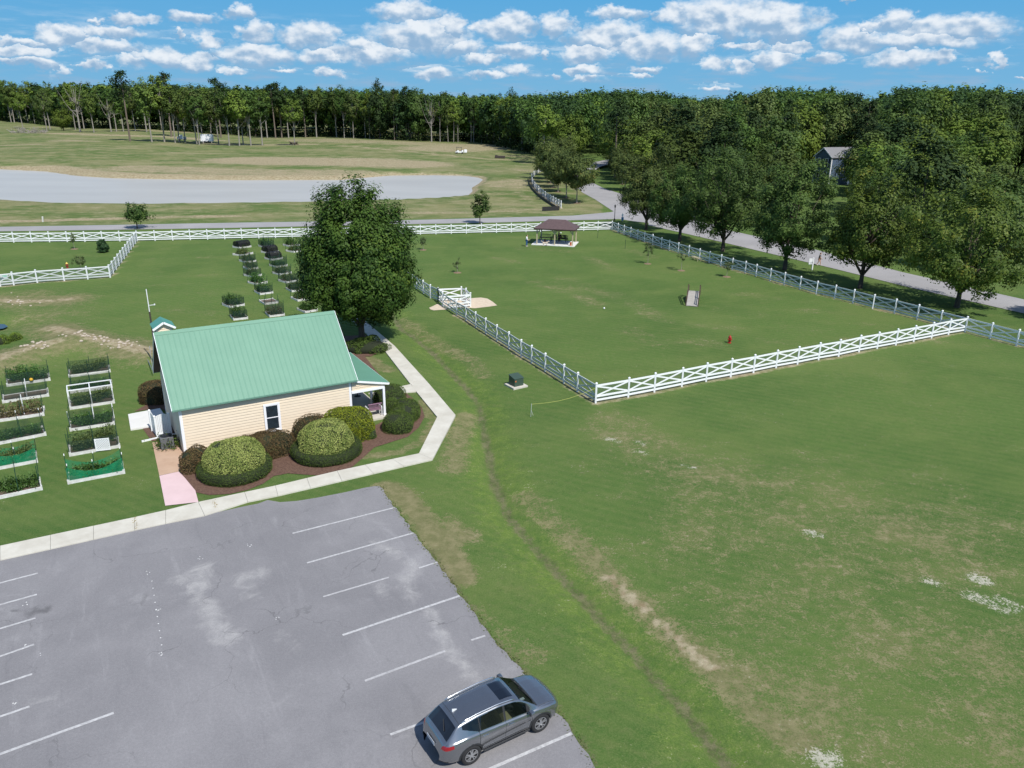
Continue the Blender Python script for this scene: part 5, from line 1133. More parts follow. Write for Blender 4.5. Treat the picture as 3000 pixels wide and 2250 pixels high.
for ref, b_, tp, w_, lb, sd_, den in (('n', (1800, 1500), (1815, 1235), .75, 'sapling in a mulch ring nearest the far right fence corner', 1, 1), ('n', (2195, 1580), (2200, 1290), .7, 'sapling second along the right fence, in front of the bench', 2, .8), ('i', (460, 525), (470, 430), .55, 'short leafy sapling near the right fence bench', 3, 1.1),
                                 ('h', (213, 432), (220, 340), .6, 'thin sapling right of the big tree near the far fence', 4, .8), ('h', (450, 590), (455, 490), .4, 'thin leggy sapling in the middle left of the dog park', 5, .4),
                                 ('d', (690, 410), (690, 235), .5, 'thin sapling in the paddock against the far fence', 6, .6), ('d', (755, 600), (740, 455), .9, 'small round tree in the paddock above the front fence', 7, 1.3)):
    p, h, _ = sized(ref, b_, tp, 0, 1); rng = np.random.default_rng(sd_ + 60); rz_ = h * .34
    t_ = tree('sapling', p, rng, h, (w_, w_, rz_), h - rz_, h * .3, .03, int(26 * den), 26, .22, .07, SAPL, BARKG, lb, 'saplings on the lawns', nl=8, lobes=.3, fill=.2, dn=.9)
    c = bpy.data.objects.new('mulch_ring', MR); COL.objects.link(c); c.parent = t_
for ref, b_, tp, lb in (('n', (1210, 1195), (1212, 1095), 'thin dark stake in the lawn below the far fence corner'), ('n', (1532, 1325), (1540, 1215), 'thin dark stake in the lawn near the right fence')):
    p = G(ref, *b_); h = height_at(ref, *tp, p); m_ = MB(); m_.tube([(0, 0, 0), (.03, 0, h)], .03, 6); o_ = m_.build('planting_stake', GREEN_STAKE); o_.location = p; tag(o_, lb, 'stake', 'planting stakes')
p, h, w_ = sized('d', (960, 442), (965, 300), 915, 1015)
rng = np.random.default_rng(9); t_ = tree('conifer_shrub', p, rng, h, (w_ * .9, w_ * .9, h * .5), h * .45, .4, .06, 70, 60, .3, .12, leafmat('cypress_leaf', (.015, .04, .015), (.04, .085, .03), .1, .6, .2, 0), BARK, 'dark pointed evergreen in the paddock corner', nl=6, cone=.5, fill=.2, dn=.8)
for k, (x, y) in enumerate(((25, 1270), (140, 1240))):
    shrub('wild_bush', G('d', x, y + 15), k, dome(.55, .5, .6, 2), 1500, .05, leafmat('bush_bright', (.06, .11, .015), (.17, .24, .03), .2, .6, .2, 0), ['bright green weed clump by the lawn bank at the left edge', 'small bright weed clump on the eroded bank'][k], 'bush', seed=50 + k, rough=.1)
# ---------------------------------------------------------------- parked car
def pl(x, pts):
    xs = [p[0] for p in pts]; return np.interp(x, xs, [p[1] for p in pts])
def sm(x, pts, w_=.07):
    return (pl(x - w_, pts) + pl(x - w_ / 2, pts) + pl(x, pts) + pl(x + w_ / 2, pts) + pl(x + w_, pts)) / 5
ZT = [(-2.33, .62), (-2.31, .86), (-2.25, 1.0), (-2.13, 1.10), (-1.93, 1.28), (-1.74, 1.46), (-1.6, 1.525), (-1.0, 1.60), (-.2, 1.64), (.35, 1.605), (.62, 1.53), (.9, 1.335), (1.15, 1.155), (1.24, 1.10), (1.7, 1.04), (2.0, .965), (2.2, .85), (2.29, .72), (2.31, .58)]
ZB = [(-2.33, .60), (-2.28, .88), (-2.15, 1.0), (-1.9, 1.06), (-1.5, 1.10), (-.5, 1.03), (.6, .985), (1.2, .98), (1.8, .92), (2.1, .80), (2.25, .66), (2.31, .55)]
WB = [(-2.33, .55), (-2.28, .70), (-2.15, .82), (-1.9, .89), (-1.4, .92), (-.7, .89), (.5, .89), (1.3, .92), (1.7, .915), (2.0, .86), (2.2, .70), (2.31, .48)]
WR = [(-2.33, .48), (-2.28, .62), (-2.1, .70), (-1.9, .66), (-1.7, .61), (-1, .60), (0, .62), (.5, .64), (.9, .70), (1.15, .77), (1.3, .79), (1.8, .75), (2.05, .68), (2.31, .38)]
def car():
    nx_, ns = 420, 150
    xs = np.linspace(-2.33, 2.31, nx_); zt, zb, wb, wr = sm(xs, ZT), sm(xs, ZB), sm(xs, WB), sm(xs, WR)
    zb = np.minimum(zb, zt - .02)
    keys = np.array([0, .2, .36, .42, .60, .66, .74, .88, .95, 1.0])
    ends = np.clip((np.abs(xs + .01) - 1.95) / .36, 0, 1)
    zl = .24 + .1 * ends
    ky = np.stack([0 * xs, wr * .6, wr * .97, wr + .02, wb - .075, wb - .035, wb, wb - .03, wb - .05 - .03 * ends, wb - .14], 1)
    kz = np.stack([zt, zt - .012, zt - .045, zt - .075, zb + .015, zb - .02, zb - .12, .52 * np.ones_like(xs), .36 * np.ones_like(xs), zl], 1)
    kz[:, 6:] = np.minimum(kz[:, 6:], (kz[:, 5:6] - .02)); kz = np.minimum.accumulate(kz, 1)
    s = np.linspace(0, 1, ns); Y_ = np.stack([np.interp(s, keys, ky[i]) for i in range(nx_)]); Z_ = np.stack([np.interp(s, keys, kz[i]) for i in range(nx_)])
    for _ in range(3):   # soften the section creases
        Y_[:, 1:-1] = (Y_[:, :-2] + 2 * Y_[:, 1:-1] + Y_[:, 2:]) / 4; Z_[:, 1:-1] = (Z_[:, :-2] + 2 * Z_[:, 1:-1] + Z_[:, 2:]) / 4
    for _ in range(3):
        Y_[1:-1] = (Y_[:-2] + 2 * Y_[1:-1] + Y_[2:]) / 4; Z_[1:-1] = (Z_[:-2] + 2 * Z_[1:-1] + Z_[2:]) / 4
    X_ = np.repeat(xs[:, None], ns, 1)
    # flared arches
    for ax_ in (-1.33, 1.33):
        d = np.hypot(X_ - ax_, Z_ - .36); Y_ += .022 * np.exp(-((d - .40) / .07) ** 2) * (Y_ > .6) * (Z_ < .95)
    # scooped lower doors and a shoulder crease
    Y_ -= .035 * np.exp(-((Z_ - .55 - .06 * X_) / .10) ** 2) * (np.abs(X_) < .95) * (Y_ > .6)
    V = []; 
    def cell(A): return (A[:-1, :-1] + A[1:, :-1] + A[1:, 1:] + A[:-1, 1:]) / 4
    xc, yc, zc = cell(X_), cell(Y_), cell(Z_); sc_ = np.repeat(((s[:-1] + s[1:]) / 2)[None], nx_ - 1, 0)
    zt_c, zb_c = np.interp(xc, xs, zt), np.interp(xc, xs, zb); wrc = np.interp(xc, xs, wr)
    kind = np.full(xc.shape, 0)     # 0 body
    side = (sc_ > .425) & (sc_ < .588)
    up_l = side & (zt_c - zb_c > .2)
    kink = np.where(xc < -1.05, zb_c + .06 + (-1.05 - xc) * .36, zb_c + .035)
    winz = (zc > kink) & (zc < zt_c - .095)
    fl = xc < 1.02 - (zc - zb_c) * .62
    kind[up_l & winz & (xc > .02) & (xc < .93) & fl & (xc < .80 )] = 1
    kind[up_l & winz & (xc > -.93) & (xc < -.06)] = 2
    kind[up_l & winz & (xc > -1.55) & (xc < -.97)] = 3
    kind[up_l & winz & (((xc >= -.06) & (xc <= .02)) | ((xc >= -.97) & (xc <= -.93)) | ((xc >= .80) & (xc < .93) & fl))] = 9
    kind[(sc_ < .375) & (xc > .60) & (xc < 1.17) & (yc < wrc * .95)] = 4
    kind[(sc_ < .375) & (xc > -2.10) & (xc < -1.73) & (yc < wrc * .93)] = 5
    kind[(yc < .43) & (sc_ < .34) & (xc > -.03) & (xc < .47)] = 6
    kind[(xc > 1.17) & (xc < 1.25) & (sc_ < .37)] = 9            # cowl
    tl = (xc < -1.93) & (yc > .40) & (zc > .84 + (xc + 2.33) * .18) & (zc < .97 + (xc + 2.33) * .12) & (sc_ > .36)
    kind[tl] = 7
    hl = (xc > 1.86) & (yc > .50) & (zc > .64) & (zc < .75 + (2.31 - xc) * .18) & (sc_ > .4)
    kind[hl] = 8
    kind[(zc < .30) | ((xc > 2.24) & (zc < .66) & (yc < .40)) | ((xc < -2.1) & (zc < .40))] = 9
    seam = ((np.abs(xc - .98) < .007) & (zc < zb_c + .02) & (zc > .36)) | ((np.abs(xc + .02) < .007) & (zc < zb_c + .05) & (zc > .36)) | ((np.abs(xc + 1.0 - np.clip(.62 - zc, 0, .3) * .9) < .007) & (zc < zb_c + .06) & (zc > .4)) | ((np.abs(xc - 1.26) < .006) & (sc_ < .38)) | ((np.abs(yc - .80 + (xc - 1.2) * .1) < .006) & (xc > 1.26) & (xc < 2.05) & (sc_ < .45)) | ((np.abs(xc + 1.60) < .006) & (sc_ < .40))
    kind[seam & (kind == 0)] = 9
    for ax_ in (-1.33, 1.33):
        d = np.hypot(xc - ax_, zc - .36); kind[(d < .455) & (zc < .9) & (yc > .5) & (d > .385)] = 9; kind[(d <= .385) & (yc > .5)] = -1
    kind[(zc < .5) & (yc < .5) & False] = -1
    P = np.stack([X_, Y_, Z_], -1)
    t_ = empty('parked_car', (0, 0, 0), 0, 'silver-grey compact SUV with a dark sunroof parked at the right edge of the asphalt lot', 'car')
    PAINT = mk('silver_paint', (.27, .28, .295), .24, .02, 2, metal=.85, coat=1, spec=.5)
    CLAD = mk('black_cladding', (.022, .023, .025), .6); 
    def glass(name, tint, tr_):
        m, t = newmat(name); L = t.links.new; g_ = sh_(t, 'ShaderNodeBsdfPrincipled'); g_.inputs['Base Color'].default_value = (*tint, 1); g_.inputs['Roughness'].default_value = .03; g_.inputs['Specular IOR Level'].default_value = .6
        tp = sh_(t, 'ShaderNodeBsdfTransparent'); tp.inputs[0].default_value = (.55, .62, .6, 1); mx = sh_(t, 'ShaderNodeMixShader'); mx.inputs[0].default_value = tr_; o_ = sh_(t, 'ShaderNodeOutputMaterial')
        L(g_.outputs[0], mx.inputs[1]); L(tp.outputs[0], mx.inputs[2]); L(mx.outputs[0], o_.inputs[0]); return m
    GL1, GL2 = glass('clear_car_glass', (.01, .015, .015), .74), glass('tinted_car_glass', (.006, .007, .009), .14)
    RED = mk('tail_red', (.25, .005, .008), .15, .1, 8, coat=1); HEAD = mk('headlight_glass', (.10, .105, .11), .08, .5, 14, coat=1, metal=.3)
    names = {0: ('body', [PAINT, CLAD]), 1: ('front_side_window', GL1), 2: ('rear_side_window', GL2), 3: ('quarter_window', GL2), 4: ('windshield', GL1), 5: ('rear_window', mk('rear_glass', (.006, .007, .01), .05, .1, 2, coat=1)), 6: ('sunroof', mk('sunroof_glass', (.004, .005, .008), .04, .1, 2, coat=1, spec=.7)), 7: ('taillight', RED), 8: ('headlight', HEAD)}
    idx = np.arange(nx_ * ns).reshape(nx_, ns)
    fa = np.stack([idx[:-1, :-1], idx[1:, :-1], idx[1:, 1:], idx[:-1, 1:]], -1)
    for k, (nm, mt) in names.items():
        sides = (1, -1)
        def mesh_for(sides):
            vs, fs, mi = [], [], []; base = 0
            for sg in sides:
                sel = (kind == k) | ((kind == 9) & (k == 0)); f = fa[sel]; m_k = (kind[sel] == 9).astype(int)
                u, inv = np.unique(f, return_inverse=True); pv = P.reshape(-1, 3)[u] * (1, sg, 1)
                if k in (1, 2, 3): pv = pv - np.array([0, .006 * sg, 0])
                if k in (4, 5, 6): pv = pv + np.array([0, 0, -.004 if k == 4 else .002])
                ff = inv.reshape(-1, 4) + base; 
                if sg < 0: ff = ff[:, ::-1]
                vs.append(pv); fs.append(ff); mi.append(m_k); base += len(u)
            me_ = bpy.data.meshes.new(nm); me_.from_pydata(np.concatenate(vs).tolist(), [], np.concatenate(fs).tolist()); me_.polygons.foreach_set('material_index', np.concatenate(mi).astype(np.int32))
            me_.update(); bm = bmesh.new(); bm.from_mesh(me_); bmesh.ops.remove_doubles(bm, verts=bm.verts[:], dist=.0004); bm.to_mesh(me_); bm.free(); return me_
        for sds in ([(1, -1)] if k in (0, 4, 5, 6) else [(1,), (-1,)]):
            link(nm, mesh_for(sds), mt if k == 0 else mt, t_, smooth=True)
    # wheels
    TYRE = mk('tyre', (.02, .02, .021), .85, .15, 20); RIM = mk('alloy_rim', (.55, .56, .57), .3, .03, 3, metal=.85); DARK = mk('wheel_dark', (.012, .012, .013), .6)
    for wx in (-1.33, 1.33):
        for sg in (1, -1):
            wh = empty('wheel', (wx, sg * .80, .36), 0); wh.parent = t_
            m_ = MB(); pr_t = [(.235, -.10), (.30, -.115), (.345, -.10), (.36, -.07), (.36, .07), (.345, .10), (.30, .115), (.235, .10), (.23, 0)]
            n = 40; vs = [(r_ * math.cos(2 * math.pi * k / n), y_, r_ * math.sin(2 * math.pi * k / n)) for r_, y_ in pr_t for k in range(n)]
            m_.add(vs, [(i * n + k, i * n + (k + 1) % n, ((i + 1) % len(pr_t)) * n + (k + 1) % n, ((i + 1) % len(pr_t)) * n + k) for i in range(len(pr_t)) for k in range(n)]); m_.build('tyre', TYRE, wh, smooth=True)
            m_ = MB(); yo = sg * .085
            for k in range(5):
                for dd in (-.16, .16):
                    a_ = 2 * math.pi * k / 5 + dd + .3; m_.bar((.05 * math.cos(a_), yo, .05 * math.sin(a_)), (.225 * math.cos(a_ + dd * .35), yo * .95, .225 * math.sin(a_ + dd * .35)), .035, .03, up=(0, 1, 0))
            m_.tube([(0, yo - sg * .03, 0), (0, yo + sg * .012, 0)], .065, 16)
            for k in range(36):
                a_, b_ = 2 * math.pi * k / 36, 2 * math.pi * (k + 1) / 36; m_.bar((.228 * math.cos(a_), yo, .228 * math.sin(a_)), (.228 * math.cos(b_), yo, .228 * math.sin(b_)), .03, .022, up=(0, 1, 0))
            m_.build('rim', RIM, wh)
            m_ = MB(); m_.tube([(0, -sg * .05, 0), (0, sg * .03, 0)], .225, 24); m_.build('brake_disc', DARK, wh)
    m_ = MB(); m_.box((0, 0, .30), (3.6, 1.5, .12)); m_.box((1.33, 0, .62), (.95, 1.3, .5)); m_.box((-1.5, 0, .62), (.9, 1.3, .5)); m_.build('underbody', DARK, t_)
    # interior
    CREAM = mk('cream_leather', (.52, .44, .24), .6, .08, 5); 
    for x, y in ((.15, .38), (.15, -.38), (-.75, .40), (-.75, -.40)):
        m_ = MB(); m_.box((x + .02, y, .68), (.50, .48, .16)); m_.bar((x - .18, y, .70), (x - .36, y, 1.22), .46, .15, up=(1, 0, 0)); m_.bar((x - .37, y, 1.25), (x - .40, y, 1.40), .26, .10, up=(1, 0, 0)); m_.build('seat', CREAM, t_, bevel=.04)
    m_ = MB(); m_.box((1.02, 0, .93), (.42, 1.36, .22)); m_.box((.3, 0, .62), (.9, .2, .2)); m_.build('dashboard', mk('dash', (.03, .032, .034), .6), t_, bevel=.04)
    m_ = MB(); n = 24; cx_, cy_, cz_ = .72, .38, 1.0
    m_.tube([(cx_ + .10 * math.sin(2 * math.pi * k / n) * .6, cy_ + .18 * math.cos(2 * math.pi * k / n), cz_ + .17 * math.sin(2 * math.pi * k / n)) for k in range(n + 1)], .016, 6); m_.build('steering_wheel', CREAM, t_)
    m_ = MB(); m_.box((.98, -.25, 1.055), (.16, .10, .012)); m_.build('dash_paper', TRIM, t_)
    # mirrors, handles, rails, fin, plate
    for sg in (1, -1):
        m_ = MB(); m_.bar((.86, sg * .86, 1.04), (.86, sg * .97, 1.07), .06, .05); m_.build('mirror_arm', CLAD, t_)
        m_ = MB(); m_.box((.87, sg * 1.02, 1.10), (.16, .22, .15)); mo_ = m_.build('mirror', PAINT, t_, bevel=.045)
        m_ = MB(); m_.box((.786, sg * 1.02, 1.10), (.004, .17, .11)); m_.build('mirror_glass', GLASS, mo_)
        for hx in (.17, -.80):
            m_ = MB(); m_.bar((hx - .11, sg * .905, .93), (hx + .11, sg * .90, .92), .035, .03); m_.build('door_handle', mk('chrome', (.75, .76, .78), .15, .02, metal=1), t_, bevel=.01)
        m_ = MB(); xs_ = np.linspace(-1.52, .42, 15); yy = sm(xs_, WR) - .015; zz = sm(xs_, ZT) - .025
        m_.tube([(a, sg * b, c + (.0 if 0 < i < 14 else -.03)) for i, (a, b, c) in enumerate(zip(xs_, yy, zz + .035))], .02, 8); m_.build('roof_rail', mk('rail_silver', (.6, .62, .65), .25, .02, metal=.9), t_, smooth=True)
        m_ = MB(); xs_ = np.linspace(-.88, .88, 9); m_.tube([(a, sg * (.885), .315) for a in xs_], .035, 8); m_.build('sill', CLAD, t_)
    m_ = MB(); m_.add([(-1.38, -.02, 1.555), (-1.38, .02, 1.555), (-1.56, -.03, 1.53), (-1.56, .03, 1.53), (-1.55, -.006, 1.63), (-1.55, .006, 1.63)], [(0, 1, 5, 4), (0, 4, 2), (1, 3, 5), (2, 4, 5, 3), (0, 2, 3, 1)]); m_.build('antenna_fin', mk('fin_white', (.6, .62, .64), .3), t_)
    m_ = MB(); m_.bar((-2.335, -.25, .80), (-2.335, .25, .80), .012, .13); m_.build('number_plate', mk('plate', (.45, .48, .52), .5), t_)
    m_ = MB(); m_.bar((-1.86, .02, 1.36), (-2.02, -.32, 1.225), .02, .02); m_.bar((1.20, -.55, 1.125), (1.06, .12, 1.24), .018, .018); m_.bar((1.2, .05, 1.13), (1.05, .58, 1.235), .018, .018); m_.build('wiper', CLAD, t_)
    m_ = MB()
    for k in range(5): m_.bar((2.30, -.36, .36 + k * .065), (2.30, .36, .36 + k * .065), .03, .02)
    m_.build('grille', mk('grille_dark', (.05, .05, .053), .4, metal=.5), t_)
    return t_
w1, w2 = G('j', 722, 1368), G('j', 1545, 978)
cd = (w2 - w1).normalized(); cleft = Vector((-cd.y, cd.x, 0))
car_o = car(); car_o.location = (w1 + w2) / 2 + cleft * .87; car_o.location.z = .02; car_o.rotation_euler = (0, 0, math.atan2(cd.y, cd.x))

# ---------------------------------------------------------------- pavilion
A, B, C = G('r6', 480, 660), G('r6', 1550, 715), G('r6', 1630, 595)
pu = (B - A).normalized(); pw = (B - A).length; pv = Vector((-pu.y, pu.x, 0)); pd_ = abs((C - B).dot(pv)); pd_ = min(max(pd_, 4.0), 6.2)
print('PAV', pw, (C - B).dot(pv), pd_)
pan = math.atan2(pu.y, pu.x); PV = empty('pavilion', A, pan, 'open timber pavilion with a brown hipped roof on a concrete slab in the dog park', 'pavilion')
m_ = MB(); m_.box((pw / 2, pd_ / 2, .05), (pw, pd_, .14)); m_.build('slab', CONCW, PV, bevel=.015)
PX0, PX1, PY0, PY1, PH = .75, pw - .35, .45, pd_ - .45, 2.35
TIMB = mk('pale_timber', (.44, .38, .25), .7, .15, 5, stretch=(1, 1, .2)); 
for x in (PX0, (PX0 + PX1) / 2, PX1):
    for y in (PY0, PY1):
        m_ = MB(); m_.box((x, y, .12 + PH / 2), (.16, .16, PH)); po_ = m_.build('timber_post', TIMB, PV, bevel=.01)
        m_ = MB()
        for s_ in ((-1, 1) if PX0 < x < PX1 else ((1,) if x == PX0 else (-1,))): m_.bar((x, y, 1.75), (x + s_ * .55, y, 2.38), .09, .13)
        m_.build('brace', TIMB, po_)
BRN = mk('brown_roof', (.085, .055, .055), .6, .12, 3, col2=(.12, .08, .078))
m_ = MB(); z0, z1 = .12 + PH, .12 + PH + 1.15; ex = .42; xa, xb, ya, yb_ = PX0 - ex, PX1 + ex, PY0 - ex, PY1 + ex; ym = (ya + yb_) / 2; hip = (yb_ - ya) / 2 * .85
m_.add([(xa, ya, z0), (xb, ya, z0), (xb, yb_, z0), (xa, yb_, z0), (xa + hip, ym, z1), (xb - hip, ym, z1)], [(0, 1, 5, 4), (1, 2, 5), (2, 3, 4, 5), (3, 0, 4), (3, 2, 1, 0)])
m_.build('roof', BRN, PV)
m_ = MB()
for a_, b_ in (((xa, ya), (xb, ya)), ((xb, ya), (xb, yb_)), ((xb, yb_), (xa, yb_)), ((xa, yb_), (xa, ya))): m_.bar((*a_, z0 - .06), (*b_, z0 - .06), .06, .14)
for y in (PY0, PY1): m_.bar((PX0 - .3, y, z0 - .16), (PX1 + .3, y, z0 - .16), .1, .16)
m_.build('fascia', mk('dark_timber', (.05, .032, .026), .7), PV)
PWm = Matrix.Translation(A) @ Matrix.Rotation(pan, 4, 'Z')
DKB = mk('bench_green', (.018, .026, .02), .5)
for k, (x, y, a_, L_, lb) in enumerate(((1.55, PY1 - .15, 0, 1.7, 'dark slatted bench at the left end under the pavilion'), (3.1, PY1 - .15, 0, .8, 'dark armchair bench left of the pavilion centre'), (4.55, PY1 - .15, .0, 1.0, 'dark bench right of the pavilion centre'), (pw - 1.75, PY1 - .45, -.45, 1.3, 'dark bench set at an angle at the right end under the pavilion'))):
    bench(PWm @ Vector((x * pw / 7.2 if x < 5 else x, y, .12)), pan + a_, lb, DKB, BLACKM, L_, 'park_bench', 'benches under the pavilion')
ORG = mk('orange_plastic', (.5, .13, .05), .5)
for x, y, h, lb in ((PX1 - .25, PY0 - .05, .5, 'orange container at the foot of the right pavilion post'), (PX0 + .85, PY0 + 1.9, .45, 'brown container in the shade at the left of the pavilion')):
    m_ = MB(); m_.lathe([(.12, 0), (.15, h * .85), (.16, h), (.13, h)], 14); o_ = m_.build('bucket', ORG if h > .46 else mk('rust', (.2, .07, .045), .6)); o_.location = PWm @ Vector((x, y, .12)); tag(o_, lb, 'bucket')

# ---------------------------------------------------------------- people and dog
def skin_obj(name, verts, edges, radii, mat, parent=None, root=0, lv=2):
    me_ = bpy.data.meshes.new(name); me_.from_pydata(verts, edges, []); me_.update(); o_ = link(name, me_, mat, parent)
    m1 = o_.modifiers.new('skin', 'SKIN'); m1.use_smooth_shade = True; m2 = o_.modifiers.new('sub', 'SUBSURF'); m2.levels = m2.render_levels = lv
    lay = me_.skin_vertices or None
    if not me_.skin_vertices:
        bpy.context.view_layer.objects.active = o_
    sv = me_.skin_vertices[0].data if me_.skin_vertices else None
    if sv is None:
        bm = bmesh.new(); bm.from_mesh(me_); bm.verts.layers.skin.verify(); bm.to_mesh(me_); bm.free(); sv = me_.skin_vertices[0].data
    for k, r_ in enumerate(radii): sv[k].radius = (r_, r_) if not isinstance(r_, tuple) else r_; sv[k].use_root = (k == root)
    return o_
SKIN = mk('skin', (.50, .30, .21), .55, .06, 6)
def person(loc, rz, J, label, top, bottom, hair, sleeves=True, shorts=False, hair_len=0, group=None):
    """J: joints pelvis chest neck head, sh/el/wr/ha L R, hip/kn/an/to L R (metres, facing +x)"""
    t_ = empty('person', loc, rz, label, 'person', group)
    v, e, r_ = [], [], []
    def add(p, rad, par=None):
        v.append(p); r_.append(rad); 
        if par is not None: e.append((par, len(v) - 1))
        return len(v) - 1
    pe = add(J['pelvis'], (.13, .15)); ch = add(J['chest'], (.13, .17), pe); nk = add(J['neck'], .055, ch); hd = add(J['head'], (.085, .075), nk); ht_ = add(tuple(np.array(J['head']) + (0.0, 0, .10)), (.075, .07), hd)
    add(tuple(np.array(J['head']) + (.10, 0, -.0)), .018, hd)     # nose
    for s_ in 'LR':
        sh0 = add(J['sh' + s_], .06, ch); el_ = add(J['el' + s_], .045, sh0); wr_ = add(J['wr' + s_], .03, el_); d = nrm(np.array(J['wr' + s_]) - np.array(J['el' + s_])); ha = add(tuple(np.array(J['wr' + s_]) + d * .09), (.038, .016), wr_)
        sd = nrm(np.cross(d, (0, 1, .2)))
        for k in range(4):
            b0 = np.array(J['wr' + s_]) + d * .10 + sd * (k - 1.5) * .02; f1 = add(tuple(b0), .009, ha); f2 = add(tuple(b0 + d * (.045 + .008 * (k in (1, 2)))), .008, f1); add(tuple(b0 + d * .075 + np.array([.02, 0, 0])), .007, f2)
        th = np.array(J['wr' + s_]) + d * .03; f1 = add(tuple(th + sd * .04), .010, wr_); add(tuple(th + sd * .055 + d * .045), .008, f1)
        hp = add(J['hip' + s_], .095, pe); kn = add(J['kn' + s_], .062, hp); an = add(J['an' + s_], .04, kn); add(J['to' + s_], .035, an)
    skin_obj('body', v, e, r_, SKIN, t_)
    pe_, ch_, nk_ = map(np.array, (J['pelvis'], J['chest'], J['neck']))
    v, e, r_ = [], [], []; a0_ = add(tuple(pe_ + (0, 0, -.02)), (.155, .18)); a1_ = add(tuple((pe_ + ch_) / 2), (.14, .165), a0_); a2_ = add(tuple(ch_), (.15, .19), a1_); add(tuple(ch_ * .35 + nk_ * .65), .085, a2_)
    for s_ in 'LR':
        q_ = add(J['sh' + s_], .078, a2_); f = np.array(J['sh' + s_]) + (np.array(J['el' + s_]) - np.array(J['sh' + s_])) * (1 if sleeves else .75); w_ = add(tuple(f), .062, q_)
        if sleeves: add(tuple(np.array(J['el' + s_]) * .25 + np.array(J['wr' + s_]) * .75), .048, w_)
    skin_obj('shirt', v, e, r_, top, t_)
    v, e, r_ = [], [], []; a0_ = add(tuple(pe_), (.15, .172))
    for s_ in 'LR':
        q_ = add(J['hip' + s_], .112, a0_); kk = np.array(J['kn' + s_]); hh_ = np.array(J['hip' + s_]); w_ = add(tuple(kk if not shorts else hh_ + (kk - hh_) * .8), .085 if shorts else .078, q_)
        if not shorts: add(tuple(kk * .08 + np.array(J['an' + s_]) * .92), .06, w_)
    skin_obj('shorts' if shorts else 'trousers', v, e, r_, bottom, t_)
    H_ = np.array(J['head']); v, e, r_ = [], [], []; a0_ = add(tuple(H_ + (-.03, 0, .085)), (.10, .09)); a1_ = add(tuple(H_ + (-.06, 0, .0)), (.075, .085), a0_); add(tuple(H_ + (-.07, 0, -.10 - hair_len)), (.045, .06), a1_)
    skin_obj('hair', v, e, r_, hair, t_)
    for s_ in 'LR':
        m_ = MB(); a_, b_ = Vector(J['an' + s_]), Vector(J['to' + s_]); m_.bar((a_.x - .05, a_.y, max(.05, a_.z - .02)), (b_.x + .05, b_.y, max(.05, b_.z)), .09, .09); m_.build('shoe', mk('shoe', (.5, .45, .4), .6), t_, bevel=.03)
    eye = MB()
    for s_ in (-1, 1): eye.box((H_[0] + .078, s_ * .03, H_[2] + .03), (.012, .02, .014))
    eye.box((H_[0] + .078, 0, H_[2] - .05), (.012, .045, .01)); eye.build('face', mk('face_dark', (.06, .03, .03), .5), t_)
    return t_
def stand(d=0.):
    J = dict(pelvis=(0, 0, .95), chest=(.03, 0, 1.30), neck=(.05, 0, 1.49), head=(.09, 0, 1.62))
    for s_, y in (('L', .19), ('R', -.19)):
        k = 1 if s_ == 'L' else -1
        J['sh' + s_] = (.02, y, 1.42); J['el' + s_] = (.02 - .05 * k * d, y * 1.25, 1.15); J['wr' + s_] = (.15 - .08 * k * d, y * 1.2, .96)
        J['hip' + s_] = (0, y * .5, .90); J['kn' + s_] = (.05 + .12 * k * d, y * .52, .50); J['an' + s_] = (-.02 + .28 * k * d, y * .5, .09 + (.06 * d if k < 0 else 0)); J['to' + s_] = (.13 + .28 * k * d, y * .55, .05)
    return J
J = stand(.15); J['wrR'] = (.33, -.2, 1.05); J['elR'] = (.08, -.25, 1.12)
person(G('r6', 362, 700), R(-10), J, 'person in a white shirt and blue jeans standing left of the pavilion', mk('white_cloth', (.75, .75, .77), .8), mk('denim', (.03, .10, .26), .8), mk('brown_hair', (.07, .05, .04), .7))
J = stand(.9); person(G('o', 1468, 1392), R(-18), J, 'person in a grey top and orange shorts walking along the road', mk('grey_cloth', (.11, .115, .13), .8), mk('orange_cloth', (.62, .22, .13), .8, .4, 30, col2=(.75, .5, .42)), mk('black_hair', (.012, .01, .01), .6), sleeves=False, shorts=True, hair_len=.05)
J = stand(0); 
for k_ in ('pelvis', 'chest', 'neck', 'head', 'shL', 'shR', 'elL', 'elR', 'wrL', 'wrR', 'hipL', 'hipR'): J[k_] = (J[k_][0], J[k_][1], J[k_][2] - .40)
for s_, y in (('L', .12), ('R', -.12)): J['kn' + s_] = (.42, y, .52); J['an' + s_] = (.40, y, .09); J['to' + s_] = (.54, y, .05); J['wr' + s_] = (.32, y * 1.3, .62)
person(PWm @ Vector((pw * .56, PY1 - .3, .12)), pan + R(-90), J, 'person in dark clothes seated behind the centre post of the pavilion', mk('dark_cloth', (.02, .02, .024), .8), mk('dark_cloth2', (.03, .03, .035), .8), MATS['black_hair'])
t = empty('dog', G('r6', 825, 690), pan + R(5), 'cream coloured dog standing at the front edge of the pavilion slab', 'dog')
v, e, r_ = [], [], []
def add(p, rad, par=None):
    v.append(p); r_.append(rad)
    if par is not None: e.append((par, len(v) - 1))
    return len(v) - 1
b0 = add((-.28, 0, .50), (.10, .10)); b1 = add((0, 0, .49), (.11, .115), b0); b2 = add((.25, 0, .52), (.13, .12), b1); n1 = add((.40, 0, .64), .075, b2); h1 = add((.50, 0, .72), (.075, .07), n1); add((.66, 0, .68), .035, h1)
for y in (-1, 1): q_ = add((.48, y * .07, .79), .022, h1); add((.47, y * .10, .72), .018, q_)
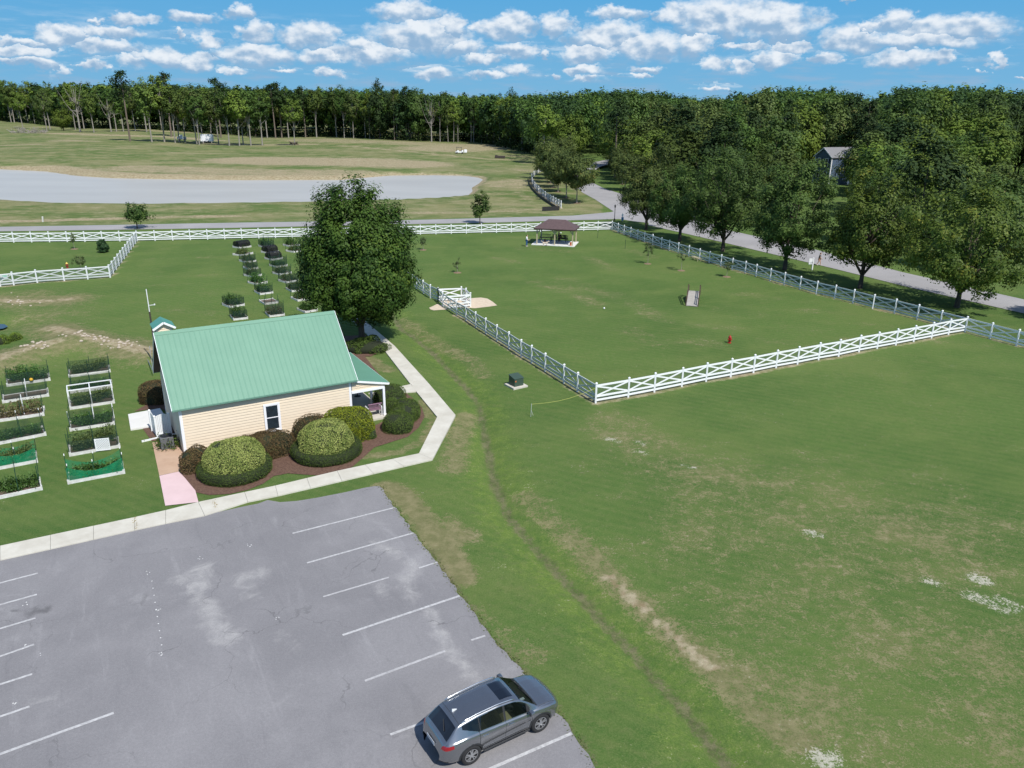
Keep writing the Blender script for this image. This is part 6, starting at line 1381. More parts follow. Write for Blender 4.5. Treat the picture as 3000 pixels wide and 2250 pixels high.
for y in (-.09, .09):
    a_ = add((.26, y, .38), .05, b2); a2 = add((.25, y, .20), .03, a_); a3 = add((.27, y, .04), .026, a2); add((.31, y, .03), .024, a3)
    a_ = add((-.26, y, .40), .075, b0); a2 = add((-.20, y, .28), .045, a_); a3 = add((-.34, y, .17), .025, a2); a4 = add((-.32, y, .04), .024, a3); add((-.27, y, .03), .024, a4)
t1 = add((-.42, 0, .62), .035, b0); t2 = add((-.55, 0, .74), .04, t1); add((-.58, 0, .86), .03, t2)
skin_obj('body', v, e, r_, mk('cream_fur', (.58, .46, .36), .85, .15, 12, bump=.5), t, root=1)
m_ = MB(); m_.box((.69, 0, .695), (.03, .035, .03)); m_.build('nose', BLACKM, t, bevel=.008)

# ---------------------------------------------------------------- things on the lawn
P1, P2 = G('h', 832, 1405), G('h', 925, 1385); P3 = G('h', 795, 1360)
u_ = (P2 - P1).normalized(); an = math.atan2(u_.y, u_.x); tc_ = G('h', 858, 1388)
t = empty('transformer_box', tc_ + Vector((0, .35, 0)), an, 'dark green utility box on a small concrete pad beside the dog park fence', 'utility box'); t.scale = (.8, .8, .86)
TG = mk('utility_green', (.045, .075, .055), .5, .1, 3)
m_ = MB(); m_.box((0, 0, .06), (1.6, 1.6, .16)); m_.build('pad', CONC, t, bevel=.01)
m_ = MB(); m_.add([(-.5, -.5, .14), (.5, -.5, .14), (.5, .5, .14), (-.5, .5, .14), (-.5, -.5, .80), (.5, -.5, .80), (.5, .5, .98), (-.5, .5, .98)], [(3, 2, 1, 0), (4, 5, 6, 7), (0, 1, 5, 4), (1, 2, 6, 5), (2, 3, 7, 6), (3, 0, 4, 7)]); b_ = m_.build('casing', TG, t, bevel=.02)
m_ = MB()
for s_ in (-1, 1): m_.box((s_ * .245, -.507, .46), (.47, .016, .56))
m_.build('door', TG, b_, bevel=.004)
m_ = MB(); m_.add([(-.53, -.53, .812), (.53, -.53, .812), (.53, .53, 1.005), (-.53, .53, 1.005), (-.53, -.53, .85), (.53, -.53, .85), (.53, .53, 1.04), (-.53, .53, 1.04)], [(3, 2, 1, 0), (4, 5, 6, 7), (0, 1, 5, 4), (1, 2, 6, 5), (2, 3, 7, 6), (3, 0, 4, 7)]); m_.build('lid', TG, b_, bevel=.008)
m_ = MB(); m_.box((-.38, -.519, .62), (.14, .006, .12)); m_.build('warning_sticker', ORG, b_)
pk_ = G('h', 960, 1590); hk = height_at('h', 980, 1500, pk_)
m_ = MB(); m_.tube([(0, 0, 0), (.03, 0, hk)], .018, 6); m_.tube([(.03, 0, hk * .5), (.16, -.05, .1)], .01, 5); o_ = m_.build('rope_stake', mk('galv_stake', (.45, .47, .45), .4)); o_.location = pk_; tag(o_, 'thin metal stake tied with a yellow rope on the lawn', 'stake')
fp = near_b[0] + Vector((0, 0, 1.15)); sp_ = pk_ + Vector((.03, 0, hk - .03)); pts_ = []
for k in range(13): f = k / 12; q_ = sp_.lerp(fp, f); q_.z -= .55 * math.sin(math.pi * f) * .5; pts_.append(q_)
m_ = MB(); m_.tube(pts_, .010, 6); tag(m_.build('yellow_rope', mk('rope_yellow', (.45, .46, .12), .8)), 'yellow rope strung from the stake to the fence corner post', 'rope')
# arched ramp for dogs
ra, rb2, rc_, rd_ = G('i', 225, 697), G('i', 285, 703), G('i', 248, 600), G('i', 305, 600)
ru = ((rc_ + rd_) / 2 - (ra + rb2) / 2); rl = ru.length; ran = math.atan2(ru.y, ru.x); print('RAMP', rl, (rb2 - ra).length)
rl = 4.6
t = empty('dog_ramp', (ra + rb2) / 2, ran, 'weathered wooden ramp bridge with dark handrails in the middle of the dog park', 'ramp')
WOODG = mk('weathered_wood', (.34, .32, .29), .85, .2, 7, stretch=(1, .2, 1), bump=.2); WOODD = mk('dark_wood', (.09, .06, .045), .85, .25, 6)
m_ = MB(); n = 22; arch = lambda f: .06 + .85 * float(np.interp(f, [0, .05, .62, .72, .8, 1], [0, .03, .93, 1, .95, .3]))
for k in range(n):
    f0, f1 = k / n, (k + 1) / n; a_, b_ = Vector((rl * f0 + .008, 0, arch(f0))), Vector((rl * f1 - .008, 0, arch(f1))); m_.bar(a_, b_, 1.15, .04)
m_.build('deck', WOODG, t)
m_ = MB()
for s_ in (-1, 1):
    for k in range(10): m_.bar((rl * k / 10, s_ * .52, arch(k / 10) - .1), (rl * (k + 1) / 10, s_ * .52, arch((k + 1) / 10) - .1), .05, .14)
m_.build('beam', WOODD, t)
for s_ in (-1, 1):
    m_ = MB()
    for f in (.04, .35, .65, .96): m_.box((rl * f, s_ * .62, arch(f) + .35), (.1, .1, 1.0))
    for z_ in (.72, .4):
        for k in range(8): f0, f1 = .04 + .92 * k / 8, .04 + .92 * (k + 1) / 8; m_.bar((rl * f0, s_ * .62, arch(f0) + z_), (rl * f1, s_ * .62, arch(f1) + z_), .05, .09)
    m_.build('handrail', WOODD, t)
def hydrant(loc, label, body, bonnet):
    t_ = empty('fire_hydrant', loc, .4, label, 'hydrant')
    m_ = MB(); m_.lathe([(.16, 0), (.16, .05), (.11, .06), (.11, .46), (.14, .47), (.14, .52)], 16); m_.tube([(-.2, 0, .36), (.2, 0, .36)], .055, 10); m_.tube([(0, 0, .34), (0, -.2, .34)], .07, 10); m_.build('barrel', body, t_)
    m_ = MB(); m_.lathe([(.14, .52), (.13, .58), (.08, .66), (.04, .68), (.035, .74)], 16); m_.build('bonnet', bonnet, t_)
HR = mk('hydrant_red', (.35, .02, .015), .45); hydrant(G('i', 476, 915), 'small red fire hydrant on the dog park lawn', HR, HR)
hydrant(G('d', 625, 585), 'yellow-topped red fire hydrant in the left paddock behind the front fence', mk('hydrant_maroon', (.25, .04, .03), .5), mk('hydrant_yellow', (.7, .5, .12), .5))
for ref, x, y, lb in (('h', 1469, 843, 'white ball lying on the dog park grass'), ('r6', 1218, 375, 'pale ball on the grass behind the pavilion')):
    m_ = MB(); m_.lathe([(.001, 0), (.05, .012), (.085, .05), (.1, .1), (.085, .15), (.05, .188), (.001, .2)], 12); o_ = m_.build('ball', TRIM, None, True); o_.location = G(ref, x, y); tag(o_, lb, 'ball')
t = bench(G('i', 278, 428), math.atan2((right_b[8] - right_b[12]).y, (right_b[8] - right_b[12]).x), 'low backless pale bench by the right dog park fence', TIMB, TIMB, 1.5, 'lawn_bench', back=False)
# signpost by the road
p = G('o', 1396, 1440); t = empty('signpost', p, R(-80), 'white wooden signpost with a hanging panel beside the road', 'sign'); hs_ = height_at('o', 1400, 1312, p)
m_ = MB(); m_.box((0, 0, hs_ / 2), (.14, .14, hs_)); m_.box((0, 0, hs_ + .02), (.18, .18, .06), taper=.5); m_.build('post', WHITE, t)
m_ = MB(); m_.box((.0, -.34, hs_ - .42), (.06, .5, .75)); m_.build('panel', WHITE, t, bevel=.01)
# lamp post and pet station
p = G('n', 1408, 990); hl_ = height_at('n', 1415, 808, p); t = empty('street_lamp', p, 0, 'black post lamp at the road junction behind the far fence corner', 'street lamp'); print('LAMP', hl_)
m_ = MB(); m_.lathe([(.16, 0), (.14, .3), (.06, .45), (.05, hl_ - .55), (.07, hl_ - .5)], 12); m_.build('pole', BLACKM, t)
m_ = MB(); m_.lathe([(.08, hl_ - .5), (.17, hl_ - .12), (.2, hl_ - .1), (.08, hl_ + .05), (.02, hl_ + .12)], 8); m_.build('lantern', mk('lantern_dark', (.05, .05, .055), .3), t)
p = G('n', 1500, 998); hq = height_at('n', 1505, 905, p); t = empty('pet_station', p, 0, 'slim white and blue pet waste post beside the junction', 'pet station')
m_ = MB(); m_.box((0, 0, hq / 2), (.1, .1, hq)); m_.build('post', WHITE, t); m_ = MB(); m_.box((0, -.08, hq - .3), (.3, .06, .4)); m_.build('sign', WHITE, t); m_ = MB(); m_.box((0, -.14, .45), (.4, .3, .6)); m_.build('bin', mk('bin_blue', (.1, .25, .4), .5), t, bevel=.03)
# field clutter
p = G('d', 398, 158); m_ = MB(); m_.box((0, 0, .35), (.22, .22, .9)); m_.box((0, 0, .83), (.26, .26, .1), taper=.7); o_ = m_.build('utility_marker', mk('marker_white', (.55, .54, .5), .6), bevel=.02); o_.location = p; o_.rotation_euler = (0, .08, .3); tag(o_, 'short leaning pale utility post on the dirt verge of the far road', 'utility post')
A, B = G('n', 556, 880), G('n', 758, 870); m_ = MB(); n = 10
for k in range(n): a_, b_ = A.lerp(B, k / n), A.lerp(B, (k + 1) / n); m_.bar(a_ + Vector((0, .05 * math.sin(k * 2), .42)), b_ + Vector((0, .05 * math.sin(k * 2 + 2), .42)), .02, .85)
tag(m_.build('silt_fence', mk('silt_black', (.022, .022, .024), .7)), 'low black silt fence at the foot of the curved white fence', 'silt fence')
sl_pts = [p + Vector((-.9, -.9, .25)) for p in curve_b[::-1]]; m_ = MB()
for a_, b_ in zip(sl_pts[:-1], sl_pts[1:]): m_.bar(a_, b_, .03, .55)
tag(m_.build('silt_barrier', mk('silt_brown', (.05, .042, .032), .8)), 'dark silt barrier curving along the outside of the white avenue fence', 'silt fence')
p = G('b', 1028, 1012); p.z = tz(p); m_ = MB(); m_.box((0, 0, .5), (4, 1.3, 1.0)); m_.box((-1.4, 0, 1.1), (1.0, 1.1, .3)); o_ = m_.build('culvert_box', mk('dark_pipe', (.05, .04, .036), .8), bevel=.2); o_.location = p; tag(o_, 'dark box-shaped drain inlet in the field beyond the pond', 'drain')
p = G('b', 765, 990); p.z = tz(p); t = empty('golf_cart', p, .2, 'small white golf cart parked in the field beyond the pond', 'golf cart'); t.scale = (1.35, 1.35, 1.35)
m_ = MB(); m_.box((0, 0, .45), (2.4, 1.1, .35)); m_.box((.9, 0, .75), (.5, 1.1, .4)); m_.box((-.5, 0, .8), (.6, 1.0, .3)); m_.build('body', WHITE, t, bevel=.06)
m_ = MB(); m_.box((-.1, 0, 1.85), (1.7, 1.15, .07)); m_.build('canopy', BLACKM, t, bevel=.02)
m_ = MB()
for x in (-.8, .65):
    for y in (-.5, .5): m_.bar((x, y, .6), (x * .95, y, 1.83), .05, .05)
m_.build('canopy_post', BLACKM, t)
for x in (-.8, .85):
    for y in (-.5, .5): m_ = MB(); m_.tube([(x, y - .09, .25), (x, y + .09, .25)], .25, 16); m_.build('wheel', MATS['tyre'], t)
m_ = MB(); m_.box((1.9, .2, .7), (.9, .7, .9)); m_.build('golf_bag', TRIM, t, bevel=.1)
# ---------------------------------------------------------------- houses
def house(base, rz, w_, d_, he, hr, label, wall, roof, wins, name='house'):
    t_ = empty(name, base, rz, label, 'house'); m_ = MB()
    m_.add([(-w_ / 2, 0, 0), (w_ / 2, 0, 0), (w_ / 2, d_, 0), (-w_ / 2, d_, 0), (-w_ / 2, 0, he), (w_ / 2, 0, he), (w_ / 2, d_, he), (-w_ / 2, d_, he), (0, 0, hr), (0, d_, hr)], [(0, 1, 5, 8, 4), (2, 3, 7, 9, 6), (1, 2, 6, 5), (3, 0, 4, 7)])
    for k in range(int(he / .25)): m_.box((0, -.012, .2 + k * .25), (w_ - .3, .016, .012)); m_.box((w_ / 2 + .012, d_ / 2, .2 + k * .25), (.016, d_ - .3, .012))
    m_.build('wall', wall, t_)
    m_ = MB(); ov = .35; sl_ = (hr - he) / (w_ / 2)
    for s_ in (-1, 1):
        a_, b_ = (s_ * (w_ / 2 + ov), he - ov * sl_), (0, hr); th = .16
        m_.add([(a_[0], -ov, a_[1]), (a_[0], d_ + ov, a_[1]), (b_[0], d_ + ov, b_[1]), (b_[0], -ov, b_[1]), (a_[0], -ov, a_[1] + th), (a_[0], d_ + ov, a_[1] + th), (b_[0], d_ + ov, b_[1] + th), (b_[0], -ov, b_[1] + th)], [(0, 1, 2, 3), (7, 6, 5, 4), (0, 4, 5, 1), (2, 6, 7, 3), (0, 3, 7, 4), (1, 5, 6, 2)])
    rf_ = m_.build('roof', roof, t_)
    m_ = MB()
    for s_ in (-1, 1): m_.bar((s_ * (w_ / 2 + ov), -ov - .03, he - ov * sl_ + .02), (0, -ov - .03, hr + .02), .04, .24); m_.box((s_ * (w_ / 2 - .06), -.03, he / 2), (.2, .05, he)); 
    m_.box((w_ / 2 + .03, .1, he / 2), (.05, .2, he)); m_.bar((w_ / 2 + .1, 0, he - .1), (w_ / 2 + .1, d_, he - .1), .1, .3); m_.build('trim', TRIM, rf_)
    for x, z, ww, hh_ in wins:
        m_ = MB(); m_.box((x, -.05, z), (ww + .24, .09, hh_ + .24)); wo_ = m_.build('window', TRIM, t_); m_ = MB(); m_.box((x, -.097, z), (ww, .012, hh_)); m_.build('pane', GLASS, wo_)
        m_ = MB()
        for s_ in (-1, 1): m_.box((x + s_ * (ww / 2 + .38), -.04, z), (.42, .06, hh_ + .2))
        m_.build('shutter', mk('shutter_navy', (.02, .03, .06), .6), wo_)
    return t_
hb = G('p', 2402, 540); hsc = math.hypot(hb.x, hb.y); hrz = math.atan2(-hb.x, hb.y)
print('HOUSE', hb)
BLUE = mk('blue_siding', (.085, .125, .19), .7, .06, 2); SHING = mk('grey_shingle', (.19, .19, .20), .85, .1, 3)
zE = height_at('o', 1385, 210, hb); zA = height_at('o', 1490, 122, hb)
house(hb, hrz - R(46), 6.0, 10, zE, zA, 'blue-grey two-storey house with a grey gable roof among the trees', BLUE, SHING, [(-1.35, zE - 1.5, .85, 1.9), (1.35, zE - 1.5, .85, 1.9), (-1.35, zE - 4.6, .85, 1.8), (1.35, zE - 4.6, .85, 1.8)], 'blue_house')
hb2 = G('p', 2750, 560); house(hb2, hrz - R(25), 9, 12, 5.6, 8.6, 'grey house mostly hidden behind the trees at the right', mk('grey_siding', (.3, .33, .36), .7), SHING, [(-2, 4.2, 1, 1.5), (2, 4.2, 1, 1.5), (0, 1.8, 1.1, 2)], 'grey_house')
hb3 = G('p', 1990, 500); house(hb3, hrz + R(20), 9, 12, 4.5, 7, 'pale house glimpsed behind the row of shade trees', mk('pale_siding', (.55, .55, .55), .7), SHING, [(-2, 2.6, 1, 1.5), (2, 2.6, 1, 1.5)], 'pale_house')
# white fence and chairs by the far right road
A, B = G('r8', 880, 1170), G('r8', 1420, 1195); t = empty('picket_fence', A, 0, 'white picket fence beside the far road at the right edge', 'fence'); n = 5; Lp = (B - A)
for k in range(n + 1):
    m_ = MB(); p = Lp * (k / n); m_.box((p.x, p.y, .75), (.22, .22, 1.5)); m_.box((p.x, p.y, 1.55), (.3, .3, .14), taper=.4); m_.build('post', WHITE, t)
for k in range(n):
    m_ = MB(); a_, b_ = Lp * (k / n), Lp * ((k + 1) / n)
    for z_ in (.25, 1.0): m_.bar(a_ + Vector((0, 0, z_)), b_ + Vector((0, 0, z_)), .06, .1)
    for j in range(int((b_ - a_).length / .2)): q_ = a_.lerp(b_, (j + .5) / int((b_ - a_).length / .2)); m_.box((q_.x, q_.y, .65), (.11, .03, 1.05), math.atan2(Lp.y, Lp.x))
    m_.build('pickets', WHITE, t)
for k, (x, y) in enumerate(((1048, 1088), (1140, 1092))):
    p = G('r8', x, y); t = empty('lawn_chair', p, R(120 + 20 * k), ['white slatted lawn chair by the right picket fence, left of the pair', 'white slatted lawn chair by the right picket fence, right of the pair'][k], 'chair', 'white lawn chairs behind the right picket fence'); t.scale = (1.5, 1.5, 1.5)
    m_ = MB()
    for j in range(5): m_.bar((-.22 + j * .11, .15, .35), (-.26 + j * .13, .55, 1.15), .09, .025)
    m_.build('backrest', WHITE, t); m_ = MB()
    for j in range(5): m_.box((0, -.35 + j * .12, .36 - j * .015), (.55, .1, .025))
    m_.build('seat', WHITE, t)
    for s_ in (-1, 1): m_ = MB(); m_.box((s_ * .33, -.35, .27), (.06, .1, .54)); m_.box((s_ * .33, 0, .55), (.13, .85, .03)); m_.bar((s_ * .3, .3, .3), (s_ * .3, .5, 0), .05, .08); m_.build('leg', WHITE, t)
p = G('o', 150, 905); t = empty('delivery_cart', p, R(20), 'white golf cart glimpsed under the shade trees on the far side of the road', 'golf cart')
m_ = MB(); m_.box((0, 0, .5), (2.2, 1.1, .4)); m_.box((-.5, 0, .85), (.6, 1.0, .35)); m_.build('body', WHITE, t, bevel=.06); m_ = MB(); m_.box((0, 0, 1.8), (1.6, 1.1, .07)); m_.build('canopy', WHITE, t); m_ = MB()
for x in (-.7, .7):
    for y in (-.48, .48): m_.bar((x, y, .6), (x, y, 1.78), .045, .045)
m_.build('canopy_post', WHITE, t)
for x in (-.75, .75):
    for y in (-.5, .5): m_ = MB(); m_.tube([(x, y - .09, .22), (x, y + .09, .22)], .22, 14); m_.build('wheel', MATS['tyre'], t)
# ---------------------------------------------------------------- woods
PINEL = leafmat('pine_needles', (.017, .038, .013), (.052, .088, .027), .15, .65, .12, .3)
DECL = leafmat('wood_leaf', (.044, .084, .018), (.102, .162, .034), .24, .65, .14, .45)
DECY = leafmat('wood_leaf_light', (.09, .145, .022), (.16, .225, .038), .22, .65, .14, .2)
DECB = leafmat('wood_leaf_olive', (.055, .088, .02), (.118, .158, .038), .18, .6, .2, .2, accent=(.16, .12, .045))
def proto_pine(k, H=27):
    rng = np.random.default_rng(300 + k); Q, Rn, Cs = [], [], []
    for j in range(17):
        z = H * (.62 + .36 * (j / 16)); r_ = (1 - max(0, (j / 16) - .5) ** 2 * 2.0) * rng.uniform(3.0, 4.8); a_ = rng.random() * 6.28; c = np.array([math.cos(a_) * r_ * .62, math.sin(a_) * r_ * .62, z]); Cs.append(c)
        n = 95; off = rng.normal(0, 1, (n, 3)) * (r_ * .34, r_ * .34, .55); P = c + off; Q.append(leaf_quads(rng, P, nrm(off * .3 + rng.normal(0, .5, (n, 3)) + (0, 0, .7)), .42, .5)); Rn.append(np.clip(rng.random(n) * .6 + rng.random() * .4, 0, 1))
    cm = quad_mesh('crown', np.concatenate(Q), np.concatenate(Rn)); cm.materials.append(PINEL)
    m_ = MB(); lx = rng.uniform(-1, 1); m_.tube([(0, 0, -.6), (lx * .2, 0, H * .3), (lx * .5, .1, H * .6), (lx, .1, H * .97)], [.36, .30, .24, .06], 7)
    for c in Cs: 
        zz = c[2] - .8; m_.tube([(lx * zz / H, .1, zz), tuple(c)], [.09, .03], 5)
    tm = m_.mesh('trunk'); tm.materials.append(mk('pine_bark', (.16, .125, .10), .9, .3, 3)); return cm, tm
def proto_tall(k, H=24, lm=DECL, bare=.42, w_=4.6):
    rng = np.random.default_rng(400 + k); zc = H * (bare + (1 - bare) * .52); rz_ = H * (1 - bare) * .5
    q, rn_, ctr = crown_quads(rng, 80, 34, (w_, w_, rz_), zc, 1.3, .40, .2, .35, .9, .6)
    cm = quad_mesh('crown', q, rn_); cm.materials.append(lm); tm = trunk_mb(rng, H * bare * .95, .27, ctr, 16, H * .9, lean=(rng.uniform(-1.2, 1.2), rng.uniform(-.5, .5)), n=7).mesh('trunk'); tm.materials.append(BARKG); return cm, tm
def proto_full(k, H=17, lm=DECL, w_=5.4, cone=.25):
    rng = np.random.default_rng(500 + k); q, rn_, ctr = crown_quads(rng, 105, 48, (w_, w_, H * .42), H * .57, 1.5, .33, .18, .55, 1.0, .6, cone=cone)
    cm = quad_mesh('crown', q, rn_); cm.materials.append(lm); tm = trunk_mb(rng, H * .16, .26, ctr, 12, H * .8, n=7).mesh('trunk'); tm.materials.append(BARK); return cm, tm
def proto_bare(k, H=15):
    rng = np.random.default_rng(600 + k); c = rng.normal(0, 1, (26, 3)) * (2.2, 2.2, 3.2) + (0, 0, H * .7); m_ = trunk_mb(rng, H * .4, .28, c, 26, H * .95, n=7); tm = m_.mesh('trunk'); tm.materials.append(BARKG)
    q, rn_, _ = crown_quads(rng, 14, 16, (2.2, 2.2, 3.2), H * .75, .8, .22); cm = quad_mesh('crown', q, rn_); cm.materials.append(DECB); return cm, tm
PINE = [proto_pine(k) for k in range(3)]; TALL = [proto_tall(k, 24, (DECL, DECL, DECY, DECB)[k], (.45, .38, .42, .35)[k], (4.2, 5, 4.4, 4.8)[k]) for k in range(4)]
FULL = [proto_full(k, (16, 18, 15, 20, 17)[k], (DECL, MAPLE, DECY, PINEL, DECB)[k], (5.2, 5.8, 5.4, 5.2, 5.6)[k], (.25, .2, .2, .45, .3)[k]) for k in range(5)]; BARE = [proto_bare(k) for k in range(2)]; RPINE = proto_full(9, 17, PINEL, 5.6, .1)
def wood(name, p, proto, s_, rz, label, group, sxy=1.0):
    z = tz(p) if p[1] < 600 else 0
    t_ = empty(name, (p[0], p[1], z - .1), rz, label, 'tree', group); t_.scale = (s_ * sxy, s_ * sxy, s_)
    for nm, m_ in zip(('crown', 'trunk'), proto):
        c = bpy.data.objects.new(nm, m_); COL.objects.link(c); c.parent = t_
    return t_
r = random.Random(21)
# thinned stand in front of the left wood: base (crop a), top y
stand_l = [(75, 800, 560, 'T'), (95, 800, 530, 'T'), (150, 835, 600, 'T'), (305, 850, 590, 'T'), (325, 838, 560, 'T'), (415, 850, 700, 'F'), (490, 842, 580, 'T'), (522, 862, 555, 'B'), (545, 832, 560, 'T'), (611, 866, 580, 'T'), (665, 822, 560, 'T'), (722, 862, 640, 'B'), (757, 860, 570, 'T'), (802, 860, 580, 'T'), (845, 920, 462, 'P'), (880, 856, 560, 'T'), (952, 862, 530, 'T'), (985, 922, 510, 'T'), (1066, 918, 490, 'T'), (1112, 885, 470, 'P'), (1136, 922, 560, 'T'), (1162, 916, 560, 'T'), (1200, 918, 600, 'T'), (1275, 928, 545, 'T'), (1292, 932, 600, 'T'), (1316, 922, 570, 'T'), (1372, 918, 560, 'T'), (1416, 922, 570, 'T'), (1432, 880, 495, 'P'), (1486, 936, 545, 'T'), (1552, 938, 580, 'T'), (1576, 926, 600, 'T'), (1626, 936, 560, 'T'), (1700, 936, 575, 'T'), (1732, 882, 560, 'T'), (1786, 884, 530, 'P'), (1826, 882, 525, 'P'), (1870, 884, 560, 'T'), (1910, 938, 640, 'T'), (1980, 884, 555, 'P'), (2052, 886, 560, 'T'), (2182, 888, 550, 'T')]
for k, (x, y, yt, ty) in enumerate(stand_l):
    p = G('a', x, y); h = height_at('a', x, yt, p); pr_ = {'T': TALL[k % 4], 'P': PINE[k % 3], 'F': FULL[2], 'B': BARE[k % 2]}[ty]; H0 = {'T': 24, 'P': 27, 'F': 15, 'B': 15}[ty]
    lb = {'T': 'tall thin-trunked tree in the thinned stand before the left wood', 'P': 'tall pine with a long bare trunk rising above the left wood', 'F': 'bright green bushy tree in the thinned stand at the left', 'B': 'bare grey forked tree in the thinned stand at the left'}[ty]
    wood('stand_tree' if ty != 'P' else 'pine_tree', p, pr_, max(.6, min(1.7, h / H0)), r.random() * 6, lb, 'trees of the thinned stand' if ty != 'P' else 'tall pines of the left wood', 1.1)
edge_px = [(0, 357), (200, 372), (350, 380), (500, 386), (700, 394), (850, 398), (1000, 402), (1100, 410), (1200, 416), (1300, 417), (1390, 418), (1450, 428), (1520, 440), (1570, 452)]
edge = GL('p', [(-450, 350)] + edge_px)
def px_of(p, z=0):
    d = np.array([p[0], p[1], z - CH]); w_ = d @ fw; return 1500 + FPX * (d @ cR) / w_, 1125 - FPX * (d @ cU) / w_
def prof_h(p, down=0.0, hi=36, lo=14):
    """height of a tree at p whose top reaches the skyline of the wood (less a few metres)"""
    xq, _ = px_of(p); yt = np.interp(xq, [-400, 0, 250, 500, 900, 1200, 1350, 1500, 1560, 1800, 1950, 2050, 2150, 2300, 2420, 2540, 2600, 2750, 2870, 3000, 3300], [235, 234, 238, 246, 254, 262, 272, 276, 268, 254, 268, 284, 264, 252, 252, 276, 246, 242, 252, 264, 264])
    return float(np.clip(height_at('p', xq, yt + down, p), lo, hi))
# front rank of the centre wood (crop b trunks)
cen = [(20, 895, 570, 'T'), (80, 898, 575, 'T'), (185, 902, 610, 'T'), (250, 905, 590, 'F'), (345, 912, 580, 'P'), (425, 912, 562, 'P'), (500, 915, 580, 'F'), (585, 922, 650, 'B'), (640, 920, 600, 'T'), (692, 922, 680, 'T'), (728, 922, 660, 'T'), (756, 922, 690, 'T'), (842, 922, 640, 'T'), (858, 922, 700, 'B'), (910, 924, 630, 'T'), (928, 924, 660, 'T'), (985, 932, 640, 'T'), (1050, 935, 660, 'B'), (1110, 942, 640, 'F'), (1165, 950, 640, 'F'), (1220, 965, 640, 'T'), (1300, 975, 630, 'T'), (1250, 980, 700, 'F')]
for k, (x, y, yt, ty) in enumerate(cen):
    p = G('b', x, y); h = height_at('b', x, yt, p); pr_ = {'T': TALL[(k * 3) % 4], 'P': PINE[k % 3], 'F': FULL[k % 5], 'B': BARE[k % 2]}[ty]; H0 = {'T': 24, 'P': 27, 'F': 17, 'B': 15}[ty]
    wood('wood_edge_tree', p, pr_, max(.6, min(1.8, h / H0)), r.random() * 6, {'T': 'slender tree on the front edge of the centre wood', 'P': 'tall bare-trunked pine on the front edge of the centre wood', 'F': 'bushy tree low on the front edge of the centre wood', 'B': 'grey half-bare tree on the front edge of the centre wood'}[ty], 'front edge of the centre wood', .85)
# further individual trees along the edge
n = 0
for a_, b_ in zip(edge[:-1], edge[1:]):
    m_ = int((b_ - a_).length / 9)
    for k in range(m_):
        f = (k + r.random()) / max(1, m_); p = a_.lerp(b_, f); away = Vector((p.x, p.y, 0)).normalized(); p = p + away * r.uniform(6, 26)
        if n < 75:
            pr_ = r.choice(TALL + TALL + PINE[:2]); hp_ = prof_h(p, r.uniform(0, 26)); wood('wood_tree', p, pr_, hp_ / (27 if pr_ in PINE else 24), r.random() * 6, 'tree in the second rank of the far wood, trunk partly hidden', 'second rank of the far wood'); n += 1
# trees of the neighbourhood on the right, in depth
def free(p):
    d_av = min((Vector((p.x, p.y, 0)) - Vector((q.x, q.y, 0))).length for q in avl); return d_av
avl = GL('n', [(2400, 1080), (1975, 990), (1640, 870), (1380, 740), (1180, 650), (1060, 530), (1030, 470), (1150, 370), (1330, 300), (1480, 285)]) ; avl2 = []
for a_, b_ in zip(avl[:-1], avl[1:]):
    k_ = max(1, int((b_ - a_).length / 5)); avl2 += [a_.lerp(b_, i / k_) for i in range(k_)]
avl = avl2 + [a_.lerp(b_, i / 10) for a_, b_ in ((G('i', 0, 180), G('i', 3200, 945)),) for i in range(11)]
near_list = [('q', (160, 640), 8.5, FULL[1]), ('q', (300, 560), 10, FULL[3])]
cand = []
for it in range(5200):
    D_ = 100 + 290 * r.random() ** .8; xpx = r.uniform(1560, 3250); d = ray('p', xpx, 400); an_ = math.atan2(d[0], d[1]); p = Vector((math.sin(an_) * D_, math.cos(an_) * D_, 0))
    if xpx < 1720 and D_ < 285: continue
    if xpx < 1980 and D_ < 215: continue
    if free(p) < (12 if D_ < 200 else 9): continue
    if inside(np.array([p.x]), np.array([p.y]), GL('r8', [(700, 980), (1600, 980), (1600, 1600), (860, 1500)]))[0]: continue
    if (p - hb).length < 9 or (p - hb2).length < 9 or (p - hb3).length < 8: continue
    xq, yq = px_of(p)
    if xq > 1850 and yq > np.interp(xq, [1850, 1900, 2049, 2198, 2397, 2646, 3000, 3300], [600, 612, 645, 678, 722, 785, 862, 930]) - 6: continue
    if 2330 < xq < 2490 and D_ < hb.length + 4: continue         # the lawn in front of the blue house
    mind = 9.0 if D_ < 240 else 8.0
    if any((p - q).length < mind for q, _ in cand): continue
    cand.append((p, xq))
cand.sort(key=lambda c: c[0].length)
print('CAND', len(cand))
mass = []
wood('garden_tree', G('p', 2520, 560), FULL[3], .85, 1.0, 'dark evergreen standing just right of the blue house', 'trees of the right-hand neighbourhood', .9)
wood('garden_tree', G('p', 2405, 600), FULL[1], .36, 2.0, 'low bushy tree in front of the blue house', 'trees of the right-hand neighbourhood', 1.3)
wood('garden_tree', G('p', 2285, 585), FULL[4], .5, 4.0, 'reddish-olive tree just left of the blue house', 'trees of the right-hand neighbourhood', 1.1)
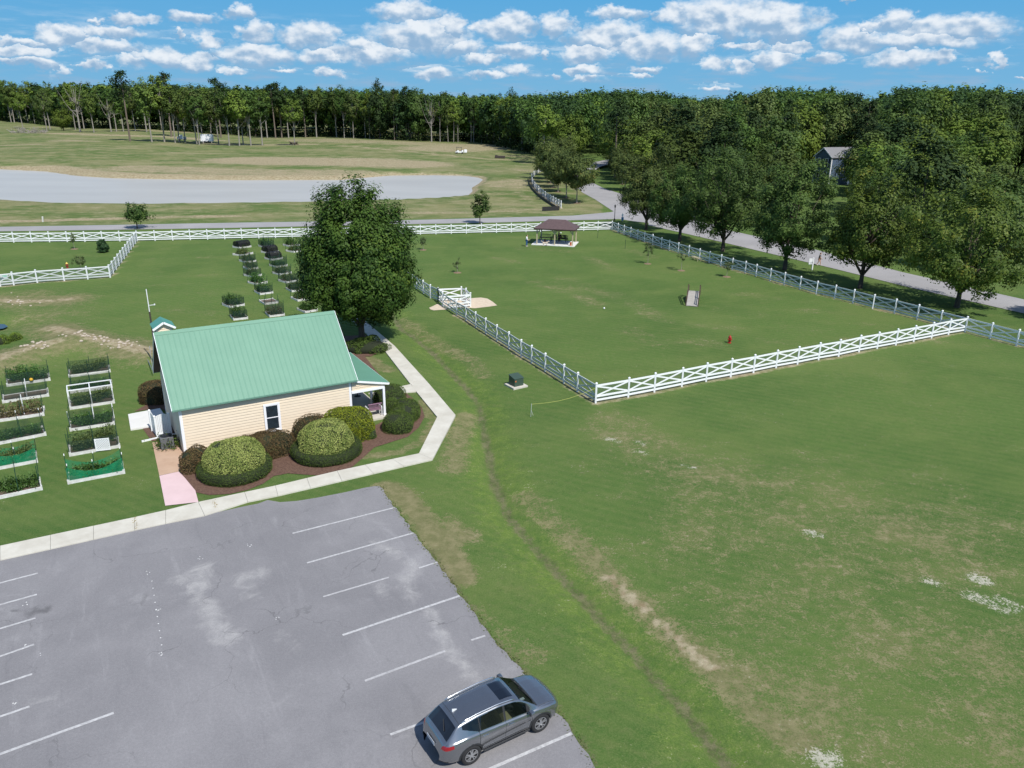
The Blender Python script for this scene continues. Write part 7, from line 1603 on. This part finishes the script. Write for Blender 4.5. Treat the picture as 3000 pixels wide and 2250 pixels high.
for k, (p, xq) in enumerate(cand):
    D_ = p.length
    if k < 128:
        H = r.uniform(10, 14.5) if D_ < 170 else r.uniform(14, 19) if D_ < 230 else min(24, prof_h(p, r.uniform(0, 70)))
        if abs(xq - 2405) < 120 and D_ < hb.length: H = min(H, 7.5)
        pr_ = r.choice([FULL[0], FULL[1], FULL[2], FULL[3], FULL[4], FULL[2]]) if D_ < 200 else r.choice([FULL[0], FULL[1], FULL[2], FULL[4], RPINE, RPINE, FULL[2], TALL[2], PINE[0]]); H0 = 17 if pr_ in FULL or pr_ is RPINE else 27 if pr_ in PINE else 24
        nm_ = {id(FULL[2]): 'light yellow-green', id(FULL[3]): 'dark conical evergreen', id(FULL[4]): 'olive-brown', id(RPINE): 'dark round-topped pine'}.get(id(pr_), 'mid green')
        pos = 'just beyond the road' if D_ < 160 else 'in the middle of the right-hand wood' if D_ < 230 else 'towards the back of the right-hand wood'
        wood('garden_tree', p, pr_, H / H0, r.random() * 6, '%s tree %s' % (nm_, pos), 'trees of the right-hand neighbourhood', max(.9, min(1.2, 6.0 / (5.4 * H / H0))))
    else: mass.append((p, min(25, prof_h(p, r.uniform(0, 55)))))
# everything farther reads as one mass
edge_all = edge + [G('p', 1640, 446)]
rng = np.random.default_rng(9)
pts = list(mass)
for it in range(3000):
    xpx = r.uniform(-420, 3400); d = ray('p', xpx, 380); an_ = math.atan2(d[0], d[1]); D0_ = None
    if xpx < 1570:
        f = np.interp(xpx, [-450] + [e_[0] for e_ in edge_px], [e_.length for e_ in edge]); D_ = f + 6 + 130 * r.random() ** 1.5 if it % 5 else f + 60 + 900 * r.random()
    else:
        D_ = 330 + 160 * r.random() if it % 4 else 430 + 1000 * r.random()
    p = Vector((math.sin(an_) * D_, math.cos(an_) * D_, 0)); pts.append((p, prof_h(p, abs(r.gauss(0, 14)), 34, 15) if D_ < 720 else r.uniform(21, 25)))
Qs, Rs = {0: [], 1: [], 2: []}, {0: [], 1: [], 2: []}
for p, H in pts:
    D_ = p.length; lf = max(.45, D_ / 620); ncl = 26 if D_ < 700 else 16; nl = 14 if D_ < 700 else 10; w_ = r.uniform(3.6, 5.6)
    kd = r.choices((0, 1, 2), (.42, .44, .14))[0]
    q, rn_, _ = crown_quads(rng, ncl, nl, (w_, w_, H * .34), H * .62, 1.7, lf, .14, .55, 1.35)
    Qs[kd].append(q + np.array([p.x, p.y, 0])); Rs[kd].append(np.clip(rn_ * .8 + rng.random() * .3 - .05, 0, 1))
me = quad_mesh('distant_wood', np.concatenate([np.concatenate(Qs[k]) for k in range(3)]), np.concatenate([np.concatenate(Rs[k]) for k in range(3)]))
for m_ in (PINEL, DECL, DECY): me.materials.append(m_)
me.polygons.foreach_set('material_index', np.concatenate([np.full(sum(len(q) for q in Qs[k]), k) for k in range(3)]).astype(np.int32))
tag(link('distant_wood', me), 'distant mass of mixed pine and broadleaf woodland along the horizon', 'woodland', kind='stuff')
# undergrowth along the foot of the wood; canopy shade is put into its leaf colour
Q, Rn = [], []
for a_, b_ in zip(edge[:-1], edge[1:]):
    for k in range(int((b_ - a_).length / .55)):
        p = a_.lerp(b_, r.random()); away = Vector((p.x, p.y, 0)).normalized(); p = p + away * r.uniform(3, 34); hh_ = r.uniform(1.0, 5.5); n_ = 26
        P = rng.normal(0, 1, (n_, 3)) * (1.4, 1.4, hh_ * .4) + (p.x, p.y, hh_ * .5); Q.append(leaf_quads(rng, P, nrm(rng.normal(size=(n_, 3)) + (0, -.4, .4)), .5)); Rn.append(rng.random(n_) * .8)
me = quad_mesh('undergrowth', np.concatenate(Q), np.concatenate(Rn)); tag(link('undergrowth', me, leafmat('under_leaf_shade', (.015, .03, .009), (.05, .075, .02), .12, .7, .1, 0)), 'brushy undergrowth along the foot of the far wood, coloured dark for the canopy shade', 'undergrowth', kind='stuff')
# brush pile, stump and trailer in the cleared field
p = G('a', 170, 865); t = empty('brush_pile', p, 0, 'grey brush pile in the cleared field at the far left', 'brush pile'); m_ = MB()
for k in range(130): a_ = Vector((r.gauss(0, 5), r.gauss(0, 1.8), abs(r.gauss(0, 1.3)))); m_.tube([a_, a_ + Vector((r.uniform(-3, 3), r.uniform(-1, 1), r.uniform(-.6, 1.2)))], .14, 4)
m_.build('branches', BARKG, t)
p = G('a', 1900, 938); t = empty('stump_pile', p, 0, 'dark uprooted stump lying at the edge of the cleared field', 'stump'); m_ = MB()
for k in range(24): a_ = r.uniform(0, 6.28); m_.tube([(0, 0, .6), (math.cos(a_) * r.uniform(1, 3.4), r.uniform(-.8, .8), r.uniform(0, 1.6))], [.4, .08], 5)
m_.build('roots', BARK, t)
p = G('a', 1345, 926); t = empty('storage_trailer', p, .1, 'small white storage trailer among the thinned trees', 'trailer'); m_ = MB(); m_.box((0, 0, 2.3), (5.5, 2.6, 3.2)); m_.build('box', TRIM, t, bevel=.1)
m_ = MB()
for s_ in (-1, 1): m_.tube([(s_ * .8, -1.4, .5), (s_ * .8, 1.4, .5)], .5, 14)
m_.build('wheel', MATS['tyre'], t)
p = G('a', 1180, 912); t = empty('parked_tractor', p, .3, 'pale farm vehicle parked among the thinned trees', 'vehicle'); m_ = MB(); m_.box((0, 0, 1.3), (4.2, 2, 1.2)); m_.box((-.6, 0, 2.3), (2, 1.8, 1.0)); m_.build('body', TRIM, t, bevel=.2); m_ = MB()
for x in (-1.3, 1.3): m_.tube([(x, -1.1, .55), (x, 1.1, .55)], .55, 14)
m_.build('wheel', MATS['tyre'], t)
m_ = MB()
for ref, x, y, n_ in (('d', 900, 1300, 26), ('d', 1150, 1340, 26), ('d', 760, 1265, 12), ('d', 330, 1370, 18), ('d', 120, 900, 16)):
    for k in range(n_):
        q_ = G(ref, x + r.gauss(0, 90), y + r.gauss(0, 22)); q_.z = tz(q_); s_ = r.uniform(.05, .17); m_.lathe([(s_ * .7, -.05), (s_, s_ * .3), (s_ * .6, s_ * .7), (s_ * .2, s_ * .8)], 6, q_)
tag(m_.build('bank_stones', mk('stone', (.42, .36, .29), .9, .2, 5)), 'scattered pale stones and clods on the eroded bank', 'stones', kind='stuff')
# tufts along the ragged edge of the asphalt and in the ditch
Q, Rn = [], []
rg = ragged(lot_r, .10, .06, 5)
for p in rg:
    n_ = 3; P = np.array([p.x, p.y, .03]) + rng.normal(0, 1, (n_, 3)) * (.08, .08, .012); Q.append(leaf_quads(rng, P, nrm(rng.normal(size=(n_, 3)) * (1, 1, .3)), .055, .35)); Rn.append(rng.random(n_))
for a_, b_ in ():
    for k in range(int((b_ - a_).length / .06)):
        p = a_.lerp(b_, r.random()); q_ = p + Vector((r.gauss(0, .45), r.gauss(0, .45), 0)); z = tz(q_); P = np.array([[q_.x, q_.y, z + .03]]) + rng.normal(0, .05, (2, 3)) * (1, 1, .3); Q.append(leaf_quads(rng, P, nrm(rng.normal(size=(2, 3)) * (1, 1, .4)), .07, .3)); Rn.append(rng.random(2) * .9)
me = quad_mesh('grass_tufts', np.concatenate(Q), np.concatenate(Rn)); tag(link('grass_tufts', me, leafmat('tuft_leaf', (.09, .12, .03), (.22, .24, .09), .35, .8, .1, 0)), 'rough grass tufts in the ditch and along the asphalt edge', 'grass', kind='stuff')
